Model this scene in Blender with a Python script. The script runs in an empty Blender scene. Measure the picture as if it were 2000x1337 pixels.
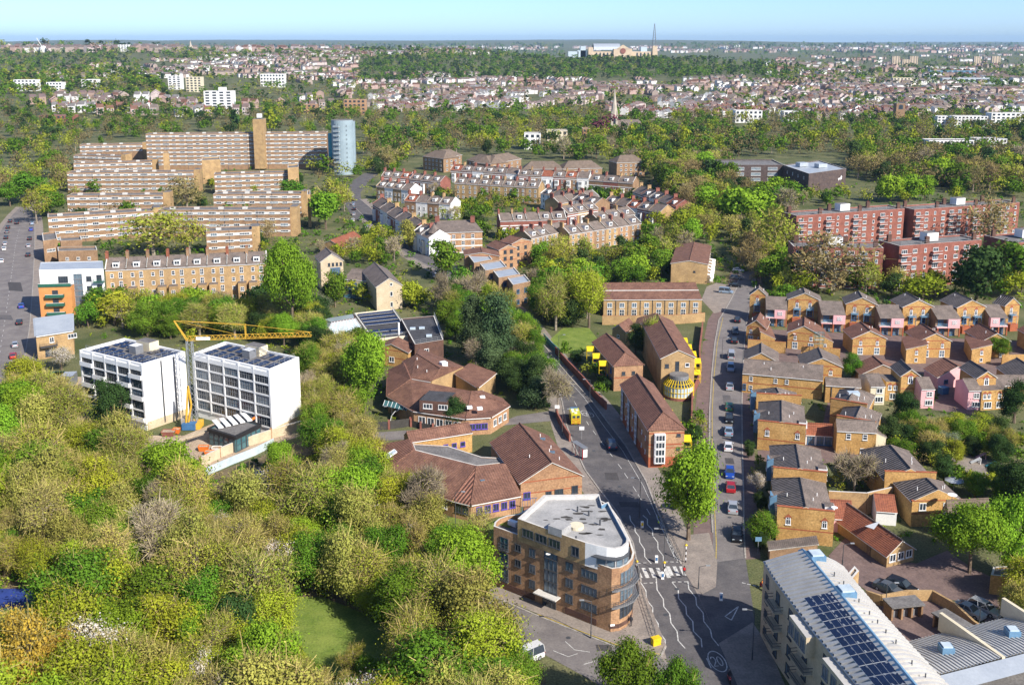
import bpy, math, random
import numpy as np
from mathutils import Vector, Matrix

# ------------------------------------------------------------------ camera, sky, sun, exposure
SC = bpy.context.scene
COL = SC.collection
CAMH, FPX, CY, HZ = 88.0, 2000.0, 490.0, 78.0
TANP = (CY - HZ) / FPX
PITCH = math.atan(TANP)
cam_d = bpy.data.cameras.new('camera')
cam_d.sensor_width = 36.0
cam_d.lens = 36.0
cam_d.shift_y = -(668.5 - CY) / 2000.0
cam_d.clip_start = 1.0
cam_d.clip_end = 60000.0
cam = bpy.data.objects.new('camera', cam_d)
COL.objects.link(cam)
cam.location = (0, 0, CAMH)
cam.rotation_euler = (math.pi / 2 - PITCH, 0, 0)
SC.camera = cam

SUN_AZ = math.atan2(0.70, -0.715)      # direction towards the sun, measured from +Y towards +X
SUN_EL = math.radians(37)
W = bpy.data.worlds.new('World')
SC.world = W
W.use_nodes = True
wn = W.node_tree.nodes
wl = W.node_tree.links
sky = wn.new('ShaderNodeTexSky')
sky.sky_type = 'NISHITA'
sky.sun_disc = False
sky.sun_elevation = SUN_EL
sky.sun_rotation = SUN_AZ
sky.altitude = 0
sky.air_density = 0.5
sky.dust_density = 0.6
sky.ozone_density = 5.2
wl.new(sky.outputs[0], wn['Background'].inputs[0])
wn['Background'].inputs[1].default_value = 0.145
sun_d = bpy.data.lights.new('sun', 'SUN')
sun_d.energy = 5.0
sun_d.angle = math.radians(0.53)
sun_d.color = (1.0, 0.93, 0.82)
sun = bpy.data.objects.new('sun', sun_d)
COL.objects.link(sun)
sd = Vector((math.sin(SUN_AZ) * math.cos(SUN_EL), math.cos(SUN_AZ) * math.cos(SUN_EL), math.sin(SUN_EL)))
sun.rotation_euler = sd.to_track_quat('Z', 'Y').to_euler()
sun.location = (200, -200, 300)
vs = SC.view_settings
vs.view_transform = 'Standard'
vs.look = 'None'
vs.exposure = 0.58
vs.gamma = 1.0
vs.use_curve_mapping = False
SC.cycles.max_bounces = 4
SC.cycles.diffuse_bounces = 2
SC.cycles.glossy_bounces = 2
SC.cycles.transmission_bounces = 3
SC.cycles.transparent_max_bounces = 4
SC.cycles.volume_bounces = 0
SC.cycles.use_denoising = True
SC.cycles.sample_clamp_indirect = 6.0
SC.cycles.caustics_reflective = False
SC.cycles.caustics_refractive = False

# ------------------------------------------------------------------ geometry of the place
def sstep(a, b, x):
 t = min(1.0, max(0.0, (x - a) / (b - a)))
 return t * t * (3 - 2 * t)

def tz(x, y):
 """height of the terrain"""
 if y < 950:
  return 0.0
 z = 46 * math.exp(-((x - 300 - 0.05 * (y - 2800)) / 560) ** 2 - ((y - 2950) / 520) ** 2)
 r = 1 - sstep(-250, 500, x - 0.0 * y)
 z2 = 52 * r * math.exp(-((y - 3500) / 1050) ** 2)
 z2 += 20 * (1 - sstep(-700, -200, x)) * math.exp(-((y - 1900) / 500) ** 2)
 z = max(z, z2)
 far = sstep(6500, 15000, y)
 z += far * (46 + 26 * math.sin(x / 3100.0 + 1.7) + 14 * math.sin(x / 1270.0) + 9 * math.sin(y / 900.0 + x / 700.0)) * (1.0 - 0.0)
 z += 26 * far * sstep(2000, -9000, x)
 z += 5 * sstep(1000, 2000, y) * math.sin(x / 310.0) * math.sin(y / 270.0)
 return max(z, -3.0)

cp, sp_ = math.cos(PITCH), math.sin(PITCH)
def P(px, py, h=0.0):
 """the point at height h seen at a pixel of the 2000 x 1337 photograph"""
 xc = (px - 1000.0) / FPX
 yc = -(py - CY) / FPX
 dy = cp + yc * sp_
 dz = -sp_ + yc * cp
 t = (h - CAMH) / dz
 return Vector((xc * t, dy * t, h))

def PT(px, py):
 """where the ray of a pixel first meets the terrain"""
 p = P(px, py) if py > HZ + 1 else None
 if p is not None and 0 < p.y < 950: return p
 a = P(px, py, CAMH - 1) if py > HZ else None
 yc = -(py - CY) / FPX
 sl = (-sp_ + yc * cp) / (cp + yc * sp_); sx = (px - 1000.0) / FPX / (cp + yc * sp_)
 y0, y = 900.0, 930.0
 while y < 22000:
  if CAMH + sl * y <= tz(sx * y, y):
   for k in range(9):
    m_ = (y0 + y) / 2
    if CAMH + sl * m_ <= tz(sx * m_, m_): y = m_
    else: y0 = m_
   return Vector((sx * y, y, tz(sx * y, y)))
  y0 = y; y *= 1.025
 return None

def HT(bx, by, ty):
 """height of an upright thing whose base and top are seen at rows by and ty"""
 b = P(bx, by)
 yc = -(ty - CY) / FPX
 return CAMH + b.y * (-sp_ + yc * cp) / (cp + yc * sp_)

def PXM(px, py):
 """metres per pixel at a ground pixel"""
 a = P(px, py); b = P(px + 10, py)
 return (b - a).length / 10

def proj(v):
 y = v[1]; z = v[2] - CAMH
 d = y * cp - z * sp_
 return (1000 + FPX * v[0] / d, CY - FPX * (y * sp_ + z * cp) / d)

# ------------------------------------------------------------------ materials
MATS = {}
def mat(name, c1, c2=None, scale=0.6, rough=0.9, metal=0.0, fine=0.25, ribs=None, rows=None, bump=0.0, spec=0.3, streak=0.0):
 """surface with two mixed colours, fine grain, optional ribs (along u) and rows (along v) in metres"""
 m = bpy.data.materials.new(name)
 m.use_nodes = True
 n = m.node_tree.nodes; l = m.node_tree.links
 b = n['Principled BSDF']
 b.inputs['Roughness'].default_value = rough
 b.inputs['Metallic'].default_value = metal
 b.inputs['Specular IOR Level'].default_value = spec
 c2 = c2 or tuple(c * 0.78 for c in c1)
 tc = n.new('ShaderNodeTexCoord')
 oi = n.new('ShaderNodeObjectInfo')
 ad = n.new('ShaderNodeVectorMath'); ad.operation = 'ADD'
 l.new(tc.outputs['Object'], ad.inputs[0])
 l.new(oi.outputs['Location'], ad.inputs[1])
 no = n.new('ShaderNodeTexNoise')
 no.inputs['Scale'].default_value = scale
 no.inputs['Detail'].default_value = 4
 no.inputs['Roughness'].default_value = 0.62
 l.new(ad.outputs[0], no.inputs['Vector'])
 ra = n.new('ShaderNodeValToRGB')
 ra.color_ramp.elements[0].position = 0.34
 ra.color_ramp.elements[1].position = 0.68
 ra.color_ramp.elements[0].color = (*c2, 1)
 ra.color_ramp.elements[1].color = (*c1, 1)
 l.new(no.outputs[0], ra.inputs[0])
 out = ra.outputs[0]
 if fine:
  n2 = n.new('ShaderNodeTexNoise')
  n2.inputs['Scale'].default_value = 3.1
  n2.inputs['Detail'].default_value = 3
  l.new(ad.outputs[0], n2.inputs['Vector'])
  mr = n.new('ShaderNodeMapRange')
  mr.inputs[1].default_value = 0.3; mr.inputs[2].default_value = 0.7
  mr.inputs[3].default_value = 1 - fine; mr.inputs[4].default_value = 1 + fine
  l.new(n2.outputs[0], mr.inputs[0])
  mm = n.new('ShaderNodeMix'); mm.data_type = 'RGBA'; mm.blend_type = 'MULTIPLY'; mm.inputs[0].default_value = 1
  l.new(out, mm.inputs[6]); l.new(mr.outputs[0], mm.inputs[7])
  out = mm.outputs[2]
 hgt = None
 for kind, spec_ in (('X', ribs), ('Y', rows)):
  if not spec_:
   continue
  period, depth = spec_
  wv = n.new('ShaderNodeTexWave')
  wv.wave_type = 'BANDS'; wv.bands_direction = kind
  wv.inputs['Scale'].default_value = 2 * math.pi / (20 * period)
  wv.inputs['Distortion'].default_value = 0.25
  wv.inputs['Detail'].default_value = 1
  l.new(tc.outputs['UV'], wv.inputs['Vector'])
  mr = n.new('ShaderNodeMapRange')
  mr.inputs[3].default_value = 1 - depth; mr.inputs[4].default_value = 1 + depth * 0.4
  l.new(wv.outputs['Fac'], mr.inputs[0])
  mm = n.new('ShaderNodeMix'); mm.data_type = 'RGBA'; mm.blend_type = 'MULTIPLY'; mm.inputs[0].default_value = 1
  l.new(out, mm.inputs[6]); l.new(mr.outputs[0], mm.inputs[7])
  out = mm.outputs[2]
  hgt = wv.outputs['Fac']
 if bump:
  bp = n.new('ShaderNodeBump')
  bp.inputs['Strength'].default_value = bump
  bp.inputs['Distance'].default_value = 0.12
  l.new(hgt or no.outputs[0], bp.inputs['Height'])
  l.new(bp.outputs[0], b.inputs['Normal'])
 l.new(out, b.inputs['Base Color'])
 MATS[name] = m
 return m

def leafmat(name, c, trans=0.35, vary=0.28, hue=0.035):
 m = bpy.data.materials.new(name)
 m.use_nodes = True
 n = m.node_tree.nodes; l = m.node_tree.links
 n.remove(n['Principled BSDF'])
 g = n.new('ShaderNodeNewGeometry'); oi = n.new('ShaderNodeObjectInfo')
 hs = n.new('ShaderNodeHueSaturation')
 hs.inputs['Color'].default_value = (*c, 1)
 mr = n.new('ShaderNodeMapRange')
 mr.inputs[3].default_value = 1 - vary; mr.inputs[4].default_value = 1 + vary
 l.new(g.outputs['Random Per Island'], mr.inputs[0])
 mo = n.new('ShaderNodeMapRange')
 mo.inputs[3].default_value = 0.78; mo.inputs[4].default_value = 1.18
 l.new(oi.outputs['Random'], mo.inputs[0])
 mu = n.new('ShaderNodeMath'); mu.operation = 'MULTIPLY'
 l.new(mr.outputs[0], mu.inputs[0]); l.new(mo.outputs[0], mu.inputs[1])
 l.new(mu.outputs[0], hs.inputs['Value'])
 m2 = n.new('ShaderNodeMath'); m2.operation = 'MULTIPLY'; m2.inputs[1].default_value = 7.31
 l.new(oi.outputs['Random'], m2.inputs[0])
 fr = n.new('ShaderNodeMath'); fr.operation = 'FRACT'
 l.new(m2.outputs[0], fr.inputs[0])
 mh = n.new('ShaderNodeMapRange')
 mh.inputs[3].default_value = 0.5 - hue; mh.inputs[4].default_value = 0.5 + hue
 l.new(fr.outputs[0], mh.inputs[0])
 l.new(mh.outputs[0], hs.inputs['Hue'])
 d = n.new('ShaderNodeBsdfDiffuse'); t = n.new('ShaderNodeBsdfTranslucent')
 mx = n.new('ShaderNodeMixShader'); mx.inputs[0].default_value = trans
 l.new(hs.outputs[0], d.inputs[0]); l.new(hs.outputs[0], t.inputs[0])
 l.new(d.outputs[0], mx.inputs[1]); l.new(t.outputs[0], mx.inputs[2])
 l.new(mx.outputs[0], n['Material Output'].inputs[0])
 MATS[name] = m
 return m

mat('grass', (0.13, 0.18, 0.035), (0.08, 0.12, 0.02), 0.25, fine=0.3)
mat('lawn', (0.20, 0.25, 0.05), (0.11, 0.17, 0.025), 0.3, fine=0.25)
mat('soil', (0.20, 0.15, 0.09), (0.10, 0.08, 0.04), 0.3, fine=0.3)
mat('site_dirt', (0.48, 0.38, 0.28), (0.30, 0.23, 0.17), 0.35, fine=0.3)
mat('asphalt', (0.135, 0.125, 0.125), (0.085, 0.08, 0.085), 0.3, fine=0.15)
mat('asphalt_pale', (0.22, 0.20, 0.19), (0.145, 0.13, 0.13), 0.22, fine=0.15)
mat('road_repair', (0.075, 0.07, 0.072), None, 0.5, fine=0.2)
mat('paving', (0.30, 0.255, 0.22), (0.21, 0.18, 0.16), 0.4, fine=0.18)
mat('brick_paving', (0.20, 0.14, 0.125), (0.135, 0.095, 0.09), 0.5, fine=0.2)
mat('kerb', (0.36, 0.33, 0.30), None, 1.0)
mat('road_paint', (0.62, 0.61, 0.58), (0.42, 0.42, 0.41), 1.6, fine=0.3)
mat('yellow_paint', (0.55, 0.40, 0.05), None, 1.2)
mat('brick_yellow', (0.56, 0.345, 0.13), (0.39, 0.22, 0.075), 0.3, fine=0.26, rows=(0.3, 0.08))
mat('brick_orange', (0.47, 0.285, 0.16), (0.32, 0.18, 0.10), 0.3, fine=0.26, rows=(0.3, 0.08))
mat('brick_red', (0.31, 0.12, 0.09), (0.21, 0.08, 0.06), 0.35, fine=0.2, rows=(0.3, 0.08))
mat('brick_band', (0.40, 0.12, 0.055), (0.30, 0.09, 0.045), 0.8, fine=0.12)
mat('brick_brown', (0.34, 0.215, 0.125), (0.235, 0.145, 0.085), 0.4, fine=0.2, rows=(0.3, 0.06))
mat('brick_stock', (0.48, 0.32, 0.155), (0.32, 0.21, 0.105), 0.35, fine=0.18, rows=(0.3, 0.05))
mat('brick_pale', (0.58, 0.48, 0.34), (0.47, 0.38, 0.26), 0.4, fine=0.12)
mat('brick_dark', (0.14, 0.075, 0.055), (0.09, 0.05, 0.04), 0.5, fine=0.2)
mat('render_white', (0.84, 0.84, 0.83), (0.72, 0.72, 0.71), 0.14, fine=0.06)
mat('band_white', (0.66, 0.65, 0.62), (0.52, 0.51, 0.49), 0.3, fine=0.12)
mat('render_cream', (0.72, 0.64, 0.48), (0.62, 0.55, 0.40), 0.3, fine=0.06)
mat('render_pink', (0.78, 0.45, 0.46), (0.70, 0.38, 0.40), 0.4, fine=0.06)
mat('render_orange', (0.66, 0.30, 0.10), (0.55, 0.24, 0.08), 0.4, fine=0.08)
mat('timber', (0.13, 0.095, 0.085), (0.075, 0.055, 0.055), 0.5, fine=0.2, ribs=(0.5, 0.35))
mat('fence_wood', (0.34, 0.22, 0.13), (0.22, 0.14, 0.09), 0.6, fine=0.2, ribs=(0.3, 0.3))
mat('fence_dark', (0.07, 0.065, 0.06), None, 0.6, fine=0.2, ribs=(0.3, 0.3))
mat('slate', (0.22, 0.175, 0.15), (0.135, 0.11, 0.095), 0.5, fine=0.25, rows=(0.34, 0.22), rough=0.75)
mat('slate_ribbed', (0.19, 0.165, 0.155), (0.12, 0.105, 0.10), 0.6, fine=0.2, ribs=(0.72, 0.85), bump=0.9, rough=0.75)
mat('tile_brown', (0.25, 0.13, 0.09), (0.15, 0.075, 0.055), 0.5, fine=0.28, rows=(0.36, 0.25), ribs=(0.5, 0.2), bump=0.3)
mat('tile_ribbed', (0.30, 0.145, 0.10), (0.20, 0.095, 0.07), 0.6, fine=0.2, ribs=(0.72, 0.75), bump=0.9)
mat('tile_red', (0.34, 0.12, 0.065), (0.23, 0.08, 0.05), 0.6, fine=0.22, rows=(0.36, 0.2), ribs=(0.4, 0.2), bump=0.3)
mat('tile_tan', (0.21, 0.16, 0.125), (0.145, 0.11, 0.085), 0.5, fine=0.2, rows=(0.4, 0.2))
mat('roof_felt', (0.20, 0.19, 0.185), (0.12, 0.115, 0.115), 0.35, fine=0.25)
mat('roof_dark', (0.075, 0.075, 0.085), (0.05, 0.05, 0.055), 0.35, fine=0.25)
mat('roof_pale', (0.42, 0.41, 0.40), (0.27, 0.27, 0.27), 0.2, fine=0.12)
mat('roof_zinc', (0.46, 0.50, 0.54), (0.38, 0.42, 0.47), 0.3, fine=0.05, rough=0.5, metal=0.25)
mat('metal_roof', (0.60, 0.58, 0.54), (0.50, 0.48, 0.45), 0.3, fine=0.06, rough=0.5, metal=0.2)
mat('roof_stain', (0.07, 0.065, 0.06), None, 1.2, fine=0.3)
mat('coping', (0.62, 0.60, 0.56), (0.50, 0.48, 0.45), 0.8, fine=0.08)
mat('white_paint', (0.84, 0.84, 0.83), (0.78, 0.78, 0.78), 0.6, fine=0.03, rough=0.6)
mat('black_paint', (0.025, 0.025, 0.028), None, 1.0, fine=0.1, rough=0.5)
mat('grey_metal', (0.30, 0.31, 0.33), None, 1.0, fine=0.08, rough=0.5, metal=0.4)
mat('dark_metal', (0.075, 0.08, 0.09), None, 1.0, fine=0.1, rough=0.5)
mat('galvanised', (0.42, 0.44, 0.46), None, 1.0, fine=0.06, rough=0.5, metal=0.4)
mat('blue_paint', (0.06, 0.17, 0.36), None, 0.8, fine=0.08, rough=0.6)
mat('steel_blue', (0.14, 0.27, 0.41), None, 0.8, fine=0.08, rough=0.6)
mat('tower_clad', (0.30, 0.38, 0.42), (0.25, 0.32, 0.36), 0.2, fine=0.04, rough=0.6)
mat('turquoise', (0.06, 0.30, 0.38), None, 0.5, fine=0.1, rough=0.6)
mat('purple_paint', (0.14, 0.09, 0.45), None, 0.8, fine=0.08, rough=0.6)
mat('green_paint', (0.03, 0.13, 0.09), None, 0.8, fine=0.08, rough=0.6)
mat('yellow_frame', (0.80, 0.56, 0.02), None, 0.8, fine=0.06, rough=0.5)
mat('crane_yellow', (0.72, 0.43, 0.05), None, 0.8, fine=0.06, rough=0.5)
mat('orange_paint', (0.80, 0.20, 0.03), None, 0.8, fine=0.08, rough=0.5)
mat('red_paint', (0.50, 0.03, 0.03), None, 0.8, fine=0.08, rough=0.5)
mat('wood_plank', (0.52, 0.42, 0.30), None, 0.8, fine=0.12)
mat('glass', (0.045, 0.06, 0.08), (0.025, 0.035, 0.05), 0.5, fine=0.1, rough=0.12, spec=0.8)
mat('glass_pale', (0.16, 0.22, 0.27), (0.09, 0.13, 0.17), 0.6, fine=0.1, rough=0.12, spec=0.8)
mat('glass_teal', (0.07, 0.17, 0.19), (0.04, 0.11, 0.13), 0.6, fine=0.1, rough=0.12, spec=0.8)
mat('glass_white', (0.55, 0.63, 0.68), (0.42, 0.50, 0.56), 0.6, fine=0.06, rough=0.2, spec=0.6)
mat('solar', (0.02, 0.035, 0.09), (0.015, 0.025, 0.06), 0.5, fine=0.1, rough=0.2, spec=0.7)
mat('skin', (0.45, 0.28, 0.20), None, 2.0, fine=0.02)
mat('cloth_red', (0.5, 0.03, 0.03), None, 2.0, fine=0.05)
mat('cloth_dark', (0.03, 0.03, 0.04), None, 2.0, fine=0.05)
mat('hi_vis', (0.75, 0.75, 0.05), None, 2.0, fine=0.05)
mat('hi_vis_orange', (0.85, 0.25, 0.03), None, 2.0, fine=0.05)
mat('sports_blue', (0.03, 0.06, 0.28), (0.02, 0.045, 0.2), 0.4, fine=0.1)
mat('palace_stone', (0.62, 0.50, 0.36), (0.52, 0.40, 0.28), 0.1, fine=0.05)
mat('spire_stone', (0.50, 0.44, 0.36), None, 0.2, fine=0.08)
mat('tyre', (0.02, 0.02, 0.02), None, 2, fine=0.1)
mat('bark', (0.20, 0.15, 0.105), (0.12, 0.09, 0.065), 1.5, fine=0.2)
mat('bark_grey', (0.34, 0.29, 0.23), (0.22, 0.18, 0.14), 1.5, fine=0.2)
mat('bark_white', (0.60, 0.56, 0.50), (0.35, 0.32, 0.28), 1.5, fine=0.2)
leafmat('leaf_bright', (0.21, 0.345, 0.028), 0.26, .25, .015)
leafmat('leaf_green', (0.12, 0.225, 0.022), 0.26, .28, .02)
leafmat('leaf_lime', (0.31, 0.36, 0.03), 0.26, .25, .018)
leafmat('leaf_olive', (0.29, 0.325, 0.042), 0.26, .28, .016)
leafmat('leaf_tan', (0.42, 0.40, 0.085), 0.26, .28, .012)
leafmat('leaf_brown', (0.235, 0.19, 0.085), 0.26, .28, .012)
leafmat('leaf_willow', (0.35, 0.35, 0.075), 0.26, .25, .012)
leafmat('leaf_dark', (0.048, 0.085, 0.024), 0.18, .28, .02)
leafmat('leaf_pine', (0.085, 0.13, 0.055), 0.2, .3, .02)
leafmat('leaf_blossom', (0.72, 0.66, 0.60), 0.25, 0.15, 0.01)
leafmat('leaf_pink', (0.60, 0.36, 0.36), 0.25, 0.15, 0.01)
leafmat('leaf_orange', (0.42, 0.29, 0.045), 0.3, .25, .012)
leafmat('leaf_copper', (0.14, 0.045, 0.045), 0.2)
leafmat('leaf_silver', (0.22, 0.25, 0.16), 0.25)
leafmat('twig', (0.36, 0.295, 0.11), 0.0, 0.35, .012)
leafmat('twig_grey', (0.33, 0.275, 0.19), 0.0, 0.35, .012)
M = MATS

# ------------------------------------------------------------------ mesh helpers
class MB:
 """collects polygons, several materials, uv in metres along each face"""
 def __init__(self):
  self.v = []; self.f = []; self.m = []; self.names = []
 def mi(self, name):
  if name not in self.names:
   self.names.append(name)
  return self.names.index(name)
 def poly(self, pts, mt):
  i = len(self.v)
  self.v.extend([(p[0], p[1], p[2]) for p in pts])
  self.f.append(list(range(i, i + len(pts))))
  self.m.append(self.mi(mt))
 def prism(self, ring, z0, z1, side, top=None, bottom=False):
  """ring: xy points counter-clockwise from above"""
  n = len(ring)
  for k in range(n):
   a = ring[k]; b = ring[(k + 1) % n]
   self.poly([(a[0], a[1], z0), (b[0], b[1], z0), (b[0], b[1], z1), (a[0], a[1], z1)], side)
  self.poly([(p[0], p[1], z1) for p in ring], top or side)
  if bottom:
   self.poly([(p[0], p[1], z0) for p in reversed(ring)], side)
 def box(self, c, s, mt, rz=0.0, top=None, bottom=True):
  ca, sa = math.cos(rz), math.sin(rz)
  r = []
  for x, y in ((-1, -1), (1, -1), (1, 1), (-1, 1)):
   x *= s[0] / 2; y *= s[1] / 2
   r.append((c[0] + x * ca - y * sa, c[1] + x * sa + y * ca))
  self.prism(r, c[2] - s[2] / 2, c[2] + s[2] / 2, mt, top, bottom)
 def bar(self, a, b, r, mt, n=4, r2=None):
  a = Vector(a); b = Vector(b)
  d = (b - a)
  if d.length < 1e-6:
   return
  d.normalize()
  u = d.cross(Vector((0, 0, 1)))
  if u.length < 0.05:
   u = d.cross(Vector((0, 1, 0)))
  u.normalize(); w = d.cross(u)
  r2 = r if r2 is None else r2
  ra = []; rb = []
  for k in range(n):
   t = 2 * math.pi * (k + 0.5) / n
   o = u * math.cos(t) + w * math.sin(t)
   ra.append(a + o * r); rb.append(b + o * r2)
  for k in range(n):
   j = (k + 1) % n
   self.poly([ra[j], ra[k], rb[k], rb[j]], mt)
  self.poly(ra, mt); self.poly(list(reversed(rb)), mt)
 def cyl(self, c, r, h, mt, n=16, r2=None, top=None):
  r2 = r if r2 is None else r2
  a = [(c[0] + r * math.cos(2 * math.pi * k / n), c[1] + r * math.sin(2 * math.pi * k / n), c[2]) for k in range(n)]
  b = [(c[0] + r2 * math.cos(2 * math.pi * k / n), c[1] + r2 * math.sin(2 * math.pi * k / n), c[2] + h) for k in range(n)]
  for k in range(n):
   j = (k + 1) % n
   self.poly([a[k], a[j], b[j], b[k]], mt)
  self.poly(b, top or mt)
 def mesh(self, name, off=(0, 0, 0)):
  me = bpy.data.meshes.new(name)
  V = np.array(self.v, dtype=np.float64).reshape(-1, 3) - np.array(off)
  me.from_pydata(V.tolist(), [], self.f)
  for nm in self.names:
   me.materials.append(M[nm])
  me.polygons.foreach_set('material_index', self.m)
  uv = me.uv_layers.new(name='UVMap')
  buf = np.zeros((len(me.loops), 2))
  k = 0
  VV = V + np.array(off)
  for f in self.f:
   p = VV[f]
   nrm = np.zeros(3)
   for i in range(1, len(f) - 1):
    nrm += np.cross(p[i] - p[0], p[i + 1] - p[0])
   L = np.linalg.norm(nrm)
   nrm = nrm / L if L > 0 else np.array([0, 0, 1.0])
   if abs(nrm[2]) > 0.995:
    t = np.array([1.0, 0, 0])
   else:
    t = np.array([-nrm[1], nrm[0], 0]); t /= np.linalg.norm(t)
   bb = np.cross(nrm, t)
   buf[k:k + len(f), 0] = p @ t
   buf[k:k + len(f), 1] = p @ bb
   k += len(f)
  uv.data.foreach_set('uv', buf.ravel())
  me.update()
  return me
 def build(self, name, parent=None, kind=None, label=None, base=None):
  """base: where the object's origin stands (its parent's place when it has one)"""
  off = WPOS.get(parent.name, (0, 0, 0)) if parent is not None else (base or (0, 0, 0))
  o = bpy.data.objects.new(name, self.mesh(name, off))
  COL.objects.link(o)
  if parent is not None:
   o.parent = parent
   WPOS[o.name] = off
  else:
   o.location = off
   WPOS[o.name] = tuple(off)
  if kind: o['kind'] = kind
  if label: o['label'] = label
  return o

WPOS = {}
def tag(o, label, cat, group=None):
 o['label'] = label; o['category'] = cat
 if group: o['group'] = group
 return o

def thing(name, label, cat, loc, group=None):
 o = bpy.data.objects.new(name, None)
 COL.objects.link(o)
 o.empty_display_size = 0.5
 o.location = (loc[0], loc[1], loc[2] if len(loc) > 2 else 0)
 WPOS[o.name] = tuple(o.location)
 return tag(o, label, cat, group)

def inst(name, me, parent, loc, rz=0.0):
 """a part that shares its mesh; loc in world coordinates"""
 o = bpy.data.objects.new(name, me)
 COL.objects.link(o)
 if parent is not None:
  off = WPOS[parent.name]
  o.parent = parent
  o.location = (loc[0] - off[0], loc[1] - off[1], loc[2] - off[2])
 else:
  o.location = loc
 o.rotation_euler = (0, 0, rz)
 WPOS[o.name] = tuple(loc)
 return o

# ------------------------------------------------------------------ windows: local x along the wall, -y outwards, z up, origin at the sill centre
WC = {}
def win_meshes(w, h, style):
 key = (round(w, 1), round(h, 1), style)
 if key in WC:
  return WC[key]
 w, h = key[0], key[1]
 fr = {'dark': 'dark_metal', 'blue': 'blue_paint', 'purple': 'purple_paint', 'yellow': 'yellow_frame', 'grey': 'grey_metal', 'green': 'green_paint'}.get(style.split('_')[0], 'white_paint')
 gl = 'glass_pale' if 'pale' in style else ('glass_teal' if 'teal' in style else 'glass')
 a = MB(); g = MB()
 t = 0.09 if w < 1.0 else 0.11
 def fbox(x0, x1, z0, z1, y0=-0.10, y1=0.02):
  a.box(((x0 + x1) / 2, (y0 + y1) / 2, (z0 + z1) / 2), (x1 - x0, y1 - y0, z1 - z0), fr)
 if 'arch' in style:
  hs = h * 0.66
  n = 8
  pts = [(-w / 2, 0), (w / 2, 0), (w / 2, hs)] + [(w / 2 * math.cos(math.pi * k / n), hs + (h - hs) * math.sin(math.pi * k / n)) for k in range(1, n)] + [(-w / 2, hs)]
  a.poly([(x, -0.05, z) for x, z in pts], fr)
  q = [(x * 0.70, 0.08 + z * 0.90) for x, z in pts]
  g.poly([(x, -0.065, z) for x, z in q], gl)
  fbox(-0.035, 0.035, 0.05, h * 0.95); fbox(-w / 2 * .8, w / 2 * .8, hs - .04, hs + .04)
  fbox(-w / 2 - .08, w / 2 + .08, -0.1, 0.02, -0.16)
  if 'gab' in style:
   a.poly([(-w * .75, -0.08, h * .92), (w * .75, -0.08, h * .92), (0, -0.08, h * 1.38)], 'brick_band')
   a.poly([(-w * .6, -0.085, h * .70), (-w * .75, -0.085, h * .92), (-w * .4, -0.085, h * .92)], 'brick_band')
 else:
  fbox(-w / 2, w / 2, 0, t); fbox(-w / 2, w / 2, h - t, h)
  fbox(-w / 2, -w / 2 + t, t, h - t); fbox(w / 2 - t, w / 2, t, h - t)
  nm = max(1, int(round(w / 0.75))) if 'plain' not in style else 1
  for k in range(1, nm):
   x = -w / 2 + w * k / nm
   fbox(x - .045, x + .045, t, h - t)
  if 'sash' in style or h > 1.9:
   fbox(-w / 2 + t, w / 2 - t, h * .52 - .04, h * .52 + .04)
  if 'plain' not in style:
   a.box((0, -0.08, -0.05), (w + 0.2, 0.2, 0.1), 'coping' if fr == 'white_paint' else fr)
  g.poly([(-w / 2 + t, -0.03, t), (w / 2 - t, -0.03, t), (w / 2 - t, -0.03, h - t), (-w / 2 + t, -0.03, h - t)], gl)
 r = (a.mesh('window'), g.mesh('pane'))
 WC[key] = r
 return r

def window(parent, A, B, s, z, w, h, style='white', out=0.0, name='window'):
 """A, B: wall ends seen left to right from outside; s metres from A; z sill height"""
 dx, dy = B[0] - A[0], B[1] - A[1]
 L = math.hypot(dx, dy)
 dx /= L; dy /= L
 me, pm = win_meshes(w, h, style)
 o = inst(name, me, parent, (A[0] + dx * s + dy * out, A[1] + dy * s - dx * out, z), math.atan2(dy, dx))
 p = bpy.data.objects.new('pane', pm)
 COL.objects.link(p)
 p.parent = o
 return o

def wgrid(parent, A, B, cols, zs, w, h, style='white', m=1.2, skip=()):
 L = math.hypot(B[0] - A[0], B[1] - A[1])
 for i in range(cols):
  s = m + (L - 2 * m) * (i + 0.5) / cols
  for j, z in enumerate(zs):
   if (i, j) in skip:
    continue
   window(parent, A, B, s, z, w, h, style)

FOOT = []       # footprints, so that trees stay out of buildings
def foot(ring):
 r = [(p[0], p[1]) for p in ring]
 FOOT.append((r, min(p[0] for p in r), max(p[0] for p in r), min(p[1] for p in r), max(p[1] for p in r)))

def inside(x, y, ring):
 c = False
 n = len(ring)
 for i in range(n):
  x1, y1 = ring[i]; x2, y2 = ring[(i + 1) % n]
  if (y1 > y) != (y2 > y) and x < (x2 - x1) * (y - y1) / (y2 - y1) + x1:
   c = not c
 return c

def blocked(x, y, r=1.6):
 for ring, ax, bx, ay, by in FOOT:
  if x < ax - r or x > bx + r or y < ay - r or y > by + r:
   continue
  if inside(x, y, ring):
   return True
  for a in range(8):
   if inside(x + r * math.cos(a * .785), y + r * math.sin(a * .785), ring):
    return True
 return False

def xy(v):
 return (v[0], v[1])

def lerp(a, b, t):
 return tuple(a[i] + (b[i] - a[i]) * t for i in range(len(a)))

# ------------------------------------------------------------------ buildings
def vents(b, pts, me_name='vent_pipe'):
 for p in pts:
  mb = MB()
  mb.cyl((p[0], p[1], p[2] - 0.2), 0.09, 0.75, 'white_paint', 6)
  mb.build(me_name, b)

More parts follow.
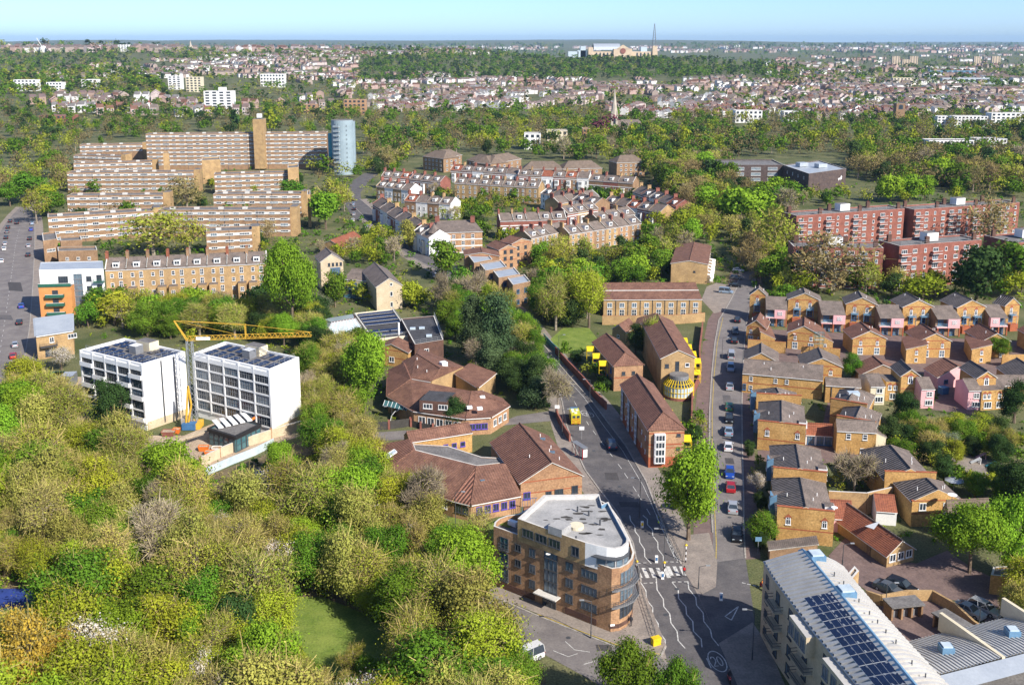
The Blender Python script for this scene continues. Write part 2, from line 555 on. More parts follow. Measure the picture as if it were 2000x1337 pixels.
def chimney(b, x, y, z0, z1, sx=1.2, sy=0.7, rz=0.0, mt='brick_red', pots=3):
 mb = MB()
 mb.box((x, y, (z0 + z1) / 2), (sx, sy, z1 - z0), mt, rz)
 mb.box((x, y, z1 + 0.06), (sx + .2, sy + .2, 0.12), mt, rz)
 c = mb.build('chimney', b)
 pm = MB()
 for k in range(pots):
  t = (k + .5) / pots - .5
  pm.cyl((x + t * sx * .8 * math.cos(rz), y + t * sx * .8 * math.sin(rz), z1 + .12), .12, .45, 'tile_red', 6, .10)
 pm.build('chimney_pots', c)
 return c

def GH(name, label, Lp, Rp, back, eave, ridge, wall='brick_yellow', roof=('tile_ribbed', 'tile_brown'), cat='house', group=None, hipf=0.0, hipb=0.0, over=0.35, parapet=None, depth=None, band=True):
 """house whose end wall (gable, hip or parapet) faces the camera. Lp, Rp: pixels of its eaves corners;
 back: pixel of the far end of the ridge. Returns (thing, dict of corners)"""
 L = P(Lp[0], Lp[1], eave); R = P(Rp[0], Rp[1], eave)
 mid = (L + R) / 2
 bk = P(back[0], back[1], ridge)
 d = Vector((bk.x - mid.x, bk.y - mid.y, 0))
 # keep the plan rectangular: remove the part of d that runs along the front
 e = Vector((R.x - L.x, R.y - L.y, 0)).normalized()
 d2 = d - e * d.dot(e) * 0.75
 d = d2 if depth is None else d2.normalized() * depth
 dn = d.normalized()
 d = d + dn * hipb
 L2, R2 = L + d, R + d
 c = (L + R + L2 + R2) / 4
 b = thing(name, label, cat, (c.x, c.y, 0), group)
 ring = [xy(L), xy(R), xy(R2), xy(L2)]
 foot(ring)
 rf = Vector((mid.x, mid.y, ridge)) + dn * hipf
 rb = Vector((mid.x, mid.y, ridge)) + d - dn * hipb
 w = MB()
 for a, q in ((L, R), (R, R2), (R2, L2), (L2, L)):
  w.poly([(a.x, a.y, 0), (q.x, q.y, 0), (q.x, q.y, eave), (a.x, a.y, eave)], wall)
 if not hipf:
  w.poly([L, R, rf], wall)
 if not hipb:
  w.poly([R2, L2, rb], wall)
 if band and wall in ('brick_yellow', 'brick_orange'):
  n = Vector((e.y, -e.x, 0)) * 0.02
  for z in ([eave * .5, eave * .97] if eave > 4 else [eave * .95]):
   w.poly([(L.x + n.x, L.y + n.y, z), (R.x + n.x, R.y + n.y, z), (R.x + n.x, R.y + n.y, z + .22), (L.x + n.x, L.y + n.y, z + .22)], 'brick_band')
 w.build('wall', b)
 if parapet:
  p = MB()
  t = 0.32
  for (a, q) in ((L, R),):
   o = Vector((-e.y, e.x, 0)) * t
   r4 = [xy(a - e * .05 - o * .1), xy(q + e * .05 - o * .1), xy(q + e * .05 + o), xy(a - e * .05 + o)]
   p.prism(r4, eave - .3, parapet, wall)
   p.prism([xy(a - e * .12 - o * .35), xy(q + e * .12 - o * .35), xy(q + e * .12 + o * 1.2), xy(a - e * .12 + o * 1.2)], parapet, parapet + .12, 'brick_band')
  p.build('parapet', b)
 # roof slopes: left, right, (hips)
 sl = (ridge - eave) / (R - L).length * 2
 oe = e * over; dz = Vector((0, 0, sl * over))
 of = dn * (over * 0.6 if not parapet else -0.1)
 up = Vector((0, 0, 0.06))
 A, Bq, C, D = L - oe - dz - of + up, R + oe - dz - of + up, R2 + oe - dz + dn * over * .6 + up, L2 - oe - dz + dn * over * .6 + up
 rF = rf - (of if not hipf else Vector()) + up; rB = rb + (dn * over * .6 if not hipb else Vector()) + up
 r1 = MB(); r1.poly([A, rF, rB, D], roof[0]); 
 r1.poly([A - up * 2.5, D - up * 2.5, D, A], 'white_paint')
 r1.poly([A - up * 3, A, rF, rF - up * 3], 'coping')
 o1 = r1.build('roof_slope', b)
 r2 = MB(); r2.poly([rF, Bq, C, rB], roof[1])
 r2.poly([Bq - up * 2.5, Bq, C, C - up * 2.5][::-1], 'white_paint')
 r2.poly([rF - up * 3, rF, Bq, Bq - up * 3], 'coping')
 r2.build('roof_slope', b)
 if hipf:
  r = MB(); r.poly([A, Bq, rF], roof[1]); r.build('roof_hip', b)
 if hipb:
  r = MB(); r.poly([C, D, rB], roof[1]); r.build('roof_hip', b)
 rg = MB(); rg.bar(rF + up, rB + up, 0.14, roof[1], 5)
 if hipf:
  rg.bar(A + up, rF + up, .12, roof[1], 5); rg.bar(Bq + up, rF + up, .12, roof[1], 5)
 if hipb:
  rg.bar(C + up, rB + up, .12, roof[1], 5); rg.bar(D + up, rB + up, .12, roof[1], 5)
 rg.build('ridge_tiles', b)
 return b, dict(L=L, R=R, L2=L2, R2=R2, rf=rf, rb=rb, d=d, e=e, dn=dn, mid=mid)

def PG(name, label, Lp, Rp, ridgeL, eave, ridge, wall='brick_yellow', roof=('slate', 'slate'), cat='house', group=None, hip=0.0, over=0.3, depth=None, parapets=False):
 """building with its ridge parallel to the front. Lp, Rp: pixels of the front eaves; ridgeL: pixel of the left end of the ridge"""
 L = P(Lp[0], Lp[1], eave); R = P(Rp[0], Rp[1], eave)
 e = Vector((R.x - L.x, R.y - L.y, 0)).normalized()
 if depth is None:
  rl = P(ridgeL[0], ridgeL[1], ridge)
  d = Vector((rl.x - L.x, rl.y - L.y, 0)) * 2
  d = d - e * d.dot(e)
 else:
  d = Vector((-e.y, e.x, 0)) * depth
 return PGW(name, label, L, R, d, eave, ridge, wall, roof, cat, group, hip, over, parapets)

def PGW(name, label, L, R, d, eave, ridge, wall, roof, cat, group=None, hip=0.0, over=0.3, parapets=False, z0=0.0):
 L = Vector((L[0], L[1], eave)); R = Vector((R[0], R[1], eave))
 e = Vector((R.x - L.x, R.y - L.y, 0)).normalized()
 dn = d.normalized()
 L2, R2 = L + d, R + d
 c = (L + R + L2 + R2) / 4
 b = thing(name, label, cat, (c.x, c.y, z0), group)
 foot([xy(L), xy(R), xy(R2), xy(L2)])
 ra = Vector((L.x, L.y, ridge)) + d / 2 + e * hip
 rb = Vector((R.x, R.y, ridge)) + d / 2 - e * hip
 w = MB()
 for a, q in ((L, R), (R, R2), (R2, L2), (L2, L)):
  w.poly([(a.x, a.y, z0 - .3), (q.x, q.y, z0 - .3), (q.x, q.y, eave), (a.x, a.y, eave)], wall)
 if not hip:
  w.poly([L2, L, ra], wall); w.poly([R, R2, rb], wall)
 w.build('wall', b)
 sl = (ridge - eave) / d.length * 2
 up = Vector((0, 0, .06)); dz = Vector((0, 0, sl * over))
 oe = e * (over if hip else 0.05)
 of = dn * over
 A, Bq, C, D = L - of - dz - oe + up, R - of - dz + oe + up, R2 + of - dz + oe + up, L2 + of - dz - oe + up
 rA, rB = ra - (oe if not hip else Vector()) + up, rb + (oe if not hip else Vector()) + up
 r = MB(); r.poly([A, Bq, rB, rA], roof[0]); r.poly([A - up * 2.5, Bq - up * 2.5, Bq, A], 'white_paint'); r.build('roof_slope', b)
 r = MB(); r.poly([C, D, rA, rB], roof[1]); r.build('roof_slope', b)
 if hip:
  r = MB(); r.poly([D, A, rA], roof[1]); r.poly([D - up * 2.5, A - up * 2.5, A, D], 'white_paint'); r.build('roof_hip', b)
  r = MB(); r.poly([Bq, C, rB], roof[1]); r.build('roof_hip', b)
 rg = MB(); rg.bar(rA + up, rB + up, .13, roof[1], 5); rg.build('ridge_tiles', b)
 if parapets:
  for q, s in ((L, -1), (R, 1)):
   p = MB()
   for (u0, u1) in ((q - dn * .2, ra if s < 0 else rb), (ra if s < 0 else rb, q + d + dn * .2)):
    p.poly([u0 + e * s * .18, u1 + e * s * .18, u1 + e * s * .18 + Vector((0, 0, .4)), u0 + e * s * .18 + Vector((0, 0, .4))], wall)
    p.poly([u0 - e * s * .18, u1 - e * s * .18, u1 - e * s * .18 + Vector((0, 0, .4)), u0 - e * s * .18 + Vector((0, 0, .4))], wall)
    p.poly([u0 + e * .18 + Vector((0, 0, .4)), u1 + e * .18 + Vector((0, 0, .4)), u1 - e * .18 + Vector((0, 0, .4)), u0 - e * .18 + Vector((0, 0, .4))], 'coping')
   p.build('parapet', b)
 return b, dict(L=L, R=R, L2=L2, R2=R2, ra=ra, rb=rb, d=d, e=e, dn=dn)

def FLAT(name, label, ring, h, wall='brick_red', top='roof_felt', cat='building', group=None, par=0.6, cop='coping', pt=0.35, z0=0.0, ft=True):
 """flat-roofed building on a counter-clockwise world ring"""
 cx = sum(p[0] for p in ring) / len(ring); cy = sum(p[1] for p in ring) / len(ring)
 b = thing(name, label, cat, (cx, cy, z0), group)
 if ft: foot(ring)
 w = MB()
 n = len(ring)
 for k in range(n):
  a = ring[k]; q = ring[(k + 1) % n]
  w.poly([(a[0], a[1], z0 - .3), (q[0], q[1], z0 - .3), (q[0], q[1], h), (a[0], a[1], h)], wall)
 w.build('wall', b)
 # inner ring
 inn = []
 for k in range(n):
  p0 = Vector(ring[k - 1]).to_2d(); p1 = Vector(ring[k]).to_2d(); p2 = Vector(ring[(k + 1) % n]).to_2d()
  n1 = Vector((-(p1 - p0).y, (p1 - p0).x)).normalized(); n2 = Vector((-(p2 - p1).y, (p2 - p1).x)).normalized()
  q = (n1 + n2)
  q = q / max(0.35, q.length ** 2 / 2)
  inn.append((p1.x + q.x * pt, p1.y + q.y * pt))
 c = MB()
 for k in range(n):
  j = (k + 1) % n
  a, q, ai, qi = ring[k], ring[j], inn[k], inn[j]
  c.poly([(a[0], a[1], h), (q[0], q[1], h), (qi[0], qi[1], h), (ai[0], ai[1], h)], cop)
  c.poly([(ai[0], ai[1], h), (qi[0], qi[1], h), (qi[0], qi[1], h - par), (ai[0], ai[1], h - par)], wall)
 c.build('coping', b)
 r = MB(); r.poly([(p[0], p[1], h - par) for p in inn], top); r.build('roof', b)
 return b

def rect3(l, n, r):
 """counter-clockwise ring from left, near and right corners"""
 l, n, r = Vector(xy(l)), Vector(xy(n)), Vector(xy(r))
 return [tuple(l), tuple(n), tuple(r), tuple(l + r - n)]

def ROOFS(name, label, pts, faces, wall, cat='building', group=None, z0=0.0, nowall=()):
 """building from roof planes: pts name -> (px, py, h); faces -> (material, names). Walls drop from the outer edges"""
 W3 = {k: P(*v) for k, v in pts.items()}
 c = sum(W3.values(), Vector()) / len(W3)
 b = thing(name, label, cat, (c.x, c.y, z0), group)
 cnt = {}
 for m_, f in faces:
  for i in range(len(f)):
   e = frozenset((f[i], f[(i + 1) % len(f)]))
   cnt[e] = cnt.get(e, 0) + 1
 w = MB()
 outer = [e for e, n in cnt.items() if n == 1]
 for m_, f in faces:
  p = [W3[k] for k in f]
  nz = sum(((p[i] - p[0]).cross(p[i + 1] - p[0])).z for i in range(1, len(p) - 1))
  g = f if nz > 0 else list(reversed(f))
  r = MB()
  # eaves reach a little beyond the wall
  r.poly([W3[k] + Vector((0, 0, .05)) for k in g], m_)
  for i in range(len(g)):
   e = frozenset((g[i], g[(i + 1) % len(g)]))
   if e in outer:
    a, q = W3[g[i]], W3[g[(i + 1) % len(g)]]
    o = Vector((q.y - a.y, a.x - q.x, 0)).normalized()
    o3 = o * .4 + Vector((0, 0, -.1))
    r.poly([a, a + o3, q + o3, q], m_)
    r.poly([a + o3 - Vector((0, 0, .18)), q + o3 - Vector((0, 0, .18)), q + o3, a + o3], 'white_paint')
    if (g[i], g[(i + 1) % len(g)]) not in nowall:
     w.poly([(a.x, a.y, z0), (q.x, q.y, z0), (q.x, q.y, q.z), (a.x, a.y, a.z)], wall)
  r.build('roof_slope', b)
 w.build('wall', b)
 rg = MB()
 for e, n in cnt.items():
  if n == 2:
   a, q = [W3[k] for k in e]
   rg.bar(a + Vector((0, 0, .08)), q + Vector((0, 0, .08)), .13, 'tile_brown', 5)
 if rg.f: rg.build('ridge_tiles', b)
 foot([xy(v) for v in W3.values()][:0] or hull([xy(v) for v in W3.values()]))
 return b, W3

def hull(pts):
 pts = sorted(set(pts))
 def half(ps):
  h = []
  for p in ps:
   while len(h) > 1 and (h[-1][0] - h[-2][0]) * (p[1] - h[-2][1]) - (h[-1][1] - h[-2][1]) * (p[0] - h[-2][0]) <= 0:
    h.pop()
   h.append(p)
  return h[:-1]
 return half(pts) + half(pts[::-1])

def railing(b, pts, h=1.0, mt='galvanised', step=1.6, name='railing'):
 mb = MB()
 for i in range(len(pts) - 1):
  a, q = Vector(pts[i]), Vector(pts[i + 1])
  n = max(1, int((q - a).length / step))
  for k in range(n + 1):
   p = a + (q - a) * k / n
   mb.bar(p, p + Vector((0, 0, h)), .035, mt, 4)
  for z in (h, h * .5):
   mb.bar(a + Vector((0, 0, z)), q + Vector((0, 0, z)), .035, mt, 4)
 return mb.build(name, b)

def balcony(b, A, B, s, z, w, d, floor='coping', rail='grey_metal', solid=None, name='balcony'):
 """shared-mesh balcony standing out of a wall"""
 key = ('balc', round(w, 1), round(d, 1), floor, rail, solid)
 if key not in WC:
  m = MB()
  m.box((0, -d / 2, .08), (w, d, .16), floor)
  if solid:
   m.box((0, -d + .04, .58), (w, .08, .84), solid)
   m.box((-w / 2 + .04, -d / 2 - .04, .58), (.08, d - .08, .84), solid); m.box((w / 2 - .04, -d / 2 - .04, .58), (.08, d - .08, .84), solid)
   m.box((0, -d + .04, 1.04), (w, .1, .08), 'white_paint' if solid != 'white_paint' else 'coping')
  else:
   for z_ in (.55, 1.05):
    m.box((0, -d + .04, z_), (w, .06, .06), rail)
    m.box((-w / 2 + .03, -d / 2, z_), (.06, d, .06), rail); m.box((w / 2 - .03, -d / 2, z_), (.06, d, .06), rail)
   n = max(2, int(w / .3))
   for k in range(n + 1):
    x = -w / 2 + .03 + (w - .06) * k / n
    m.box((x, -d + .04, .6), (.035, .035, .9), rail, bottom=False)
  WC[key] = m.mesh('balcony')
 dx, dy = B[0] - A[0], B[1] - A[1]
 L = math.hypot(dx, dy); dx /= L; dy /= L
 return inst(name, WC[key], b, (A[0] + dx * s, A[1] + dy * s, z), math.atan2(dy, dx))

# ------------------------------------------------------------------ trees (standard size: 10 m tall, crown about 4 m in radius)
def quadmesh(name, quads, mats, midx):
 """quads: (n,4,3) array"""
 n = len(quads)
 me = bpy.data.meshes.new(name)
 me.vertices.add(n * 4)
 me.vertices.foreach_set('co', np.ascontiguousarray(quads, dtype=np.float32).ravel())
 me.loops.add(n * 4)
 me.loops.foreach_set('vertex_index', np.arange(n * 4, dtype=np.int32))
 me.polygons.add(n)
 me.polygons.foreach_set('loop_start', np.arange(0, n * 4, 4, dtype=np.int32))
 me.polygons.foreach_set('material_index', np.asarray(midx, dtype=np.int32))
 for m in mats:
  me.materials.append(M[m])
 me.update(calc_edges=True)
 return me

def norm(a):
 return a / np.maximum(1e-9, np.linalg.norm(a, axis=-1, keepdims=True))

TK = {
 # leaf material, leaves per clump, leaf size, twigs per clump, twig material, axes (x, z), crown centre z, lobes, trunk material, spread of a clump
 'bright': dict(clf=1.6, leaf='leaf_bright', dens=1.25, ls=.30, tw=0, ax=(3.9, 4.3), cz=5.6, nl=13, sp=.46),
 'green': dict(clf=1.35, leaf='leaf_green', dens=1.1, ls=.29, tw=1, ax=(3.9, 4.0), cz=5.8, nl=13, sp=.50),
 'lime': dict(clf=1.2, leaf='leaf_lime', dens=.95, ls=.27, tw=2, ax=(3.8, 4.1), cz=5.7, nl=13, sp=.55),
 'olive':   dict(bark='bark_grey', leaf='leaf_olive', dens=.60, ls=.23, tw=7, ax=(3.9, 4.1), cz=5.8, nl=13, sp=.62),
 'tan':     dict(bark='bark_grey', leaf='leaf_tan', dens=.42, ls=.22, tw=11, ax=(4.0, 4.1), cz=5.8, nl=13, sp=.66),
 'brown':   dict(bark='bark_grey', leaf='leaf_brown', dens=.55, ls=.22, tw=9, ax=(4.0, 4.1), cz=5.8, nl=13, sp=.66),
 'bare':    dict(leaf='leaf_tan', dens=.12, ls=.18, tw=15, ax=(3.9, 4.1), cz=5.8, nl=12, sp=.68, twig='twig_grey', bark='bark_grey'),
 'willow': dict(clf=1.25, leaf='leaf_willow', dens=1.2, ls=.25, tw=2, ax=(3.4, 4.6), cz=5.2, nl=12, sp=.50, droop=.9),
 'dark': dict(clf=1.35, leaf='leaf_dark', dens=1.15, ls=.30, tw=0, ax=(3.8, 4.4), cz=5.3, nl=13, sp=.50),
 'pine': dict(clf=1.3, leaf='leaf_pine', dens=1.0, ls=.30, tw=0, ax=(3.4, 5.0), cz=5.2, nl=12, sp=.55, cone=.45),
 'conifer': dict(leaf='leaf_dark', dens=1.1, ls=.28, tw=0, ax=(2.9, 5.2), cz=5.0, nl=12, sp=.45, cone=.85),
 'poplar':  dict(leaf='leaf_lime', dens=1.1, ls=.28, tw=0, ax=(2.6, 4.9), cz=5.1, nl=13, sp=.45),
 'birch':   dict(leaf='leaf_lime', dens=.85, ls=.24, tw=3, ax=(3.2, 4.4), cz=5.4, nl=12, sp=.6, droop=.7, bark='bark_white'),
 'blossom': dict(leaf='leaf_blossom', dens=.62, ls=.22, tw=6, ax=(3.9, 3.9), cz=5.8, nl=12, sp=.55),
 'pink':    dict(leaf='leaf_pink', dens=.7, ls=.22, tw=4, ax=(3.7, 3.9), cz=5.8, nl=12, sp=.55),
 'orange':  dict(leaf='leaf_orange', dens=.8, ls=.27, tw=3, ax=(3.9, 4.1), cz=5.8, nl=13, sp=.55),
 'copper': dict(clf=1.3, leaf='leaf_copper', dens=1.1, ls=.28, tw=0, ax=(3.9, 4.2), cz=5.6, nl=13, sp=.50),
 'silver':  dict(leaf='leaf_silver', dens=1.0, ls=.25, tw=1, ax=(3.6, 3.8), cz=5.2, nl=12, sp=.50),
}
LOD = {0: dict(cl=300, k=38, f=.76, tw=1.0), 1: dict(cl=130, k=15, f=1.75, tw=.6), 2: dict(cl=36, k=6, f=3.5, tw=.0), 3: dict(cl=11, k=5, f=5.2, tw=0)}

def tube(P0, P1, r0, r1, n=5):
 d = norm(P1 - P0)
 u = np.cross(d, [0.3, 0.2, 1.0]); u = u / max(1e-6, np.linalg.norm(u))
 w = np.cross(d, u)
 q = []
 for k in range(n):
  t0 = 2 * math.pi * k / n; t1 = 2 * math.pi * (k + 1) / n
  o0 = u * math.cos(t0) + w * math.sin(t0); o1 = u * math.cos(t1) + w * math.sin(t1)
  q.append([P0 + o0 * r0, P0 + o1 * r0, P1 + o1 * r1, P1 + o0 * r1])
 return q

TREEC = {}
def tree_mesh(kind, var, lod):
 key = (kind, var, lod)
 if key in TREEC:
  return TREEC[key]
 k = TK[kind]; L = LOD[lod]
 rng = np.random.default_rng(abs(hash((kind, 77))) % 1 + sum(map(ord, kind)) * 31 + var * 7 + lod * 1)
 ax, az = k['ax']; cz = k['cz']
 # lobes
 nl = k['nl']
 C = []; R = []
 for i in range(nl):
  d = norm(rng.normal(size=3)); 
  f = rng.uniform(.30, .86) if i else 0.0
  c = np.array([d[0] * ax * f, d[1] * ax * f, cz + d[2] * az * f])
  t = (c[2] - (cz - az)) / (2 * az)
  if 'cone' in k:
   s = 1 - k['cone'] * max(0.0, t - .1)
   c[0] *= s; c[1] *= s
  r = (ax * .5 + az * .06) * (rng.uniform(.40, 1.0) * (1.18 - .55 * f) if i else 1.0)
  if 'cone' in k:
   r *= 1.05 - .75 * k['cone'] * max(0, t)
  c[2] = min(c[2], 10.0 - r * .98)
  C.append(c); R.append(r)
 C = np.array(C); R = np.array(R)
 # clumps on the outer skin of the lobes
 ncl = int(L['cl'] * (k.get('clf', 1) if lod < 2 else 1))
 pos = []; dirs = []
 tries = 0
 while len(pos) < ncl and tries < ncl * 12:
  tries += 1
  i = rng.integers(nl)
  d = norm(rng.normal(size=3) + np.array([0, 0, .35]))
  p = C[i] + d * R[i] * rng.uniform(.80, 1.06)
  dep = (R - np.linalg.norm(C - p, axis=1)) / R
  dep[i] = 0
  if dep.max() > .33 and rng.random() < .85:
   continue
  if p[2] < max(.9, cz - az * .98):
   continue
  pos.append(p); dirs.append(d)
 pos = np.array(pos); dirs = np.array(dirs)
 ncl = len(pos)
 Q = []; mi = []
 kk = max(1, int(round(L['k'] * k['dens'])))
 n = ncl * kk
 cp_ = np.repeat(pos, kk, 0); cd = np.repeat(dirs, kk, 0)
 spd = k['sp'] * (1.0 if lod == 0 else 1.15 if lod == 1 else 1.4)
 # each clump is its own squashed ball, denser towards its skin
 csz = np.repeat(rng.uniform(.55, 1.55, size=(ncl, 1)), kk, 0)
 off = rng.normal(size=(n, 3)) * spd * csz * np.array([1, 1, .8])
 lp = cp_ + off
 if 'droop' in k:
  hang = rng.random((n, 1)) ** 1.5 * k['droop'] * 1.6
  lp[:, 2:3] -= hang
 lp[:, 2] = np.clip(lp[:, 2], .25, 10.0)
 nr = norm(cd * .75 + norm(off) * .65 + rng.normal(size=(n, 3)) * .42)
 t = norm(np.cross(nr, rng.normal(size=(n, 3))))
 s = np.cross(nr, t)
 sz = k['ls'] * L['f'] * rng.uniform(.6, 1.3, size=(n, 1))
 a = t * sz * .62; b = s * sz * .44
 Q.append(np.stack([lp - a, lp + b, lp + a * 1.0, lp - b], 1)); mi.append(np.zeros(n, int))
 # twigs
 nt = int(round(k['tw'] * L['tw']))
 if nt:
  m = ncl * nt
  cp_ = np.repeat(pos, nt, 0); cd = np.repeat(dirs, nt, 0)
  st = cp_ - cd * .55 + rng.normal(size=(m, 3)) * .28
  en = st + (cd * .9 + rng.normal(size=(m, 3)) * .62 + np.array([0, 0, .28])) * rng.uniform(.45, 1.05, size=(m, 1))
  sd_ = norm(np.cross(en - st, rng.normal(size=(m, 3))))
  w = (.03 if lod == 0 else .045) * rng.uniform(.6, 1.5, size=(m, 1))
  Q.append(np.stack([st - sd_ * w, st + sd_ * w, en + sd_ * w * .5, en - sd_ * w * .5], 1)); mi.append(np.ones(m, int))
 crown = quadmesh('crown', np.concatenate(Q), [k['leaf'], k.get('twig', 'twig')], np.concatenate(mi))
 # trunk and limbs
 T = []
 fork = np.array([rng.uniform(-.15, .15), rng.uniform(-.15, .15), min(3.4, max(1.2, cz - az * .55))])
 nn = 6 if lod == 0 else 4
 base = np.array([0, 0, -.4])
 T += tube(base, fork * .5, .30, .24, nn)
 T += tube(fork * .5, fork, .24, .20, nn)
 if 'cone' in k:
  T += tube(fork, np.array([0, 0, 9.2]), .19, .04, nn)
 if lod < 2:
  for i in range(nl):
   midp = fork * .45 + C[i] * .55 + np.array([0, 0, -.35])
   T += tube(fork, midp, .13, .085, 4 if lod == 0 else 3)
   T += tube(midp, C[i] + (C[i] - midp) * .25, .085, .045, 4 if lod == 0 else 3)
  if lod == 0 or k['tw'] > 3:
   near = np.argmin(((pos[:, None, :] - C[None]) ** 2).sum(-1), 1)
   st_ = 1 if (lod == 0 and k['tw'] > 3) else 3
   for j in range(0, ncl, st_):
    T += tube(C[near[j]] * .75 + fork * .25 if rng.random() < .3 else C[near[j]], pos[j], .055, .02, 3)
 T = np.array(T)
 trunk = quadmesh('trunk', T, [k.get('bark', 'bark')], np.zeros(len(T), int))
 al = np.concatenate(Q[:1]).reshape(-1, 3)
 TREEC[key] = (trunk, crown, float(np.percentile(np.hypot(al[:, 0], al[:, 1]), 94)), float(np.percentile(al[:, 2], 99.7)))
 return TREEC[key]

NVAR = {'bright': 3, 'green': 3, 'olive': 5, 'tan': 4, 'brown': 3, 'bare': 3, 'lime': 2, 'willow': 2, 'dark': 2, 'pine': 2}
TRNG = random.Random(5)
TNAME = dict(pine='evergreen_tree', conifer='evergreen_tree', dark='evergreen_tree', willow='willow_tree', poplar='poplar_tree', birch='birch_tree', blossom='blossom_tree', pink='blossom_tree', olive='budding_tree', tan='budding_tree', brown='budding_tree', bare='bare_tree')
TREES = []
def tree(kind, x, y, h, r, label, group=None, name=None, z=0.0, lod=None, cat=None):
 """one tree: h its height, r its crown radius in metres"""
 dist = math.hypot(x, y)
 if lod is None:
  lod = 0 if dist < 330 else (1 if dist < 800 else 2)
 var = TRNG.randrange(NVAR.get(kind, 1))
 tr, cr, r95, zt = tree_mesh(kind, var, lod)
 o = thing(name or TNAME.get(kind, 'leafy_tree'), label, cat or 'tree', (x, y, z), group)
 o.rotation_euler = (0, 0, TRNG.uniform(0, 6.28))
 s = r / r95
 o.scale = (s * TRNG.uniform(.86, 1.12), s * TRNG.uniform(.86, 1.12), h / zt)
 for nm, me in (('trunk', tr), ('crown', cr)):
  c = bpy.data.objects.new(nm, me)
  COL.objects.link(c)
  c.parent = o
 TREES.append((x, y, r))
 return o

def T(kind, bx, by, ty, wpx, label, group=None, cat=None, name=None):
 """a tree whose foot, top row and crown width are seen at these pixels"""
 b = P(bx, by)
 o = tree(kind, b.x, b.y, HT(bx, by, ty), wpx / 2 * PXM(bx, by), label, group, name=name, cat=cat)
 if by > 870 and bx < 900: TREES[-1] = (b.x, b.y, TREES[-1][2] * 1.5)
 return o

# ------------------------------------------------------------------ ground, roads, pavements
def struct(mb, name):
 o = mb.build(name)
 o['kind'] = 'structure'
 return o

ys = [-120, -40, 20, 60, 100, 200, 400, 600, 800, 950]
y_ = 1000.0
while y_ < 26000:
 ys.append(y_); y_ *= 1.045
ys.append(26000)
NX = 120
g = MB()
V = []; Fc = []
for y in ys:
 w = 250 + 0.72 * max(y, 0)
 for i in range(NX + 1):
  x = -w + 2 * w * i / NX
  V.append((x, y, tz(x, y)))
for j in range(len(ys) - 1):
 for i in range(NX):
  a = j * (NX + 1) + i
  Fc.append((a, a + 1, a + NX + 2, a + NX + 1))
me = bpy.data.meshes.new('ground')
me.from_pydata(V, [], Fc)
gm = mat('ground_cover', (0.155, 0.15, 0.07), (0.06, 0.08, 0.025), 0.06, fine=0.45)
me.materials.append(gm)
for p_ in me.polygons: p_.use_smooth = True
ground = bpy.data.objects.new('ground', me)
COL.objects.link(ground)
ground['kind'] = 'structure'

ROADS = []
def sheet(name, pix, mt, z, world=False, road=True):
 pts = [(p[0], p[1]) for p in pix] if world else [xy(P(*p)) for p in pix]
 a = sum(pts[i][0] * pts[(i + 1) % len(pts)][1] - pts[(i + 1) % len(pts)][0] * pts[i][1] for i in range(len(pts)))
 if a < 0: pts = pts[::-1]
 mb = MB(); mb.poly([(x, y, z) for x, y in pts], mt)
 if road: ROADS.append(pts)
 return struct(mb, name)

def ribbon(name, left, right, mt, z, kerbs=True, road=True):
 """road between two pixel edges with the same number of points"""
 Lw = [P(*p) for p in left]; Rw = [P(*p) for p in right]
 mb = MB()
 for i in range(len(Lw) - 1):
  mb.poly([(Lw[i].x, Lw[i].y, z), (Rw[i].x, Rw[i].y, z), (Rw[i + 1].x, Rw[i + 1].y, z), (Lw[i + 1].x, Lw[i + 1].y, z)], mt)
 if road:
  ROADS.append([xy(p) for p in Lw] + [xy(p) for p in reversed(Rw)])
 return struct(mb, name)

def kerb(pix, w=0.3, h=0.13, name='kerb'):
 mb = MB()
 p = [P(*q) for q in pix]
 for i in range(len(p) - 1):
  a, b = p[i], p[i + 1]
  n = Vector((-(b - a).y, (b - a).x, 0)).normalized() * w / 2
  mb.prism([xy(a - n), xy(b - n), xy(b + n), xy(a + n)][::1], 0.0, h, 'kerb')
 return struct(mb, name)

# main road climbing away from the junction at the bottom right
MRL = [(1318, 1400), (1306, 1300), (1283, 1215), (1252, 1135), (1236, 1060), (1205, 1000), (1170, 955), (1143, 918), (1120, 868), (1106, 828), (1098, 785), (1082, 735), (1058, 690), (1034, 660), (1004, 622), (960, 590), (905, 560), (850, 527), (800, 500), (760, 470), (728, 440), (700, 412), (680, 392)]
MRR = [(1466, 1400), (1437, 1330), (1404, 1255), (1365, 1165), (1330, 1100), (1303, 1045), (1281, 990), (1262, 940), (1222, 870), (1185, 822), (1155, 782), (1118, 742), (1080, 697), (1053, 662), (1028, 628), (990, 592), (938, 560), (880, 524), (832, 496), (792, 466), (757, 436), (726, 408), (702, 388)]
# pavements lie under the roads as wider sheets
def widen(left, right, a, b):
 l2, r2 = [], []
 for p, q in zip(left, right):
  s = 1.0 / PXM(*p)
  l2.append((p[0] - a * s, p[1])); r2.append((q[0] + b * s, q[1]))
 return l2, r2
pl, pr = widen(MRL, MRR, 3.6, 4.2)
ribbon('pavement_main', pl, pr, 'paving', 0.02, road=False)
ribbon('road_main', MRL, MRR, 'asphalt', 0.028)
kerb(MRL[3:]); kerb(MRR[4:])
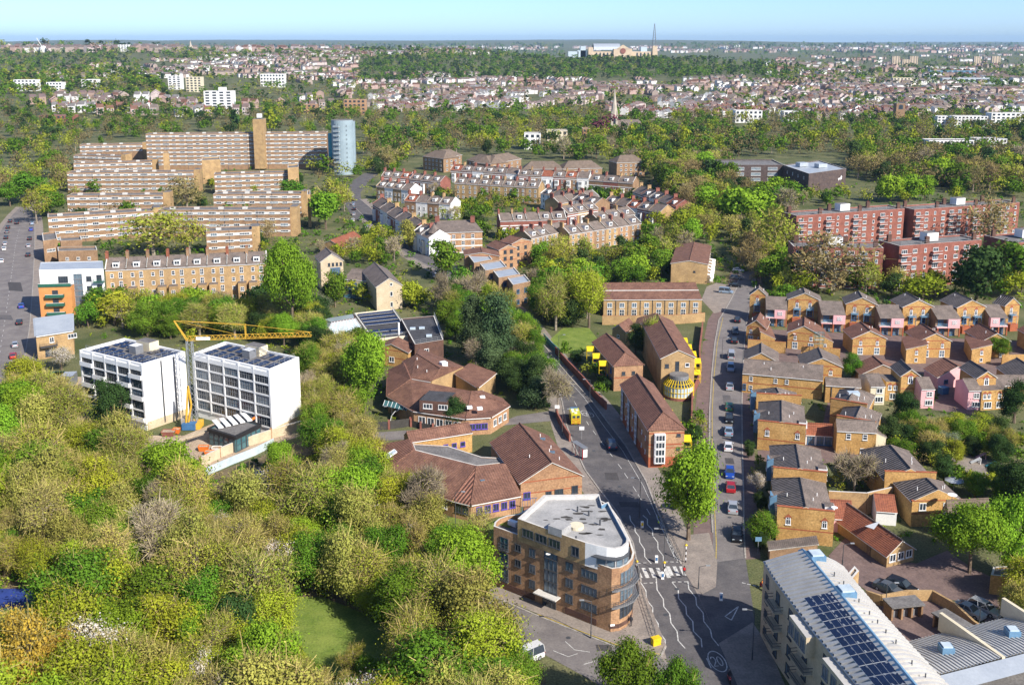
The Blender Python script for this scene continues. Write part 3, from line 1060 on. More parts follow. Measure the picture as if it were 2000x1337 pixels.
# side street on the right with the parked cars
SRL = [(1366, 1168), (1392, 1100), (1392, 1040), (1388, 960), (1385, 880), (1386, 800), (1390, 730), (1396, 670), (1404, 625), (1424, 592), (1440, 560), (1444, 530)]
SRR = [(1464, 1168), (1456, 1090), (1453, 1040), (1452, 960), (1450, 880), (1449, 800), (1450, 730), (1454, 670), (1459, 625), (1466, 592), (1476, 560), (1474, 530)]
pl, pr = widen(SRL[1:], SRR[1:], 3.5, 2.6)
ribbon('pavement_street', pl, pr, 'brick_paving', 0.016, road=False)
ribbon('road_street', SRL, SRR, 'asphalt_pale', 0.034)
kerb(SRL[2:]); kerb(SRR[1:])
sheet('road_junction', [(1366, 1166), (1392, 1098), (1456, 1090), (1470, 1180), (1478, 1260), (1450, 1340), (1404, 1255)], 'asphalt', 0.040)
# road at the bottom past the corner building
LRL = [(1330, 1330), (1290, 1283), (1200, 1262), (1120, 1230), (1040, 1198), (965, 1165), (900, 1130), (840, 1100)]
LRR = [(1345, 1420), (1240, 1380), (1150, 1325), (1060, 1276), (990, 1240), (915, 1205), (850, 1172), (800, 1146)]
ribbon('road_side', LRL, LRR, 'asphalt_pale', 0.046)
kerb([(1300, 1262)] + LRL[1:])
sheet('pavement_corner', [(1302, 1262), (1290, 1280), (1200, 1258), (1120, 1226), (1040, 1194), (930, 1150), (950, 1122), (1060, 1165), (1190, 1222), (1240, 1160), (1252, 1140)], 'paving', 0.060)
sheet('pavement_bottom_right', [(1404, 1256), (1440, 1335), (1452, 1400), (1560, 1400), (1500, 1260), (1470, 1215)], 'paving', 0.064)
sheet('pavement_island_street', [(1332, 1108), (1352, 1142), (1372, 1160), (1398, 1146), (1401, 1100), (1385, 1040), (1340, 1045)], 'paving', 0.068)
# street on the left edge
LSL = [(-60, 800), (-60, 720), (-40, 640), (-30, 560), (-15, 480), (8, 440), (24, 420), (40, 404)]
LSR = [(38, 800), (44, 720), (58, 640), (64, 560), (68, 480), (68, 440), (66, 420), (70, 404)]
pl, pr = widen(LSL, LSR, 2.5, 4.0)
ribbon('pavement_left', pl, pr, 'paving', 0.02, road=False)
ribbon('road_left', LSL, LSR, 'asphalt_pale', 0.028)
kerb(LSR)
# street between the terraces
ribbon('road_terraces', [(692, 430), (676, 402), (672, 380), (690, 352), (712, 338)], [(722, 424), (706, 398), (704, 376), (722, 352), (742, 338)], 'asphalt', 0.05)
# health-centre approach and car parks
sheet('road_approach', [(700, 846), (708, 862), (800, 858), (830, 852), (905, 846), (990, 830), (1075, 822), (1108, 832), (1090, 800), (1010, 812), (960, 832), (900, 838), (800, 840)], 'asphalt_pale', 0.052)
sheet('road_car_park_brick', [(1618, 1085), (1660, 1040), (1700, 1085), (1790, 1100), (1850, 1075), (1900, 1110), (1990, 1150), (1990, 1230), (1930, 1220), (1880, 1175), (1800, 1160), (1700, 1160), (1640, 1110)], 'brick_paving', 0.052)
sheet('road_car_park_rear', [(1690, 1180), (1800, 1165), (1880, 1205), (1960, 1250), (1990, 1300), (1800, 1310)], 'brick_paving', 0.056)
sheet('road_courts_right', [(1480, 900), (1640, 905), (1700, 880), (1640, 850), (1660, 770), (1620, 770), (1600, 860), (1480, 880)], 'brick_paving', 0.020)
sheet('road_alley_right', [(1820, 800), (1850, 730), (1885, 760), (1905, 810)], 'brick_paving', 0.022)
sheet('road_mews_middle', [(1440, 700), (1440, 640), (2060, 670), (2060, 745), (1800, 730), (1600, 720)], 'brick_paving', 0.018, road=False)
sheet('lawn_pocket_park', [(1075, 662), (1100, 640), (1150, 640), (1170, 665), (1128, 690), (1095, 690)], 'lawn', 0.024)
sheet('lawn_wood', [(490, 1165), (630, 1165), (780, 1225), (790, 1300), (640, 1335), (540, 1280)], 'lawn', 0.024, road=True)
sheet('lawn_clinic', [(840, 1010), (900, 1010), (985, 1020), (965, 1060), (900, 1060), (840, 1040)], 'lawn', 0.024)
sheet('sports_court', [(-60, 1150), (88, 1148), (96, 1210), (20, 1250), (-60, 1260)], 'sports_blue', 0.03)
sheet('site_ground', [(60, 745), (160, 735), (170, 800), (290, 850), (360, 850), (480, 800), (590, 830), (590, 850), (470, 890), (395, 915), (330, 900), (200, 850), (80, 790)], 'site_dirt', 0.024)
sheet('playground', [(1855, 895), (1880, 885), (1960, 905), (1985, 935), (1920, 950), (1880, 915)], 'paving', 0.024)
sheet('road_hill_right', [(1380, 560), (1400, 552), (1440, 560), (1440, 600), (1395, 612), (1370, 585)], 'paving', 0.026)
sheet('soil_woodland', [(-200, 760), (60, 760), (200, 860), (400, 930), (620, 850), (720, 900), (860, 1010), (920, 1110), (1000, 1190), (1060, 1300), (1100, 1500), (-400, 1500)], 'soil', 0.012, road=False)

# ---- painted markings
def paint(name, polys, mt='road_paint', z=0.050):
 mb = MB()
 for q in polys:
  w = [P(*p) for p in q]
  a = sum(w[i].x * w[(i + 1) % len(w)].y - w[(i + 1) % len(w)].x * w[i].y for i in range(len(w)))
  if a < 0: w = w[::-1]
  mb.poly([(p.x, p.y, z) for p in w], mt)
 return struct(mb, name)

def pline(name, pix, w=0.12, z=0.050, dash=None, mt='road_paint'):
 mb = MB()
 p = [P(*q) for q in pix]
 for i in range(len(p) - 1):
  a, b = p[i], p[i + 1]
  L = (b - a).length
  u = (b - a) / L
  n = Vector((-u.y, u.x, 0)) * w / 2
  t = 0.0
  while t < L:
   e = L if not dash else min(L, t + dash[0])
   s0, s1 = a + u * t, a + u * e
   mb.poly([(s0 - n).to_3d() + Vector((0, 0, z)), (s1 - n) + Vector((0, 0, z)), (s1 + n) + Vector((0, 0, z)), (s0 + n) + Vector((0, 0, z))], mt)
   t = e if not dash else t + dash[0] + dash[1]
 return struct(mb, name)

Z7 = lambda x, y: (900 + x * .3, 937 + y * .3)
for k, pts in enumerate([
  [(1170, 665), (1205, 720), (1210, 780), (1250, 830), (1248, 880), (1285, 935), (1288, 985), (1330, 1040), (1332, 1100)],
  [(1272, 640), (1278, 715), (1318, 775), (1322, 825), (1360, 870), (1368, 930), (1408, 985), (1415, 1045), (1460, 1095)],
  [(1375, 665), (1415, 715), (1418, 770), (1465, 825), (1470, 875), (1510, 920), (1515, 985), (1565, 1035), (1570, 1088)],
  [(1478, 660), (1485, 710), (1530, 765), (1535, 815), (1578, 865), (1582, 920), (1625, 975), (1635, 1025), (1680, 1080)],
  [(1100, 230), (1105, 265), (1133, 300), (1135, 335), (1162, 370), (1165, 405), (1195, 450), (1198, 500), (1240, 545)],
  [(1185, 230), (1215, 255), (1215, 290), (1248, 325), (1250, 365), (1282, 405), (1284, 450), (1318, 495), (1320, 530)],
  [(1275, 225), (1280, 255), (1310, 290), (1312, 325), (1345, 365), (1348, 405), (1380, 445), (1385, 485), (1415, 525)]]):
 pline('road_marking_zigzag', [Z7(*p) for p in pts], 0.17, 0.052)
zb = []
for i in range(5):
 x = 1140 + i * 46
 zb.append([Z7(x - 10, 572), Z7(x + 14, 572), Z7(x + 44, 636), Z7(x + 18, 638)])
for i in range(4):
 x = 1335 + i * 42
 zb.append([Z7(x, 562), Z7(x + 24, 562), Z7(x + 52, 622), Z7(x + 28, 624)])
paint('road_marking_zebra', zb, z=0.054)
pline('road_marking_give_way', [Z7(1150, 542), Z7(1225, 538)], .2, .053, (0.6, .4))
pline('road_marking_give_way', [Z7(1325, 532), Z7(1415, 534)], .2, .053, (0.6, .4))
pline('road_marking_give_way', [Z7(1190, 672), Z7(1275, 668)], .2, .053, (0.6, .4))
pline('road_marking_give_way', [Z7(1375, 664), Z7(1475, 662)], .2, .053, (0.6, .4))
pline('road_marking_centre', [(1270, 1005), (1243, 960), (1214, 915), (1180, 870), (1150, 830), (1125, 790), (1100, 745), (1066, 700)], .12, .05, (2.5, 4.0))
pline('road_marking_line', [(1318, 1090), (1296, 1040), (1276, 992), (1256, 948), (1216, 880), (1178, 830), (1140, 775), (1104, 736), (1064, 690)], .10, .05)
pline('road_marking_yellow', [(1398, 1118), (1399, 1060), (1394, 960), (1391, 880), (1391, 800), (1395, 730), (1401, 670), (1412, 620)], .12, .052, mt='yellow_paint')
pline('road_marking_yellow', [(1292, 1278), (1205, 1259), (1120, 1227), (1050, 1199)], .12, .066, mt='yellow_paint')
pline('road_marking_triangle', [Z7(1720, 888), Z7(1808, 822), Z7(1762, 912), Z7(1720, 888)], .18, .056)
pline('road_marking_street', [Z7(1830, 668), Z7(1940, 695)], .2, .056, (.6, .3))
pline('road_marking_bay', [Z7(600, 1110), Z7(700, 1150), Z7(760, 1130)], .12, .06)
pline('road_marking_bay', [Z7(680, 1050), Z7(740, 1105), Z7(840, 1120)], .12, .06)
pline('road_marking_bay', [Z7(800, 1200), Z7(870, 1180), Z7(900, 1185)], .12, .06)
pline('road_marking_lane', [Z7(1600, 1160), Z7(1630, 1225)], .15, .056)
pline('road_marking_left_street', [(-2, 700), (12, 610), (22, 540), (30, 480), (38, 445)], .12, .04, (2.0, 4.0))

rp = random.Random(8)
for px, py in ((1340, 1190), (1290, 1075), (1230, 985), (1195, 930), (1150, 850), (1120, 800), (1380, 1290), (1425, 900), (1420, 780), (1180, 1265), (30, 560), (10, 620)):
 w, h = rp.uniform(8, 22), rp.uniform(4, 12)
 paint('road_patch', [[(px - w, py - h), (px + w * .7, py - h * .9), (px + w, py + h), (px - w * .8, py + h * .8)]], 'asphalt' if rp.random() < .4 else 'road_repair', .0485)
for px, py in ((1322, 1150), (1300, 1200), (1255, 1010), (1210, 950), (1160, 880), (1425, 1010), (1420, 850), (1110, 1245)):
 c = P(px, py); m = MB(); m.cyl((c.x, c.y, .03), .38, .023, 'dark_metal', 12); struct(m, 'road_manhole')

# the 20 roundel
def roundel(c, rx, ry, z=0.058, turn=0.0):
 mb = MB()
 o = P(*c)
 ux = (P(c[0] + 10, c[1]) - o).normalized(); uy = Vector((-ux.y, ux.x, 0))
 ca, sa = math.cos(turn), math.sin(turn)
 f = lambda x, y: o + ux * (x * ca - y * sa) + uy * (x * sa + y * ca) + Vector((0, 0, z))
 n = 32
 for k in range(n):
  t0, t1 = 2 * math.pi * k / n, 2 * math.pi * (k + 1) / n
  mb.poly([f(rx * math.cos(t0), ry * math.sin(t0)), f(rx * math.cos(t1), ry * math.sin(t1)), f((rx - .16) * math.cos(t1), (ry - .2) * math.sin(t1)), f((rx - .16) * math.cos(t0), (ry - .2) * math.sin(t0))][::-1], 'road_paint')
 def stroke(a, b, w=.15):
  a = Vector(a); b = Vector(b); u = (b - a).normalized(); n_ = Vector((-u.y, u.x)) * w / 2
  mb.poly([f(*(a - n_)), f(*(b - n_)), f(*(b + n_)), f(*(a + n_))], 'road_paint')
 # 2
 w_, h_ = rx * .30, ry * .42
 x0 = -rx * .62
 two = [(x0, h_ * .6), (x0 + w_ * .3, h_), (x0 + w_ * 1.2, h_), (x0 + w_ * 1.6, h_ * .5), (x0 + w_ * 1.5, 0), (x0, -h_), (x0 + w_ * 1.7, -h_)]
 for i in range(len(two) - 1): stroke(two[i], two[i + 1])
 zc = rx * .30
 for k in range(14):
  t0, t1 = 2 * math.pi * k / 14, 2 * math.pi * (k + 1) / 14
  stroke((zc + w_ * .85 * math.cos(t0), h_ * math.sin(t0)), (zc + w_ * .85 * math.cos(t1), h_ * math.sin(t1)))
 return struct(mb, 'road_marking_twenty')
roundel((1401, 1291), 1.25, 2.6, turn=.12)
roundel((1147, 808), 1.2, 2.4, turn=.5)

# ------------------------------------------------------------------ corner apartment building
def corner_building():
 hp, hr = 10.5, 13.4
 body = [(964, 1027), (1040, 1054), (1120, 1083), (1175, 1103), (1195, 1110), (1212, 1108), (1226, 1101), (1236, 1090), (1239, 1078), (1232, 1055), (1212, 1015), (1190, 985), (1165, 972), (1062, 976), (1012, 1003), (990, 1006), (974, 1012), (966, 1019)]
 ring = [xy(P(x, y, hp)) for x, y in body]
 b = FLAT('apartment_building', 'orange-brick flat-roofed corner block with rounded glazed nose at the junction', ring, hp, 'brick_orange', 'roof_felt', 'apartment building', par=.9, cop='coping', pt=.3)
 # base plinth band and coping line
 A, Bp = ring[0], ring[4]
 Lt = math.hypot(Bp[0] - A[0], Bp[1] - A[1])
 z7 = lambda x: (x - 215) / (985 - 215) * Lt        # zoom column to metres along the long front
 zs = [2.0, 4.7, 7.4]
 def z7w(x, z, w, h, st, nm='window'):
  return window(b, A, Bp, z7(x), z, w, h, st, name=nm)
 for z in zs:
  z7w(290, z - .3, 1.7, 2.1, 'dark_teal')
  balcony(b, A, Bp, z7(290), z - .45, 1.9, .45, 'dark_metal', 'dark_metal')
  z7w(385, z + .3, 1.25, 1.2, 'dark')
  z7w(482, z + .2, 1.2, 1.4, 'dark_pale')
  z7w(725, z + .2, 1.35, 1.4, 'dark_pale')
  z7w(850, z + .2, 2.9, 1.3, 'dark_pale')
 # stair glazing
 for k in range(4):
  z7w(605, 2.6 + k * 1.95, 2.5, 1.85, 'dark_pale', 'stair_window')
 mb = MB()
 dx, dy = (Bp[0] - A[0]) / Lt, (Bp[1] - A[1]) / Lt
 rz = math.atan2(dy, dx)
 fp = lambda s, o: (A[0] + dx * s + dy * o, A[1] + dy * s - dx * o)
 c = fp(z7(597), .7); mb.box((c[0], c[1], 2.45), (4.3, 1.5, .18), 'coping', rz)
 mb.build('entrance_canopy', b)
 z7w(597, .05, 2.6, 2.2, 'dark', 'entrance_door')
 # dark railings / plinth louvres along the pavement
 for s0, s1 in ((300, 500), (700, 900)):
  mb = MB(); c = fp((z7(s0) + z7(s1)) / 2, .02); mb.box((c[0], c[1], .75), (z7(s1) - z7(s0), .12, 1.0), 'brick_dark', rz)
  mb.build('plinth_grille', b)
 # nose: glazing, balconies
 no = [Vector(ring[k]) for k in range(4, 10)]
 nose = []
 for k in range(len(no) - 1):
  for t in (0, .5):
   nose.append(no[k] + (no[k + 1] - no[k]) * t)
 nose.append(no[-1])
 cen = Vector((sum(p.x for p in nose) / len(nose), sum(p.y for p in nose) / len(nose)))
 def off(p, d):
  u = (p - cen).normalized(); return p + u * d
 for lev, z in enumerate((2.0, 4.8, 7.5)):
  for k in range(2, 8):
   p, q = off(nose[k], .03), off(nose[k + 1], .03)
   L_ = (q - p).length
   window(b, p, q, L_ / 2, z, max(.6, L_ - .12), 2.1, 'grey_pale_plain' if lev else 'dark_plain', name='nose_window')
  if lev < 2:
   m = MB()
   zz = z - .2 + (2.75 if lev == 0 else 2.75) - 2.75
   for k in range(1, 9):
    p, q = nose[k], nose[k + 1]
    po, qo = off(p, 1.15), off(q, 1.15)
    m.poly([(p.x, p.y, zz + 2.6), (po.x, po.y, zz + 2.6), (qo.x, qo.y, zz + 2.6), (q.x, q.y, zz + 2.6)][::-1], 'grey_metal')
    m.poly([(p.x, p.y, zz + 2.45), (po.x, po.y, zz + 2.45), (qo.x, qo.y, zz + 2.45), (q.x, q.y, zz + 2.45)], 'grey_metal')
    m.poly([(po.x, po.y, zz + 2.45), (qo.x, qo.y, zz + 2.45), (qo.x, qo.y, zz + 2.75), (po.x, po.y, zz + 2.75)], 'grey_metal')
    for r in (3.05, 3.35, 3.6):
     m.bar((po.x, po.y, zz + r), (qo.x, qo.y, zz + r), .03, 'dark_metal')
    for t in (0, .33, .66):
     e = po + (qo - po) * t
     m.bar((e.x, e.y, zz + 2.6), (e.x, e.y, zz + 3.6), .022, 'dark_metal')
   m.build('balcony', b)
 # brick band round the foot of the nose with the white name board
 m = MB()
 for k in range(0, 8):
  p, q = off(nose[k], .04), off(nose[k + 1], .04)
  m.poly([(p.x, p.y, .55), (q.x, q.y, .55), (q.x, q.y, 1.25), (p.x, p.y, 1.25)], 'brick_dark')
 m.build('plinth_grille', b)
 m = MB(); p, q = off(nose[0], .07), off(nose[1], .07)
 m.poly([(p.x, p.y, 1.0), (q.x, q.y, 1.0), (q.x, q.y, 1.35), (p.x, p.y, 1.35)], 'white_paint'); m.build('name_board', b)
 # raised middle of the long parapet
 m = MB(); c = fp((z7(520) + z7(690)) / 2, -.12); m.box((c[0], c[1], hp + .35), (z7(690) - z7(520), .35, .7), 'brick_orange', rz, top='coping'); m.build('raised_parapet', b)
 # penthouse storey
 pen = [(1011, 1012), (1058, 1029), (1105, 1046), (1143, 1059), (1165, 1065), (1185, 1069.5), (1203, 1071), (1218, 1067.5), (1227, 1060), (1228, 1052), (1218, 1034), (1188, 979), (1176, 984), (1170, 964), (1062, 966)]
 pr = [xy(P(x, y, hr)) for x, y in pen]
 m = MB()
 n = len(pr)
 wl_ = ['brick_pale'] * 3 + ['render_white'] * 8 + ['brick_pale'] * 4
 for k in range(n):
  a, q = pr[k], pr[(k + 1) % n]
  mt = 'render_white' if 3 <= k <= 9 else 'brick_stock'
  m.poly([(a[0], a[1], hp - .9), (q[0], q[1], hp - .9), (q[0], q[1], hr), (a[0], a[1], hr)], mt)
 pw = m.build('penthouse_wall', b)
 # rim + roof surface
 cx = sum(p[0] for p in pr) / n; cy = sum(p[1] for p in pr) / n
 inn = [(p[0] + (cx - p[0]) * .06, p[1] + (cy - p[1]) * .06) for p in pr]
 m = MB()
 for k in range(n):
  j = (k + 1) % n
  m.poly([(pr[k][0], pr[k][1], hr), (pr[j][0], pr[j][1], hr), (inn[j][0], inn[j][1], hr), (inn[k][0], inn[k][1], hr)], 'coping')
  m.poly([(inn[k][0], inn[k][1], hr), (inn[j][0], inn[j][1], hr), (inn[j][0], inn[j][1], hr - .6), (inn[k][0], inn[k][1], hr - .6)], 'steel_blue' if 7 <= k <= 12 else 'coping')
 m.build('roof_rim', b)
 m = MB(); m.poly([(p[0], p[1], hr - .6) for p in inn], 'roof_pale'); rf = m.build('roof', b)
 rng = random.Random(3)
 m = MB()
 for k in range(26):
  x, y = rng.uniform(1055, 1185), rng.uniform(985, 1045)
  c = P(x, y, hr - .6)
  r = rng.uniform(.15, .7)
  pts = []
  for j in range(7):
   t = j / 7 * 6.283
   rr = r * rng.uniform(.5, 1.2)
   pts.append((c.x + rr * 1.7 * math.cos(t), c.y + rr * .7 * math.sin(t), hr - .594))
  m.poly(pts, 'roof_stain')
 o = m.build('roof_stains', rf); o['kind'] = 'stuff'
 m = MB(); c = P(1093, 1029, hr + .3); m.box((c.x, c.y, hr + .1), (2.6, 2.6, 1.3), 'roof_pale', rz); m.build('roof_hatch', b)
 m = MB(); c = P(1126, 1023, hr); m.cyl((c.x, c.y, hr - .6), 1.15, .5, 'render_cream', 18); m.build('roof_lantern', b)
 for (x, y) in ((1128, 992), (1172, 1018), (1125, 1050), (1150, 1000)):
  m = MB(); c = P(x, y, hr); m.cyl((c.x, c.y, hr - .6), .14, .9, 'dark_metal', 8); m.build('vent_pipe', b)
 # penthouse windows on the long side and the glazed corner with its louvre brow
 wgrid(b, pr[0], pr[2], 3, [hp + .25], 2.2, 1.4, 'dark', .8)
 window(b, pr[2], pr[3], 1.8, hp + .1, 1.4, 1.6, 'dark')
 for k in range(4, 9):
  L_ = math.hypot(pr[k + 1][0] - pr[k][0], pr[k + 1][1] - pr[k][1])
  window(b, pr[k], pr[k + 1], L_ / 2, hp - .4, max(.5, L_ - .1), 1.7, 'grey_pale_plain', name='penthouse_window')
 m = MB()
 for k in range(4, 9):
  a, q = Vector(pr[k]), Vector(pr[k + 1])
  ao, qo = a + (a - cen).normalized() * .9, q + (q - cen).normalized() * .9
  m.poly([(a.x, a.y, hp + 1.5), (ao.x, ao.y, hp + 1.35), (qo.x, qo.y, hp + 1.35), (q.x, q.y, hp + 1.5)][::-1], 'dark_metal')
  m.poly([(ao.x, ao.y, hp + 1.25), (qo.x, qo.y, hp + 1.25), (qo.x, qo.y, hp + 1.4), (ao.x, ao.y, hp + 1.4)], 'dark_metal')
 m.build('sun_louvre', b)
 # terrace furniture on the rounded back end
 m = MB(); c = P(1002, 1022, hp - .6); m.box((c.x, c.y, hp - .5), (1.6, .8, .8), 'white_paint', rz); m.build('terrace_planter', b)
 m = MB(); c = P(985, 1020, hp - .9); m.box((c.x, c.y, hp - .88), (3.6, 2.2, .03), 'grass', rz); m.build('terrace_turf', b)
 # satellite dish on the front
 m = MB(); c = fp(z7(597), .4); m.cyl((c[0], c[1], 9.3), .12, .1, 'white_paint', 8, .4); m.build('satellite_dish', b)
corner_building()

# small red-tiled annexe and white flank wall beside it
b, d = GH('annexe', 'low brown-tiled annexe squeezed behind the corner block', (950, 1090), (975, 1075), (955, 1048), 4.0, 5.2, 'render_white', ('tile_brown', 'tile_brown'), cat='annexe')
b, d = PG('clinic_porch', 'red-tiled porch roof between the clinic hall and the corner block', (1025, 1004), (1140, 992), (1030, 990), 3.6, 4.6, 'brick_orange', ('tile_brown', 'tile_brown'), cat='porch')
m = MB(); a = P(1020, 985, 3)
for k in range(6):
 m.bar((a.x + k * .5, a.y, 0), (a.x + k * .5, a.y + .2, 4.2), .05, 'blue_paint')
m.bar((a.x - .2, a.y, 4.2), (a.x + 2.8, a.y, 4.4), .06, 'blue_paint')
o = m.build('blue_trellis', None, base=(a.x, a.y, 0)); tag(o, 'small blue metal trellis on the clinic porch', 'trellis')

# ------------------------------------------------------------------ curved metal-roofed block at the bottom right
def curved_block():
 eave, rg = 12.0, 15.2
 # left eaves line (front to back along the road), ridge line, right eaves line
 le = [P(x, y, eave) for x, y in ((1492, 1095), (1510, 1126), (1533, 1158), (1560, 1194), (1594, 1238), (1636, 1290), (1688, 1352), (1730, 1402))]
 rd = [P(x, y, rg) for x, y in ((1567, 1074), (1593, 1105), (1621, 1139), (1651, 1175), (1687, 1219), (1729, 1270), (1784, 1337), (1826, 1388))]
 re = [P(x, y, 12.6) for x, y in ((1646, 1106), (1671, 1138), (1699, 1171), (1728, 1204), (1761, 1241), (1806, 1290), (1862, 1350), (1902, 1395))]
 c = (le[3] + re[3]) / 2
 b = thing('apartment_building', 'pale-brick block with ribbed curved metal roof and solar panels, bottom right corner', 'apartment building', (c.x, c.y, 0))
 foot([xy(p) for p in le] + [xy(p) for p in reversed(re)])
 N = 8
 def leftpt(k, t, lift=0.0):      # gently curved left slope
  a, q = le[k], rd[k]
  return Vector((a.x + (q.x - a.x) * t, a.y + (q.y - a.y) * t, eave + (rg - eave) * (t + .02 * math.sin(t * 3.14)) + lift))
 def rightpt(k, t, lift=0.0):     # barrel right slope
  a, q = rd[k], re[k]
  z = (rg - .45) - (rg - .45 - 12.6) * t ** 2.2
  return Vector((a.x + (q.x - a.x) * t, a.y + (q.y - a.y) * t, z + lift))
 def li(f, k, s, t, lift=0.0):
  return f(k, t, lift).lerp(f(k + 1, t, lift), s)
 left = MB(); right = MB()
 for k in range(7):
  L_ = (rd[k + 1] - rd[k]).length
  nr = max(5, int(L_ / .95))
  for i in range(nr):
   s0, s1 = i / nr, (i + 1) / nr
   sm = s0 + (s1 - s0) * .5
   for f, mb, lo in ((leftpt, left, 1), (rightpt, right, 1)):
    for j in range(5):
     t0, t1 = j / 5, (j + 1) / 5
     for (u0, u1, lf) in ((s0, sm, 0.0), (sm, s1, .3)):
      q4 = [li(f, k, u0, t0, lf), li(f, k, u1, t0, lf), li(f, k, u1, t1, lf), li(f, k, u0, t1, lf)]
      mb.poly(q4 if f is leftpt else q4, 'metal_roof')
     for u, z0, z1 in ((sm, 0, .3), (s1, .3, 0)):
      mb.poly([li(f, k, u, t0, z0), li(f, k, u, t0, z1), li(f, k, u, t1, z1), li(f, k, u, t1, z0)], 'metal_roof')
 left.build('roof_slope', b); right.build('roof_slope', b)
 # blue ridge flashing with its step
 m = MB()
 for k in range(7):
  for (f0, t0, l0, f1, t1, l1) in ((leftpt, .88, .18, leftpt, 1.0, .35), (leftpt, 1.0, .35, rightpt, .09, .42)):
   m.poly([f0(k, t0, l0), f0(k + 1, t0, l0), f1(k + 1, t1, l1), f1(k, t1, l1)], 'steel_blue')
  m.poly([rightpt(k, .09, .42), rightpt(k + 1, .09, .42), rightpt(k + 1, .09, 0), rightpt(k, .09, 0)], 'coping')
 m.build('ridge_flashing', b)
 # gable ends and walls
 w = MB()
 for k in range(7):
  w.poly([(le[k + 1].x, le[k + 1].y, 0), (le[k].x, le[k].y, 0), le[k], le[k + 1]], 'brick_pale')
  w.poly([(re[k].x, re[k].y, 0), (re[k + 1].x, re[k + 1].y, 0), re[k + 1], re[k]], 'brick_pale')
 end = [leftpt(0, t) for t in (0, .25, .5, .75, 1)] + [rightpt(0, t) for t in (0, .25, .5, .75, 1)]
 w.poly([(re[0].x, re[0].y, 0), (le[0].x, le[0].y, 0)] + end, 'brick_pale')
 w.build('wall', b)
 m = MB()
 for k in range(7):
  m.bar(le[k] + Vector((0, 0, -.1)), le[k + 1] + Vector((0, 0, -.1)), .14, 'galvanised', 6)
 m.build('gutter', b)
 # solar panels: four across, rows down the left slope
 pm = None
 for k in range(2, 7):
  L_ = (rd[k + 1] - rd[k]).length
  nr = max(2, int(L_ / 1.75))
  for i in range(nr):
   for j in range(4):
    t0 = .86 - j * .150; t1 = t0 - .140
    if t1 < .05: continue
    if k == 2 and i < nr * .25: continue
    s0, s1 = (i + .03) / nr, (i + .97) / nr
    q = [li(leftpt, k, s0, t1, .30), li(leftpt, k, s0, t0, .30), li(leftpt, k, s1, t0, .30), li(leftpt, k, s1, t1, .30)]
    p = MB(); p.poly(q, 'solar')
    for e in range(4):
     p.poly([q[e], q[(e + 1) % 4], q[(e + 1) % 4] - Vector((0, 0, .1)), q[e] - Vector((0, 0, .1))], 'white_paint')
    p.build('solar_panel', b)
 # roof lights and vents on the barrel side
 for (s, k) in ((.35, 0), (.45, 2)):
  q = li(rightpt, k, s, .22, 0); u = (rd[k + 1] - rd[k]).normalized()
  m = MB(); m.box((q.x, q.y, q.z + .35), (2.2, 2.2, 1.0), 'steel_blue', math.atan2(u.y, u.x)); m.box((q.x, q.y, q.z + .95), (1.7, 1.7, .3), 'glass_white', math.atan2(u.y, u.x)); m.build('roof_light', b)
 for (k, s, t) in ((1, .4, .25), (1, .9, .3), (2, .9, .3), (3, .5, .3), (3, .9, .32), (4, .3, .32), (4, .7, .35), (5, .4, .3), (5, .8, .35)):
  q = li(rightpt, k, s, t, 0)
  m = MB(); m.bar((q.x - .6, q.y, q.z + .15), (q.x + .4, q.y - .05, q.z + .15), .06, 'galvanised'); m.bar((q.x + .4, q.y, q.z), (q.x + .4, q.y, q.z + .7), .08, 'dark_metal', 6); m.build('vent_pipe', b)
 # left façade: windows, recessed balconies with stacked decks, top terrace cut into the roof
 for k in range(7):
  A, Bp = xy(le[k]), xy(le[k + 1])
  # seen from outside the road side: left to right is far to near reversed
  L_ = math.hypot(Bp[0] - A[0], Bp[1] - A[1])
  n = max(1, int(L_ / 3.0))
  for i in range(n):
   for z in (.9, 3.7, 6.5, 9.2):
    window(b, A, Bp, L_ * (i + .5) / n, z, 1.3, 1.6, 'dark_pale')
  if k in (1, 3, 5):
   for z in (3.0, 5.8, 8.6):
    balcony(b, A, Bp, L_ / 2, z, min(5.0, L_ - .6), 1.3, 'brick_pale', 'dark_metal')
 # oversailing upper bay with terrace
 for k0, s in ((3, 0.0), (4, .75)):
  a = li(leftpt, k0, s, -.02); q = li(leftpt, k0 + 1, s if k0 < 5 else .9, -.02)
  u = (q - a); u.z = 0; L_ = u.length; u.normalize(); n_ = Vector((u.y, -u.x, 0))
  n_ = n_ if n_.x < 0 else -n_
  m = MB()
  r4 = [a + n_ * 1.2, q + n_ * 1.2, q - n_ * .3, a - n_ * .3]
  m.prism([xy(p) for p in r4], 8.6, 11.6, 'brick_pale', 'metal_roof', True)
  m.build('upper_bay', b)
  for i in range(3):
   window(b, r4[0], r4[1], L_ * (i + .5) / 3, 9.3, 1.4, 1.7, 'grey_pale', .01)
 # lower wing with green-grey ribbed vaults at the very bottom
 return b
curved_block()

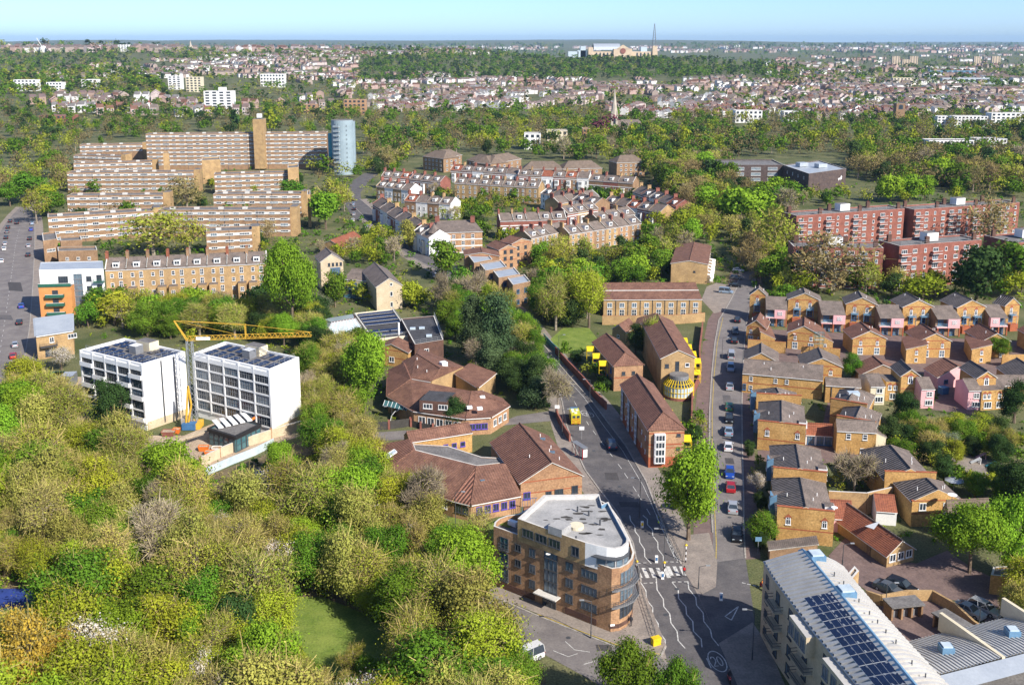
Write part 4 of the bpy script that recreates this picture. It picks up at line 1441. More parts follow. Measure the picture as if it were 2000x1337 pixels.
def vault_wing():
 """ribbed low vaults with white party walls in the bottom right corner"""
 h = 9.0
 a = P(1800, 1330, h); q = P(2060, 1262, h)
 u = Vector((q.x - a.x, q.y - a.y, 0)).normalized(); n = Vector((-u.y, u.x, 0))
 L_ = (q - a).length
 b = thing('vaulted_wing', 'low wing of ribbed grey vaults between white party walls, bottom right', 'building', (a.x + u.x * L_ / 2, a.y + u.y * L_ / 2, 0))
 dep = 8.0
 w = MB()
 r4 = [a - n * 5, q - n * 5, q + n * dep, a + n * dep]
 w.prism([xy(p) for p in r4], 0, h - .3, 'brick_pale', 'roof_felt')
 w.build('wall', b); foot([xy(p) for p in r4])
 nb = 2
 for k in range(nb):
  m = MB()
  x0, x1 = L_ * (k + .04) / nb, L_ * (k + .96) / nb
  nr = int((x1 - x0) / .55)
  def pt(x, t, lf):
   z = h - .3 + 2.4 * math.sin(max(0, t) * math.pi / 2) + lf
   p = a + u * x + n * (dep - t * (dep + 2))
   return Vector((p.x, p.y, z))
  for i in range(nr):
   xa, xb = x0 + (x1 - x0) * i / nr, x0 + (x1 - x0) * (i + 1) / nr
   xm = xa + (xb - xa) * .62
   for j in range(5):
    t0, t1 = j / 5, (j + 1) / 5
    m.poly([pt(xa, t0, 0), pt(xm, t0, 0), pt(xm, t1, 0), pt(xa, t1, 0)][::-1], 'roof_zinc')
    m.poly([pt(xm, t0, .15), pt(xb, t0, .15), pt(xb, t1, .15), pt(xm, t1, .15)][::-1], 'metal_roof')
    m.poly([pt(xm, t0, 0), pt(xm, t0, .15), pt(xm, t1, .15), pt(xm, t1, 0)], 'metal_roof')
    m.poly([pt(xb, t0, 0), pt(xb, t0, .15), pt(xb, t1, .15), pt(xb, t1, 0)], 'metal_roof')
  m.build('roof_vault', b)
  c = pt((x0 + x1) / 2, .6, 0)
  m = MB(); m.box((c.x, c.y, c.z + .5), (1.6, 1.6, .9), 'steel_blue'); m.box((c.x, c.y, c.z + 1.0), (1.2, 1.2, .25), 'glass_white'); m.build('roof_light', b)
 for k in range(nb + 1):
  m = MB(); p = a + u * (L_ * k / nb) + n * (dep / 2 - .5)
  m.box((p.x, p.y, h + .9), (.5, dep + 3, 2.6), 'render_cream', math.atan2(n.y, n.x) - math.pi / 2); m.build('party_wall', b)
 m = MB()
 p0, p1 = a - n * 2.2, q - n * 2.2
 m.poly([(p0.x, p0.y, h + 2.1), (p1.x, p1.y, h + 2.1), (p1.x - n.x * 2.5, p1.y - n.y * 2.5, h + 1.6), (p0.x - n.x * 2.5, p0.y - n.y * 2.5, h + 1.6)][::-1], 'roof_zinc'); m.build('roof_slope', b)
vault_wing()

# ------------------------------------------------------------------ white apartment blocks on the building site
def white_block(lp, np_, rp, h, label, cols, kind):
 ring = rect3(P(*lp, h), P(*np_, h), P(*rp, h))
 b = FLAT('white_block', label, ring, h, 'render_white', 'roof_felt', 'apartment building', par=.7, cop='white_paint', pt=.45)
 A, N_, R_, K_ = [Vector(p) for p in ring]
 u = (N_ - A); Lf = u.length; u.normalize(); n = Vector((u.y, -u.x))
 rz = math.atan2(u.y, u.x)
 # left-front elevation: framed grid of glazing set back behind white slabs and piers
 fl = 5
 z0 = 2.2; fh = (h - 1.1 - z0) / fl
 m = MB()
 for k in range(fl + 1):
  p = A + u * Lf / 2 + n * .12
  m.box((p.x, p.y, z0 + k * fh - .1), (Lf + .02, .32, .34 if k < fl else 1.1), 'render_white', rz)
 m.build('floor_slabs', b)
 for c in range(cols + 1):
  p = A + u * (Lf * c / cols) + n * .13
  m = MB(); m.box((p.x, p.y, (h + z0) / 2 - .3), (.40 if 0 < c < cols else .5, .36, h - z0 + .4), 'render_white', rz); m.build('pier', b)
 for c in range(cols):
  for k in range(fl):
   w = Lf / cols - .34
   window(b, A, N_, Lf * (c + .5) / cols, z0 + k * fh + .06, w, fh - .3, ('dark' if kind == 1 else 'grey') + ('' if (c + k) % 3 else '_pale'), out=.03)
   if kind == 1 and (c + k) % 2 == 0 and c != 2:
    balcony(b, A, N_, Lf * (c + .5) / cols, z0 + k * fh - .1, w + .25, .75, 'render_white', solid='render_white')
 # right gable: plain, with dark recessed joints on the first block
 Lr = (R_ - N_).length; ur = (R_ - N_).normalized(); nr = Vector((ur.y, -ur.x))
 m = MB(); p = N_ + ur * Lr / 2 + nr * .02
 m.box((p.x, p.y, .9), (Lr - .4, .1, 2.2), 'brick_pale', math.atan2(ur.y, ur.x)); m.build('plinth', b)
 if kind == 1:
  for s in (.42, .72):
   m = MB(); p = N_ + ur * Lr * s + nr * .03
   m.box((p.x, p.y, h / 2), (.4, .08, h - 1), 'dark_metal', math.atan2(ur.y, ur.x)); m.build('window_slot', b)
 # roof: rows of solar panels, plant box, stair box, railing
 rr = [Vector((p[0], p[1])) for p in ring]
 cen = sum(rr, Vector((0, 0))) / 4
 depv = (R_ - N_)
 key = ('solp',)
 if key not in WC:
  mm = MB(); mm.box((0, 0, .25), (1.65, 1.0, .06), 'solar'); mm.box((0, .35, .1), (1.5, .06, .25), 'galvanised'); WC[key] = mm.mesh('solar_panel')
 for i in range(8):
  for j in range(8):
   s, t = .1 + .8 * i / 7, .1 + .8 * j / 7
   if .40 < s < .60 and .35 < t < .95 or j == 4: continue
   p = A + u * Lf * s + ur * Lr * t
   o = inst('solar_panel', WC[key], b, (p.x, p.y, h - .68), rz)
   o.rotation_euler = (math.radians(8), 0, rz)
 m = MB(); p = A + u * Lf * .52 + ur * Lr * .55; m.box((p.x, p.y, h + .3), (2.4, 2.2, 2.0), 'grey_metal', rz, top='white_paint'); m.build('plant_box', b)
 m = MB(); p = A + u * Lf * .5 + ur * Lr * .85; m.box((p.x, p.y, h + .4), (4.6, 2.8, 2.2), 'render_cream', rz, top='roof_felt'); m.build('stair_head', b)
 q = [A + u * .8 + ur * .8, N_ - u * .8 + ur * .8, R_ - u * .8 - ur * .8]
 railing(b, [(p.x, p.y, h - .1) for p in q], 1.0)
 return b, ring
white_block((158, 682), (277.5, 710.5), (361.5, 686), 16.0, 'white rendered block with staggered white balconies, left of the tower crane', 5, 1)
white_block((379.5, 688), (526.5, 721), (584, 697), 16.0, 'white rendered block with a dark glazed grid front, right of the tower crane', 5, 2)

# pavilion in front
h = 3.8
ring = rect3(P(407, 836, h), P(459, 852, h), P(508, 828, h))
b = FLAT('pavilion', 'low black-edged glass pavilion in front of the right white block', ring, h, 'glass_teal', 'roof_felt', 'pavilion', par=.2, cop='black_paint', pt=.5)
m = MB()
for k in range(4):
 a, q = Vector(ring[k]), Vector(ring[(k + 1) % 4])
 u = (q - a).normalized(); n = Vector((u.y, -u.x))
 c = (a + q) / 2 + n * .1
 m.box((c.x, c.y, h - .3), ((q - a).length + .3, .35, .7), 'black_paint', math.atan2(u.y, u.x))
m.build('fascia', b)
for k in (0, 1):
 a, q = Vector(ring[k]), Vector(ring[k + 1]); L_ = (q - a).length
 for i in range(int(L_ / 1.6)):
  window(b, a, q, 1.0 + i * 1.6, .1, 1.5, 2.9, 'dark_teal_plain', name='glazed_bay')
for k in range(5):
 c = P(425 + k * 14, 829 - k * 3.4, h)
 m = MB(); m.box((c.x, c.y, h + .2), (1.1, 5.5, .25), 'white_paint', .55); o = m.build('wall_panel', None, base=(c.x, c.y, h)); tag(o, 'white wall panel lying in a row on the pavilion roof', 'panel', 'panels laid on the pavilion roof')
# hoarding and retaining walls round the site
def wall_run(name, label, pix, h, mt, t=.3, cat='wall', top=None, posts=None):
 p = [P(*q) for q in pix]
 c = p[len(p) // 2]
 b = thing(name, label, cat, (c.x, c.y, 0))
 for i in range(len(p) - 1):
  a, q = p[i], p[i + 1]
  u = (q - a).normalized(); n = Vector((-u.y, u.x, 0)) * t / 2
  m = MB(); m.prism([xy(a - n), xy(q - n), xy(q + n), xy(a + n)], 0, h, mt, top or mt); m.build('wall_panel' if cat == 'wall' else 'fence_panel', b)
 if posts:
  for i in range(len(p)):
   m = MB(); m.box((p[i].x, p[i].y, h / 2 + .15), (.45, .45, h + .3), posts); m.build('post', b)
 return b
wall_run('site_wall', 'sandy brick wall round the front of the building site', [(392, 912), (430, 893), (470, 876), (530, 856), (592, 838)], 2.2, 'brick_pale', .4, top='coping', posts='brick_orange')
wall_run('site_fence', 'pale glass safety fence along the building site edge', [(400, 930), (450, 908), (500, 888), (535, 870)], 1.8, 'glass_white', .08, cat='fence')

# ------------------------------------------------------------------ clinic and school buildings in the middle
b, d = GH('clinic_hall', 'big gabled brown-tiled hall of orange brick beside the main road', (1017, 942), (1137, 927), (1013, 827), 5.0, 8.4, 'brick_orange', ('tile_ribbed', 'tile_brown'), cat='hall')
A, Bq = d['L'], d['R']; L_ = (Bq - A).length
window(b, A, Bq, L_ * .10, 1.4, 1.4, 1.5, 'purple'); window(b, A, Bq, L_ * .45, .1, 1.2, 2.4, 'dark', name='door'); window(b, A, Bq, L_ * .62, 1.5, 1.8, 1.2, 'dark'); window(b, A, Bq, L_ * .88, 1.4, 1.3, 1.6, 'dark')
wgrid(b, d['R'], d['R2'], 6, [1.4], 1.4, 1.3, 'dark')
vents(b, [d['rf'].lerp(d['rb'], t) + d['e'] * s + Vector((0, 0, -abs(s) * .5)) for t, s in ((.2, 3), (.35, 2), (.5, 3.4), (.8, 3.2), (.3, -2.5))])
for t, s in ((.35, 2.6), (.72, 3.2)):
 q = d['rf'].lerp(d['rb'], t) + d['e'] * s; m = MB(); m.box((q.x, q.y, q.z - s * .52 + .15), (1.1, .9, .25), 'glass_pale'); m.build('roof_light', b)

b, w3 = ROOFS('clinic_wing', 'long low brown-tiled clinic wing with purple windows behind the budding trees',
 dict(a=(726, 871, 3.6), a2=(799, 857, 6.4), b=(745, 925, 3.6), r1=(808, 879, 6.4), r2=(931, 910, 6.4), c=(884, 975, 3.6), f=(920, 984, 3.6), g=(1016, 966, 3.6), k=(984, 905, 6.4)),
 [('tile_ribbed', ['a', 'b', 'r1', 'a2']), ('tile_brown', ['b', 'c', 'r2', 'r1']), ('tile_ribbed', ['c', 'f', 'r2']), ('tile_brown', ['f', 'g', 'k', 'r2'])], 'brick_orange', 'clinic')
wgrid(b, w3['f'], w3['g'], 5, [1.3], 1.2, 1.5, 'purple', .8); wgrid(b, w3['c'], w3['f'], 2, [1.3], 1.3, 1.5, 'dark', .4); wgrid(b, w3['b'], w3['c'], 8, [1.2], 1.3, 1.4, 'white', 1)
m = MB(); q = [P(732, 915, 4.3), P(775, 885, 5.8), P(770, 880, 5.9), P(727, 908, 4.4)]; m.poly([v + Vector((0, 0, .35)) for v in q], 'glass_white'); 
for k in range(4): m.bar(q[k] + Vector((0, 0, .3)), q[(k + 1) % 4] + Vector((0, 0, .3)), .12, 'white_paint')
m.build('roof_light', b)
for x, y in ((941, 938), (976, 931)):
 q = P(x, y, 5.1); m = MB(); m.box((q.x, q.y, q.z + .1), (.9, 1.1, .35), 'glass_pale', .4); m.build('roof_light', b)
h = 4.0
ring = [xy(P(x, y, h)) for x, y in ((809, 880), (931, 911), (984, 905), (975, 895), (940, 893), (875, 872), (805, 868))]
FLAT('clinic_link', 'flat grey felt roof curving round the clinic courtyard', ring, h + .2, 'brick_orange', 'roof_felt', 'clinic', par=.1, ft=False)
b, d = PG('clinic_range', 'narrow orange-brick range with a tiled lean-to roof above the clinic courtyard', (800, 862), (922, 843), (735, 838), 4.6, 6.0, 'brick_yellow', ('tile_brown', 'tile_brown'), cat='clinic', depth=4.0)
wgrid(b, d['L'], d['R'], 6, [1.6], 1.1, 1.1, 'purple')

b, w3 = ROOFS('health_centre', 'wide hipped brown-tiled health centre with a dark flat dormer and glass porch',
 dict(a=(758, 722, 4.2), a2=(788, 708, 7), b=(757, 772, 4.2), r1=(802, 741, 7), r2=(921, 764, 7), c=(808, 801, 4.2), f=(910, 816, 4.2), g=(958, 813, 4.2), k=(994, 791, 4.2), q=(978, 776, 4.6), s=(940, 762, 6)),
 [('tile_ribbed', ['a', 'b', 'r1', 'a2']), ('tile_brown', ['b', 'c', 'f', 'r2', 'r1']), ('tile_brown', ['f', 'g', 'k', 'r2']), ('tile_brown', ['k', 'q', 's', 'r2'])], 'brick_orange', 'health centre')
wgrid(b, w3['c'], w3['f'], 5, [1.2], 1.8, 1.8, 'white', 1); wgrid(b, w3['f'], w3['g'], 3, [1.3], 1.6, 1.4, 'purple', .8); wgrid(b, w3['g'], w3['k'], 3, [1.3], 1.4, 1.6, 'white', .8)
r4 = rect3(P(819, 781, 7.2), P(872, 785, 7.2), P(890, 766, 7.2))
m = MB(); m.prism(r4, 4.4, 7.2, 'brick_dark', 'roof_dark'); m.build('dormer', b)
window(b, r4[0], r4[1], 2.0, 5.3, 2.2, 1.2, 'white'); window(b, r4[0], r4[1], 5.6, 5.3, 2.2, 1.2, 'white')
for x, y in ((942, 775), (937, 797), (917, 795)):
 q = P(x, y, 6); m = MB(); m.box((q.x, q.y, q.z), (1.2, 1.0, .5), 'white_paint', .2); m.build('roof_light', b)
m = MB(); q = [P(752, 781, 4.0), P(806, 793, 4.0), P(802, 803, 3.2), P(748, 792, 3.2)]
m.poly(q[::-1], 'glass_teal')
for t in range(8):
 m.bar(q[0].lerp(q[1], t / 7), q[3].lerp(q[2], t / 7), .07, 'white_paint')
m.build('glass_canopy', b)
m = MB(); c = P(790, 812, 0)
for k in range(7):
 a0, a1 = math.pi * k / 7, math.pi * (k + 1) / 7
 m.poly([(c.x - 3 * math.cos(a0), c.y - 3, 2.9 * math.sin(a0)), (c.x - 3 * math.cos(a1), c.y - 3, 2.9 * math.sin(a1)), (c.x - 3 * math.cos(a1), c.y + 3.5, 2.9 * math.sin(a1)), (c.x - 3 * math.cos(a0), c.y + 3.5, 2.9 * math.sin(a0))], 'glass_pale')
 m.bar((c.x - 3 * math.cos(a0), c.y - 3, 2.9 * math.sin(a0)), (c.x - 3 * math.cos(a1), c.y - 3, 2.9 * math.sin(a1)), .08, 'white_paint')
m.build('entrance_vault', b)
m = MB(); q = P(940, 822, 1.9); m.box((q.x, q.y, 2.0), (5.0, .08, 1.0), 'white_paint', .05); m.build('banner', b)

b, w3 = ROOFS('day_centre', 'taller brown-tiled roof with a strip of white clerestory windows behind the health centre',
 dict(a=(788, 704, 6.5), r=(814, 691, 8.6), r2=(860, 720, 8.6), c=(843, 744, 6.3), f=(803, 737, 6.3), g=(905, 716, 6.3), q=(820, 680, 6.8)),
 [('tile_brown', ['a', 'f', 'c', 'r2', 'r']), ('tile_brown', ['c', 'g', 'r2']), ('tile_brown', ['r', 'r2', 'g', 'q'])], 'brick_stock', 'day centre')
wgrid(b, w3['f'], w3['c'], 7, [4.9], .9, .8, 'white', .3)
vents(b, [w3['r'].lerp(w3['r2'], .2) + Vector((-1, -1, -.4)), w3['r'].lerp(w3['r2'], .5) + Vector((-2.5, -2, -1)), w3['r'].lerp(w3['r2'], .8) + Vector((-2, -2, -.9))])
q = P(841, 715, 8); m = MB(); m.box((q.x, q.y, q.z), (1.1, 1.4, .3), 'glass_pale', .6); m.build('roof_light', b)
q = P(866, 712, 8); m = MB(); m.box((q.x, q.y, q.z + .2), (1.6, 1.6, 1.2), 'white_paint', .6); m.build('plant_box', b)
b, w3 = ROOFS('tiled_hall', 'small square hall with a low brown-tiled roof under the pine trees',
 dict(a=(890, 728, 6), n=(933, 755, 5), r=(968, 727, 5), k=(918, 709, 6)), [('tile_brown', ['a', 'n', 'r', 'k'])], 'brick_stock', 'hall')
window(b, w3['n'], w3['r'], 2.5, 1.2, 1.8, 1.8, 'white')
b, d = GH('yellow_house', 'yellow-brick gabled house beside the bright green tree', (733, 679), (797, 688), (752, 655), 4.6, 6.4, 'brick_yellow', ('tile_brown', 'tile_brown'))
wgrid(b, d['L'], d['R'], 1, [1.2], 1.6, 1.5)
h = 6.6
ring = [xy(P(x, y, h)) for x, y in ((810, 672), (866, 663), (848, 616), (783, 622))]
b = FLAT('surgery_block', 'brown-brick block with a dark flat roof and guard rails', ring, h, 'brick_dark', 'roof_dark', 'surgery', par=.3, pt=.3)
window(b, ring[0], ring[1], 3.5, 2.8, 1.4, 2.0, 'white')
railing(b, [(*ring[0], h), (*ring[1], h), (*ring[2], h)], 1.1)
for x, y in ((806, 641), (824, 640), (838, 655)):
 q = P(x, y, h); m = MB(); m.box((q.x, q.y, h), (1.6, 1.1, .5), 'glass_white', .1); m.build('roof_light', b)
m = MB(); q = P(848, 676, 4); m.box((q.x, q.y, 4.2), (1.2, .1, .5), 'yellow_frame', .1); m.build('sign', b)
h = 5.4
ring = [xy(P(x, y, h)) for x, y in ((728, 662), (804, 654), (768, 603), (692, 611))]
b = FLAT('solar_roof_block', 'dark flat-roofed block covered with two banks of blue solar panels', ring, h, 'render_cream', 'roof_dark', 'building', par=.4, pt=.35)
R4 = [Vector(p) for p in ring]
bi = lambda s, t: R4[0].lerp(R4[1], s).lerp(R4[3].lerp(R4[2], s), t)
rzz = math.atan2(R4[1].y - R4[0].y, R4[1].x - R4[0].x)
mm = MB(); mm.box((0, 0, .3), (1.7, 1.35, .08), 'white_paint', top='solar'); sp = mm.mesh('solar_panel')
for j in range(7):
 for i in range(7):
  if j == 2: continue
  s, t = .12 + .76 * i / 6, .12 + .78 * j / 6
  if j < 2 and i == 6: continue
  q = bi(s, t); o = inst('solar_panel', sp, b, (q.x, q.y, h - .2), rzz); o.rotation_euler = (math.radians(10), 0, rzz)
m = MB(); q = bi(.72, .1); m.cyl((q.x, q.y, h - .4), .28, 3.6, 'white_paint', 10); m.build('flue', b)
railing(b, [(*bi(.02, .02), h), (*bi(.98, .02), h), (*bi(.98, .98), h)], 1.0)
wgrid(b, ring[0], ring[1], 5, [2.6], 1.3, 1.1, 'white')
b, w3 = ROOFS('glasshouse_hall', 'white-framed hall with a curved glazed roof light beside the solar panels',
 dict(a=(627, 624, 4.5), n=(634, 656, 4.5), r=(708, 642, 4.5), k=(690, 613, 4.5), p=(648, 630, 6.4), q=(694, 622, 6.4)),
 [('roof_zinc', ['a', 'n', 'p']), ('glass_white', ['n', 'r', 'q', 'p']), ('roof_zinc', ['r', 'k', 'q']), ('glass_white', ['k', 'a', 'p', 'q'])], 'render_white', 'hall')
m = MB()
for t in range(9):
 m.bar(w3['n'].lerp(w3['r'], t / 8) + Vector((0, 0, .15)), w3['p'].lerp(w3['q'], t / 8) + Vector((0, 0, .15)), .08, 'white_paint')
m.build('glazing_bars', b)
# fences
wall_run('timber_fence', 'dark close-boarded fence in front of the health centre', [(706, 842), (760, 838), (802, 832)], 2.0, 'fence_dark', .12, cat='fence', posts='brick_red')
wall_run('gate_wall', 'red-brick gate piers and railings at the health centre entrance', [(803, 833), (822, 838), (846, 842), (880, 838)], 1.6, 'fence_dark', .08, cat='fence', posts='brick_red')
wall_run('roadside_wall', 'red-brick wall along the pavement by the clinic', [(1113, 862), (1100, 842), (1090, 822), (1086, 808)], 1.8, 'brick_red', .35)
wall_run('garden_wall', 'red-brick garden wall on the right of the main road', [(1085, 690), (1108, 716), (1140, 750), (1162, 778), (1184, 800)], 2.0, 'brick_red', .35)
wall_run('park_fence', 'pale green hoarding beside the pocket park', [(1062, 662), (1078, 680), (1098, 698)], 1.8, 'turquoise', .1, cat='fence')

# ------------------------------------------------------------------ brick housing between the two roads
b, d = GH('long_brick_block', 'long orange-brick block with a hipped ribbed tile roof beside the main road', (1268, 839), (1337, 837), (1229, 730), 8.4, 10.8, 'brick_orange', ('tile_ribbed', 'tile_brown'), cat='housing block', hipf=3.4)
A, Bq = d['L2'], d['L']; L_ = (Bq - A).length
for s in (.10, .34, .60):
 for z in (.8, 2.3, 3.8, 5.3, 6.8):
  window(b, A, Bq, L_ * s, z, 1.7, 1.4, 'white_pale' if z in (2.3, 5.3) else 'white', .25)
for s in (.22, .46, .78, .9):
 for z in (2.0, 5.0): window(b, A, Bq, L_ * s, z, .6, .9, 'white')
A, Bq = d['L'], d['R']; L_ = (Bq - A).length
m = MB(); q = A.lerp(Bq, .30); m.box((q.x, q.y - .35, 4.3), (2.3, .9, 6.6), 'white_paint', math.atan2(d['e'].y, d['e'].x)); bw = m.build('bay_window', b)
for z in (1.3, 2.9, 4.5, 6.1): window(b, A, Bq, L_ * .30, z, 2.0, 1.4, 'white', .82)
window(b, A, Bq, L_ * .84, 6.8, .8, .6, 'dark'); window(b, A, Bq, L_ * .84, 3.8, .8, .6, 'dark')
w = MB(); n_ = Vector((d['e'].y, -d['e'].x, 0)) * .03
for P0, P1 in ((d['L'], d['R']), (d['L2'], d['L'])):
 u = (P1 - P0); u.z = 0; u.normalize(); n_ = Vector((u.y, -u.x, 0)) * .03
 for z, hh in ((0.0, 2.3), (4.9, .35), (7.4, .3)):
  w.poly([(P0.x + n_.x, P0.y + n_.y, z), (P1.x + n_.x, P1.y + n_.y, z), (P1.x + n_.x, P1.y + n_.y, z + hh), (P0.x + n_.x, P0.y + n_.y, z + hh)], 'brick_band')
w.build('brick_bands', b)
def canopy(b, x, y, z, s, rz, d_):
 m = MB()
 m.poly([(x - s, y - s * .5, z), (x + s, y - s * .5, z), (x + s * d_, y + s, z + .9), (x - s, y + s, z + .9)], 'yellow_frame')
 for a in (-s, s):
  for k in (-.5, 1):
   m.bar((x + a, y + k * s, z - 2.3), (x + a, y + k * s, z), .07, 'yellow_frame')
 for zz in (-1.2, -.1): m.bar((x - s, y - s * .5, z + zz), (x + s, y - s * .5, z + zz), .06, 'yellow_frame')
 m.build('yellow_canopy', b)
for t in (.12, .38, .64, .9):
 q = d['R'].lerp(d['R2'], t); canopy(b, q.x + 1.4, q.y, 4.4, 1.1, 0, 1)
b, d = GH('brick_block', 'orange-brick block with yellow stair canopies between the main road and the spruce', (1199.5, 714), (1256, 711), (1179, 651), 6.8, 9.0, 'brick_orange', ('tile_ribbed', 'tile_brown'), cat='housing block', hipf=3.2)
for t in (.2, .5, .8):
 q = d['L'].lerp(d['L2'], t); canopy(b, q.x - 1.6, q.y, 5.6, 1.1, 0, 1)
wgrid(b, d['L2'], d['L'], 6, [1.2, 4.0], 1.2, 1.5, 'blue'); wgrid(b, d['L'], d['R'], 2, [4.2], .9, .9, 'dark')
b, d = GH('gabled_block', 'gabled yellow-brick block with a round yellow-framed conservatory at its foot', (1292, 699), (1357, 697), (1340, 612), 9.4, 11.4, 'brick_stock', ('tile_brown', 'tile_brown'), cat='housing block')
A, Bq = d['L'], d['R']; L_ = (Bq - A).length
window(b, A, Bq, L_ * .17, 6.8, 1.0, 1.0, 'dark'); window(b, A, Bq, L_ * .78, 6.9, 1.1, 1.0); window(b, A, Bq, L_ * .48, 5.6, 1.0, 2.8, 'dark')
wgrid(b, d['R'], d['R2'], 6, [1.2, 4.0, 6.8], 1.4, 1.5, 'blue')
for t in (.12, .3, .48, .66):
 q = d['R'].lerp(d['R2'], t); canopy(b, q.x + 1.5, q.y, 6.6, 1.0, 0, 1); canopy(b, q.x + 1.5, q.y, 3.6, 1.0, 0, 1)
cc = A.lerp(Bq, .5) + Vector((0, -2.4, 0))
c_ = thing('conservatory', 'round yellow-framed glass conservatory with a rooftop terrace', 'conservatory', (cc.x, cc.y, 0))
m = MB(); m.cyl((cc.x, cc.y, 0), 3.9, .7, 'brick_red', 28); m.build('plinth', c_)
m = MB(); m.cyl((cc.x, cc.y, .7), 3.7, 2.6, 'glass_white', 28); m.cyl((cc.x, cc.y, 3.3), 3.7, 1.5, 'glass', 28, 2.4); m.build('glazing', c_)
m = MB()
for k in range(28):
 t = 2 * math.pi * k / 28
 m.bar((cc.x + 3.76 * math.cos(t), cc.y + 3.76 * math.sin(t), .7), (cc.x + 3.76 * math.cos(t), cc.y + 3.76 * math.sin(t), 3.4), .075, 'yellow_frame')
 m.bar((cc.x + 3.76 * math.cos(t), cc.y + 3.76 * math.sin(t), 3.4), (cc.x + 2.5 * math.cos(t), cc.y + 2.5 * math.sin(t), 4.85), .10, 'yellow_frame')
 t2 = 2 * math.pi * (k + 1) / 28
 for z, r in ((.75, 3.8), (2.0, 3.8), (3.35, 3.8), (4.1, 3.15)):
  m.bar((cc.x + r * math.cos(t), cc.y + r * math.sin(t), z), (cc.x + r * math.cos(t2), cc.y + r * math.sin(t2), z), .08, 'yellow_frame')
m.build('frame', c_)
m = MB(); m.cyl((cc.x, cc.y, 4.8), 2.4, 1.0, 'grey_metal', 24, top='roof_felt'); m.build('terrace', c_)
b, d = PG('crescent_terrace', 'shallow crescent of yellow-brick houses under long maroon roofs with a pale strip', (1179, 585), (1371, 584), (1173, 553), 5.6, 8.4, 'brick_stock', ('tile_brown', 'tile_brown'), cat='terrace')
A, Bq = d['L'], d['R']; L_ = (Bq - A).length
for i in range(8):
 s = L_ * (i + .5) / 8
 window(b, A, Bq, s, 2.9, 1.6, 1.6, 'white_pale'); window(b, A, Bq, s, .1, 1.6, 2.2, 'white')
 if i:
  q = A.lerp(Bq, i / 8); m = MB(); m.box((q.x, q.y - .1, 2.8), (.14, .14, 5.6), 'dark_metal'); m.build('downpipe', b)
m = MB(); a = d['L'].lerp(d['ra'], .52); q = d['R'].lerp(d['rb'], .52); m.bar(a + Vector((0, 0, .12)), q + Vector((0, 0, .12)), .22, 'coping'); m.build('roof_step', b)
b, d = GH('maroon_roof_house', 'small yellow-brick house with a maroon gable roof behind the spruce', (1240, 636), (1308, 642), (1264, 610), 3.4, 5.4, 'brick_stock', ('tile_brown', 'tile_brown'))
window(b, d['L'], d['R'], 7, 1.0, 1.2, 1.3)
b, d = GH('maroon_roof_house', 'yellow-brick house with a maroon lean-to left of the spruce', (1196, 641), (1222, 648), (1190, 612), 5.0, 6.6, 'brick_stock', ('tile_brown', 'tile_brown'))
window(b, d['L'], d['R'], 2.4, 2.6, 1.0, 1.0)
wall_run('court_wall', 'tall sandy brick court wall in front of the crescent', [(1176, 634), (1226, 634), (1236, 634), (1330, 632), (1376, 628)], 3.0, 'brick_stock', .4, top='brick_band')
wall_run('street_wall', 'red-brick retaining wall beside the street of parked cars', [(1372, 640), (1366, 690), (1368, 740), (1352, 775), (1350, 850)], 2.0, 'brick_red', .35)
b, d = GH('hillside_terrace', 'long yellow-brick terrace with a maroon roof running up to the trees', (1311, 514), (1382, 516), (1402, 474), 7.4, 8.6, 'brick_stock', ('tile_brown', 'tile_brown'), cat='terrace')
wgrid(b, d['R'], d['R2'], 7, [4.6], 1.3, 1.4)
A, Bq = d['R'], d['R2']; L_ = (Bq - A).length
for i in range(6):
 m = MB(); q = A.lerp(Bq, (i + .5) / 6.5); m.box((q.x + .6, q.y, 1.5), (2.0, 2.6, 3.0), 'white_paint', .7); m.build('porch', b)
window(b, d['L'], d['R'], 8.5, 4.2, .8, .6, 'dark')
# stepped brown-brick houses between the terraces and the road
for k, (l, r, bk, e, rd_, lab) in enumerate((
  ((1000, 476), (1038, 470), (1000, 459), 9.6, 11.2, 'tall tan-brick house at the top of the stepped row'),
  ((975, 488), (1010, 484), (974, 468), 8.6, 10.2, 'tan-brick gabled house second from the top of the stepped row'),
  ((908, 498), (975, 500), (905, 482), 8.0, 9.2, 'broad brown-tiled brick house at the head of the stepped row'))):
 b, d = GH('stepped_house', lab, l, r, bk, e, rd_, 'brick_orange', ('tile_brown', 'tile_brown'))
 wgrid(b, d['L'], d['R'], 2, [1.4, 4.2, 6.8][: 3 if e > 8.5 else 2], 1.3, 1.4, 'dark')
for k, (x0, x1, y, lab) in enumerate(((918, 962, 509, 'first flat-roofed brown-brick house below the tiled stepped house'), (940, 990, 524, 'second flat-roofed brown-brick house stepping down to the road'), (966, 1016, 538, 'third flat-roofed brown-brick house stepping down to the road'), (994, 1036, 552, 'lowest flat-roofed brown-brick house of the stepped row'))):
 h = 8.0
 ring = rect3(P(x0 - 3, y - 10, h), P(x0 + 8, y + 4, h), P(x1, y - 3, h))
 b = FLAT('stepped_house', lab, ring, h, 'brick_brown', 'roof_zinc', 'house', par=.3)
 wgrid(b, ring[1], ring[2], 2, [1.0, 4.6], 1.3, 1.5, 'blue', .5); window(b, ring[0], ring[1], 2.2, 4.6, 1.0, 1.0, 'dark')

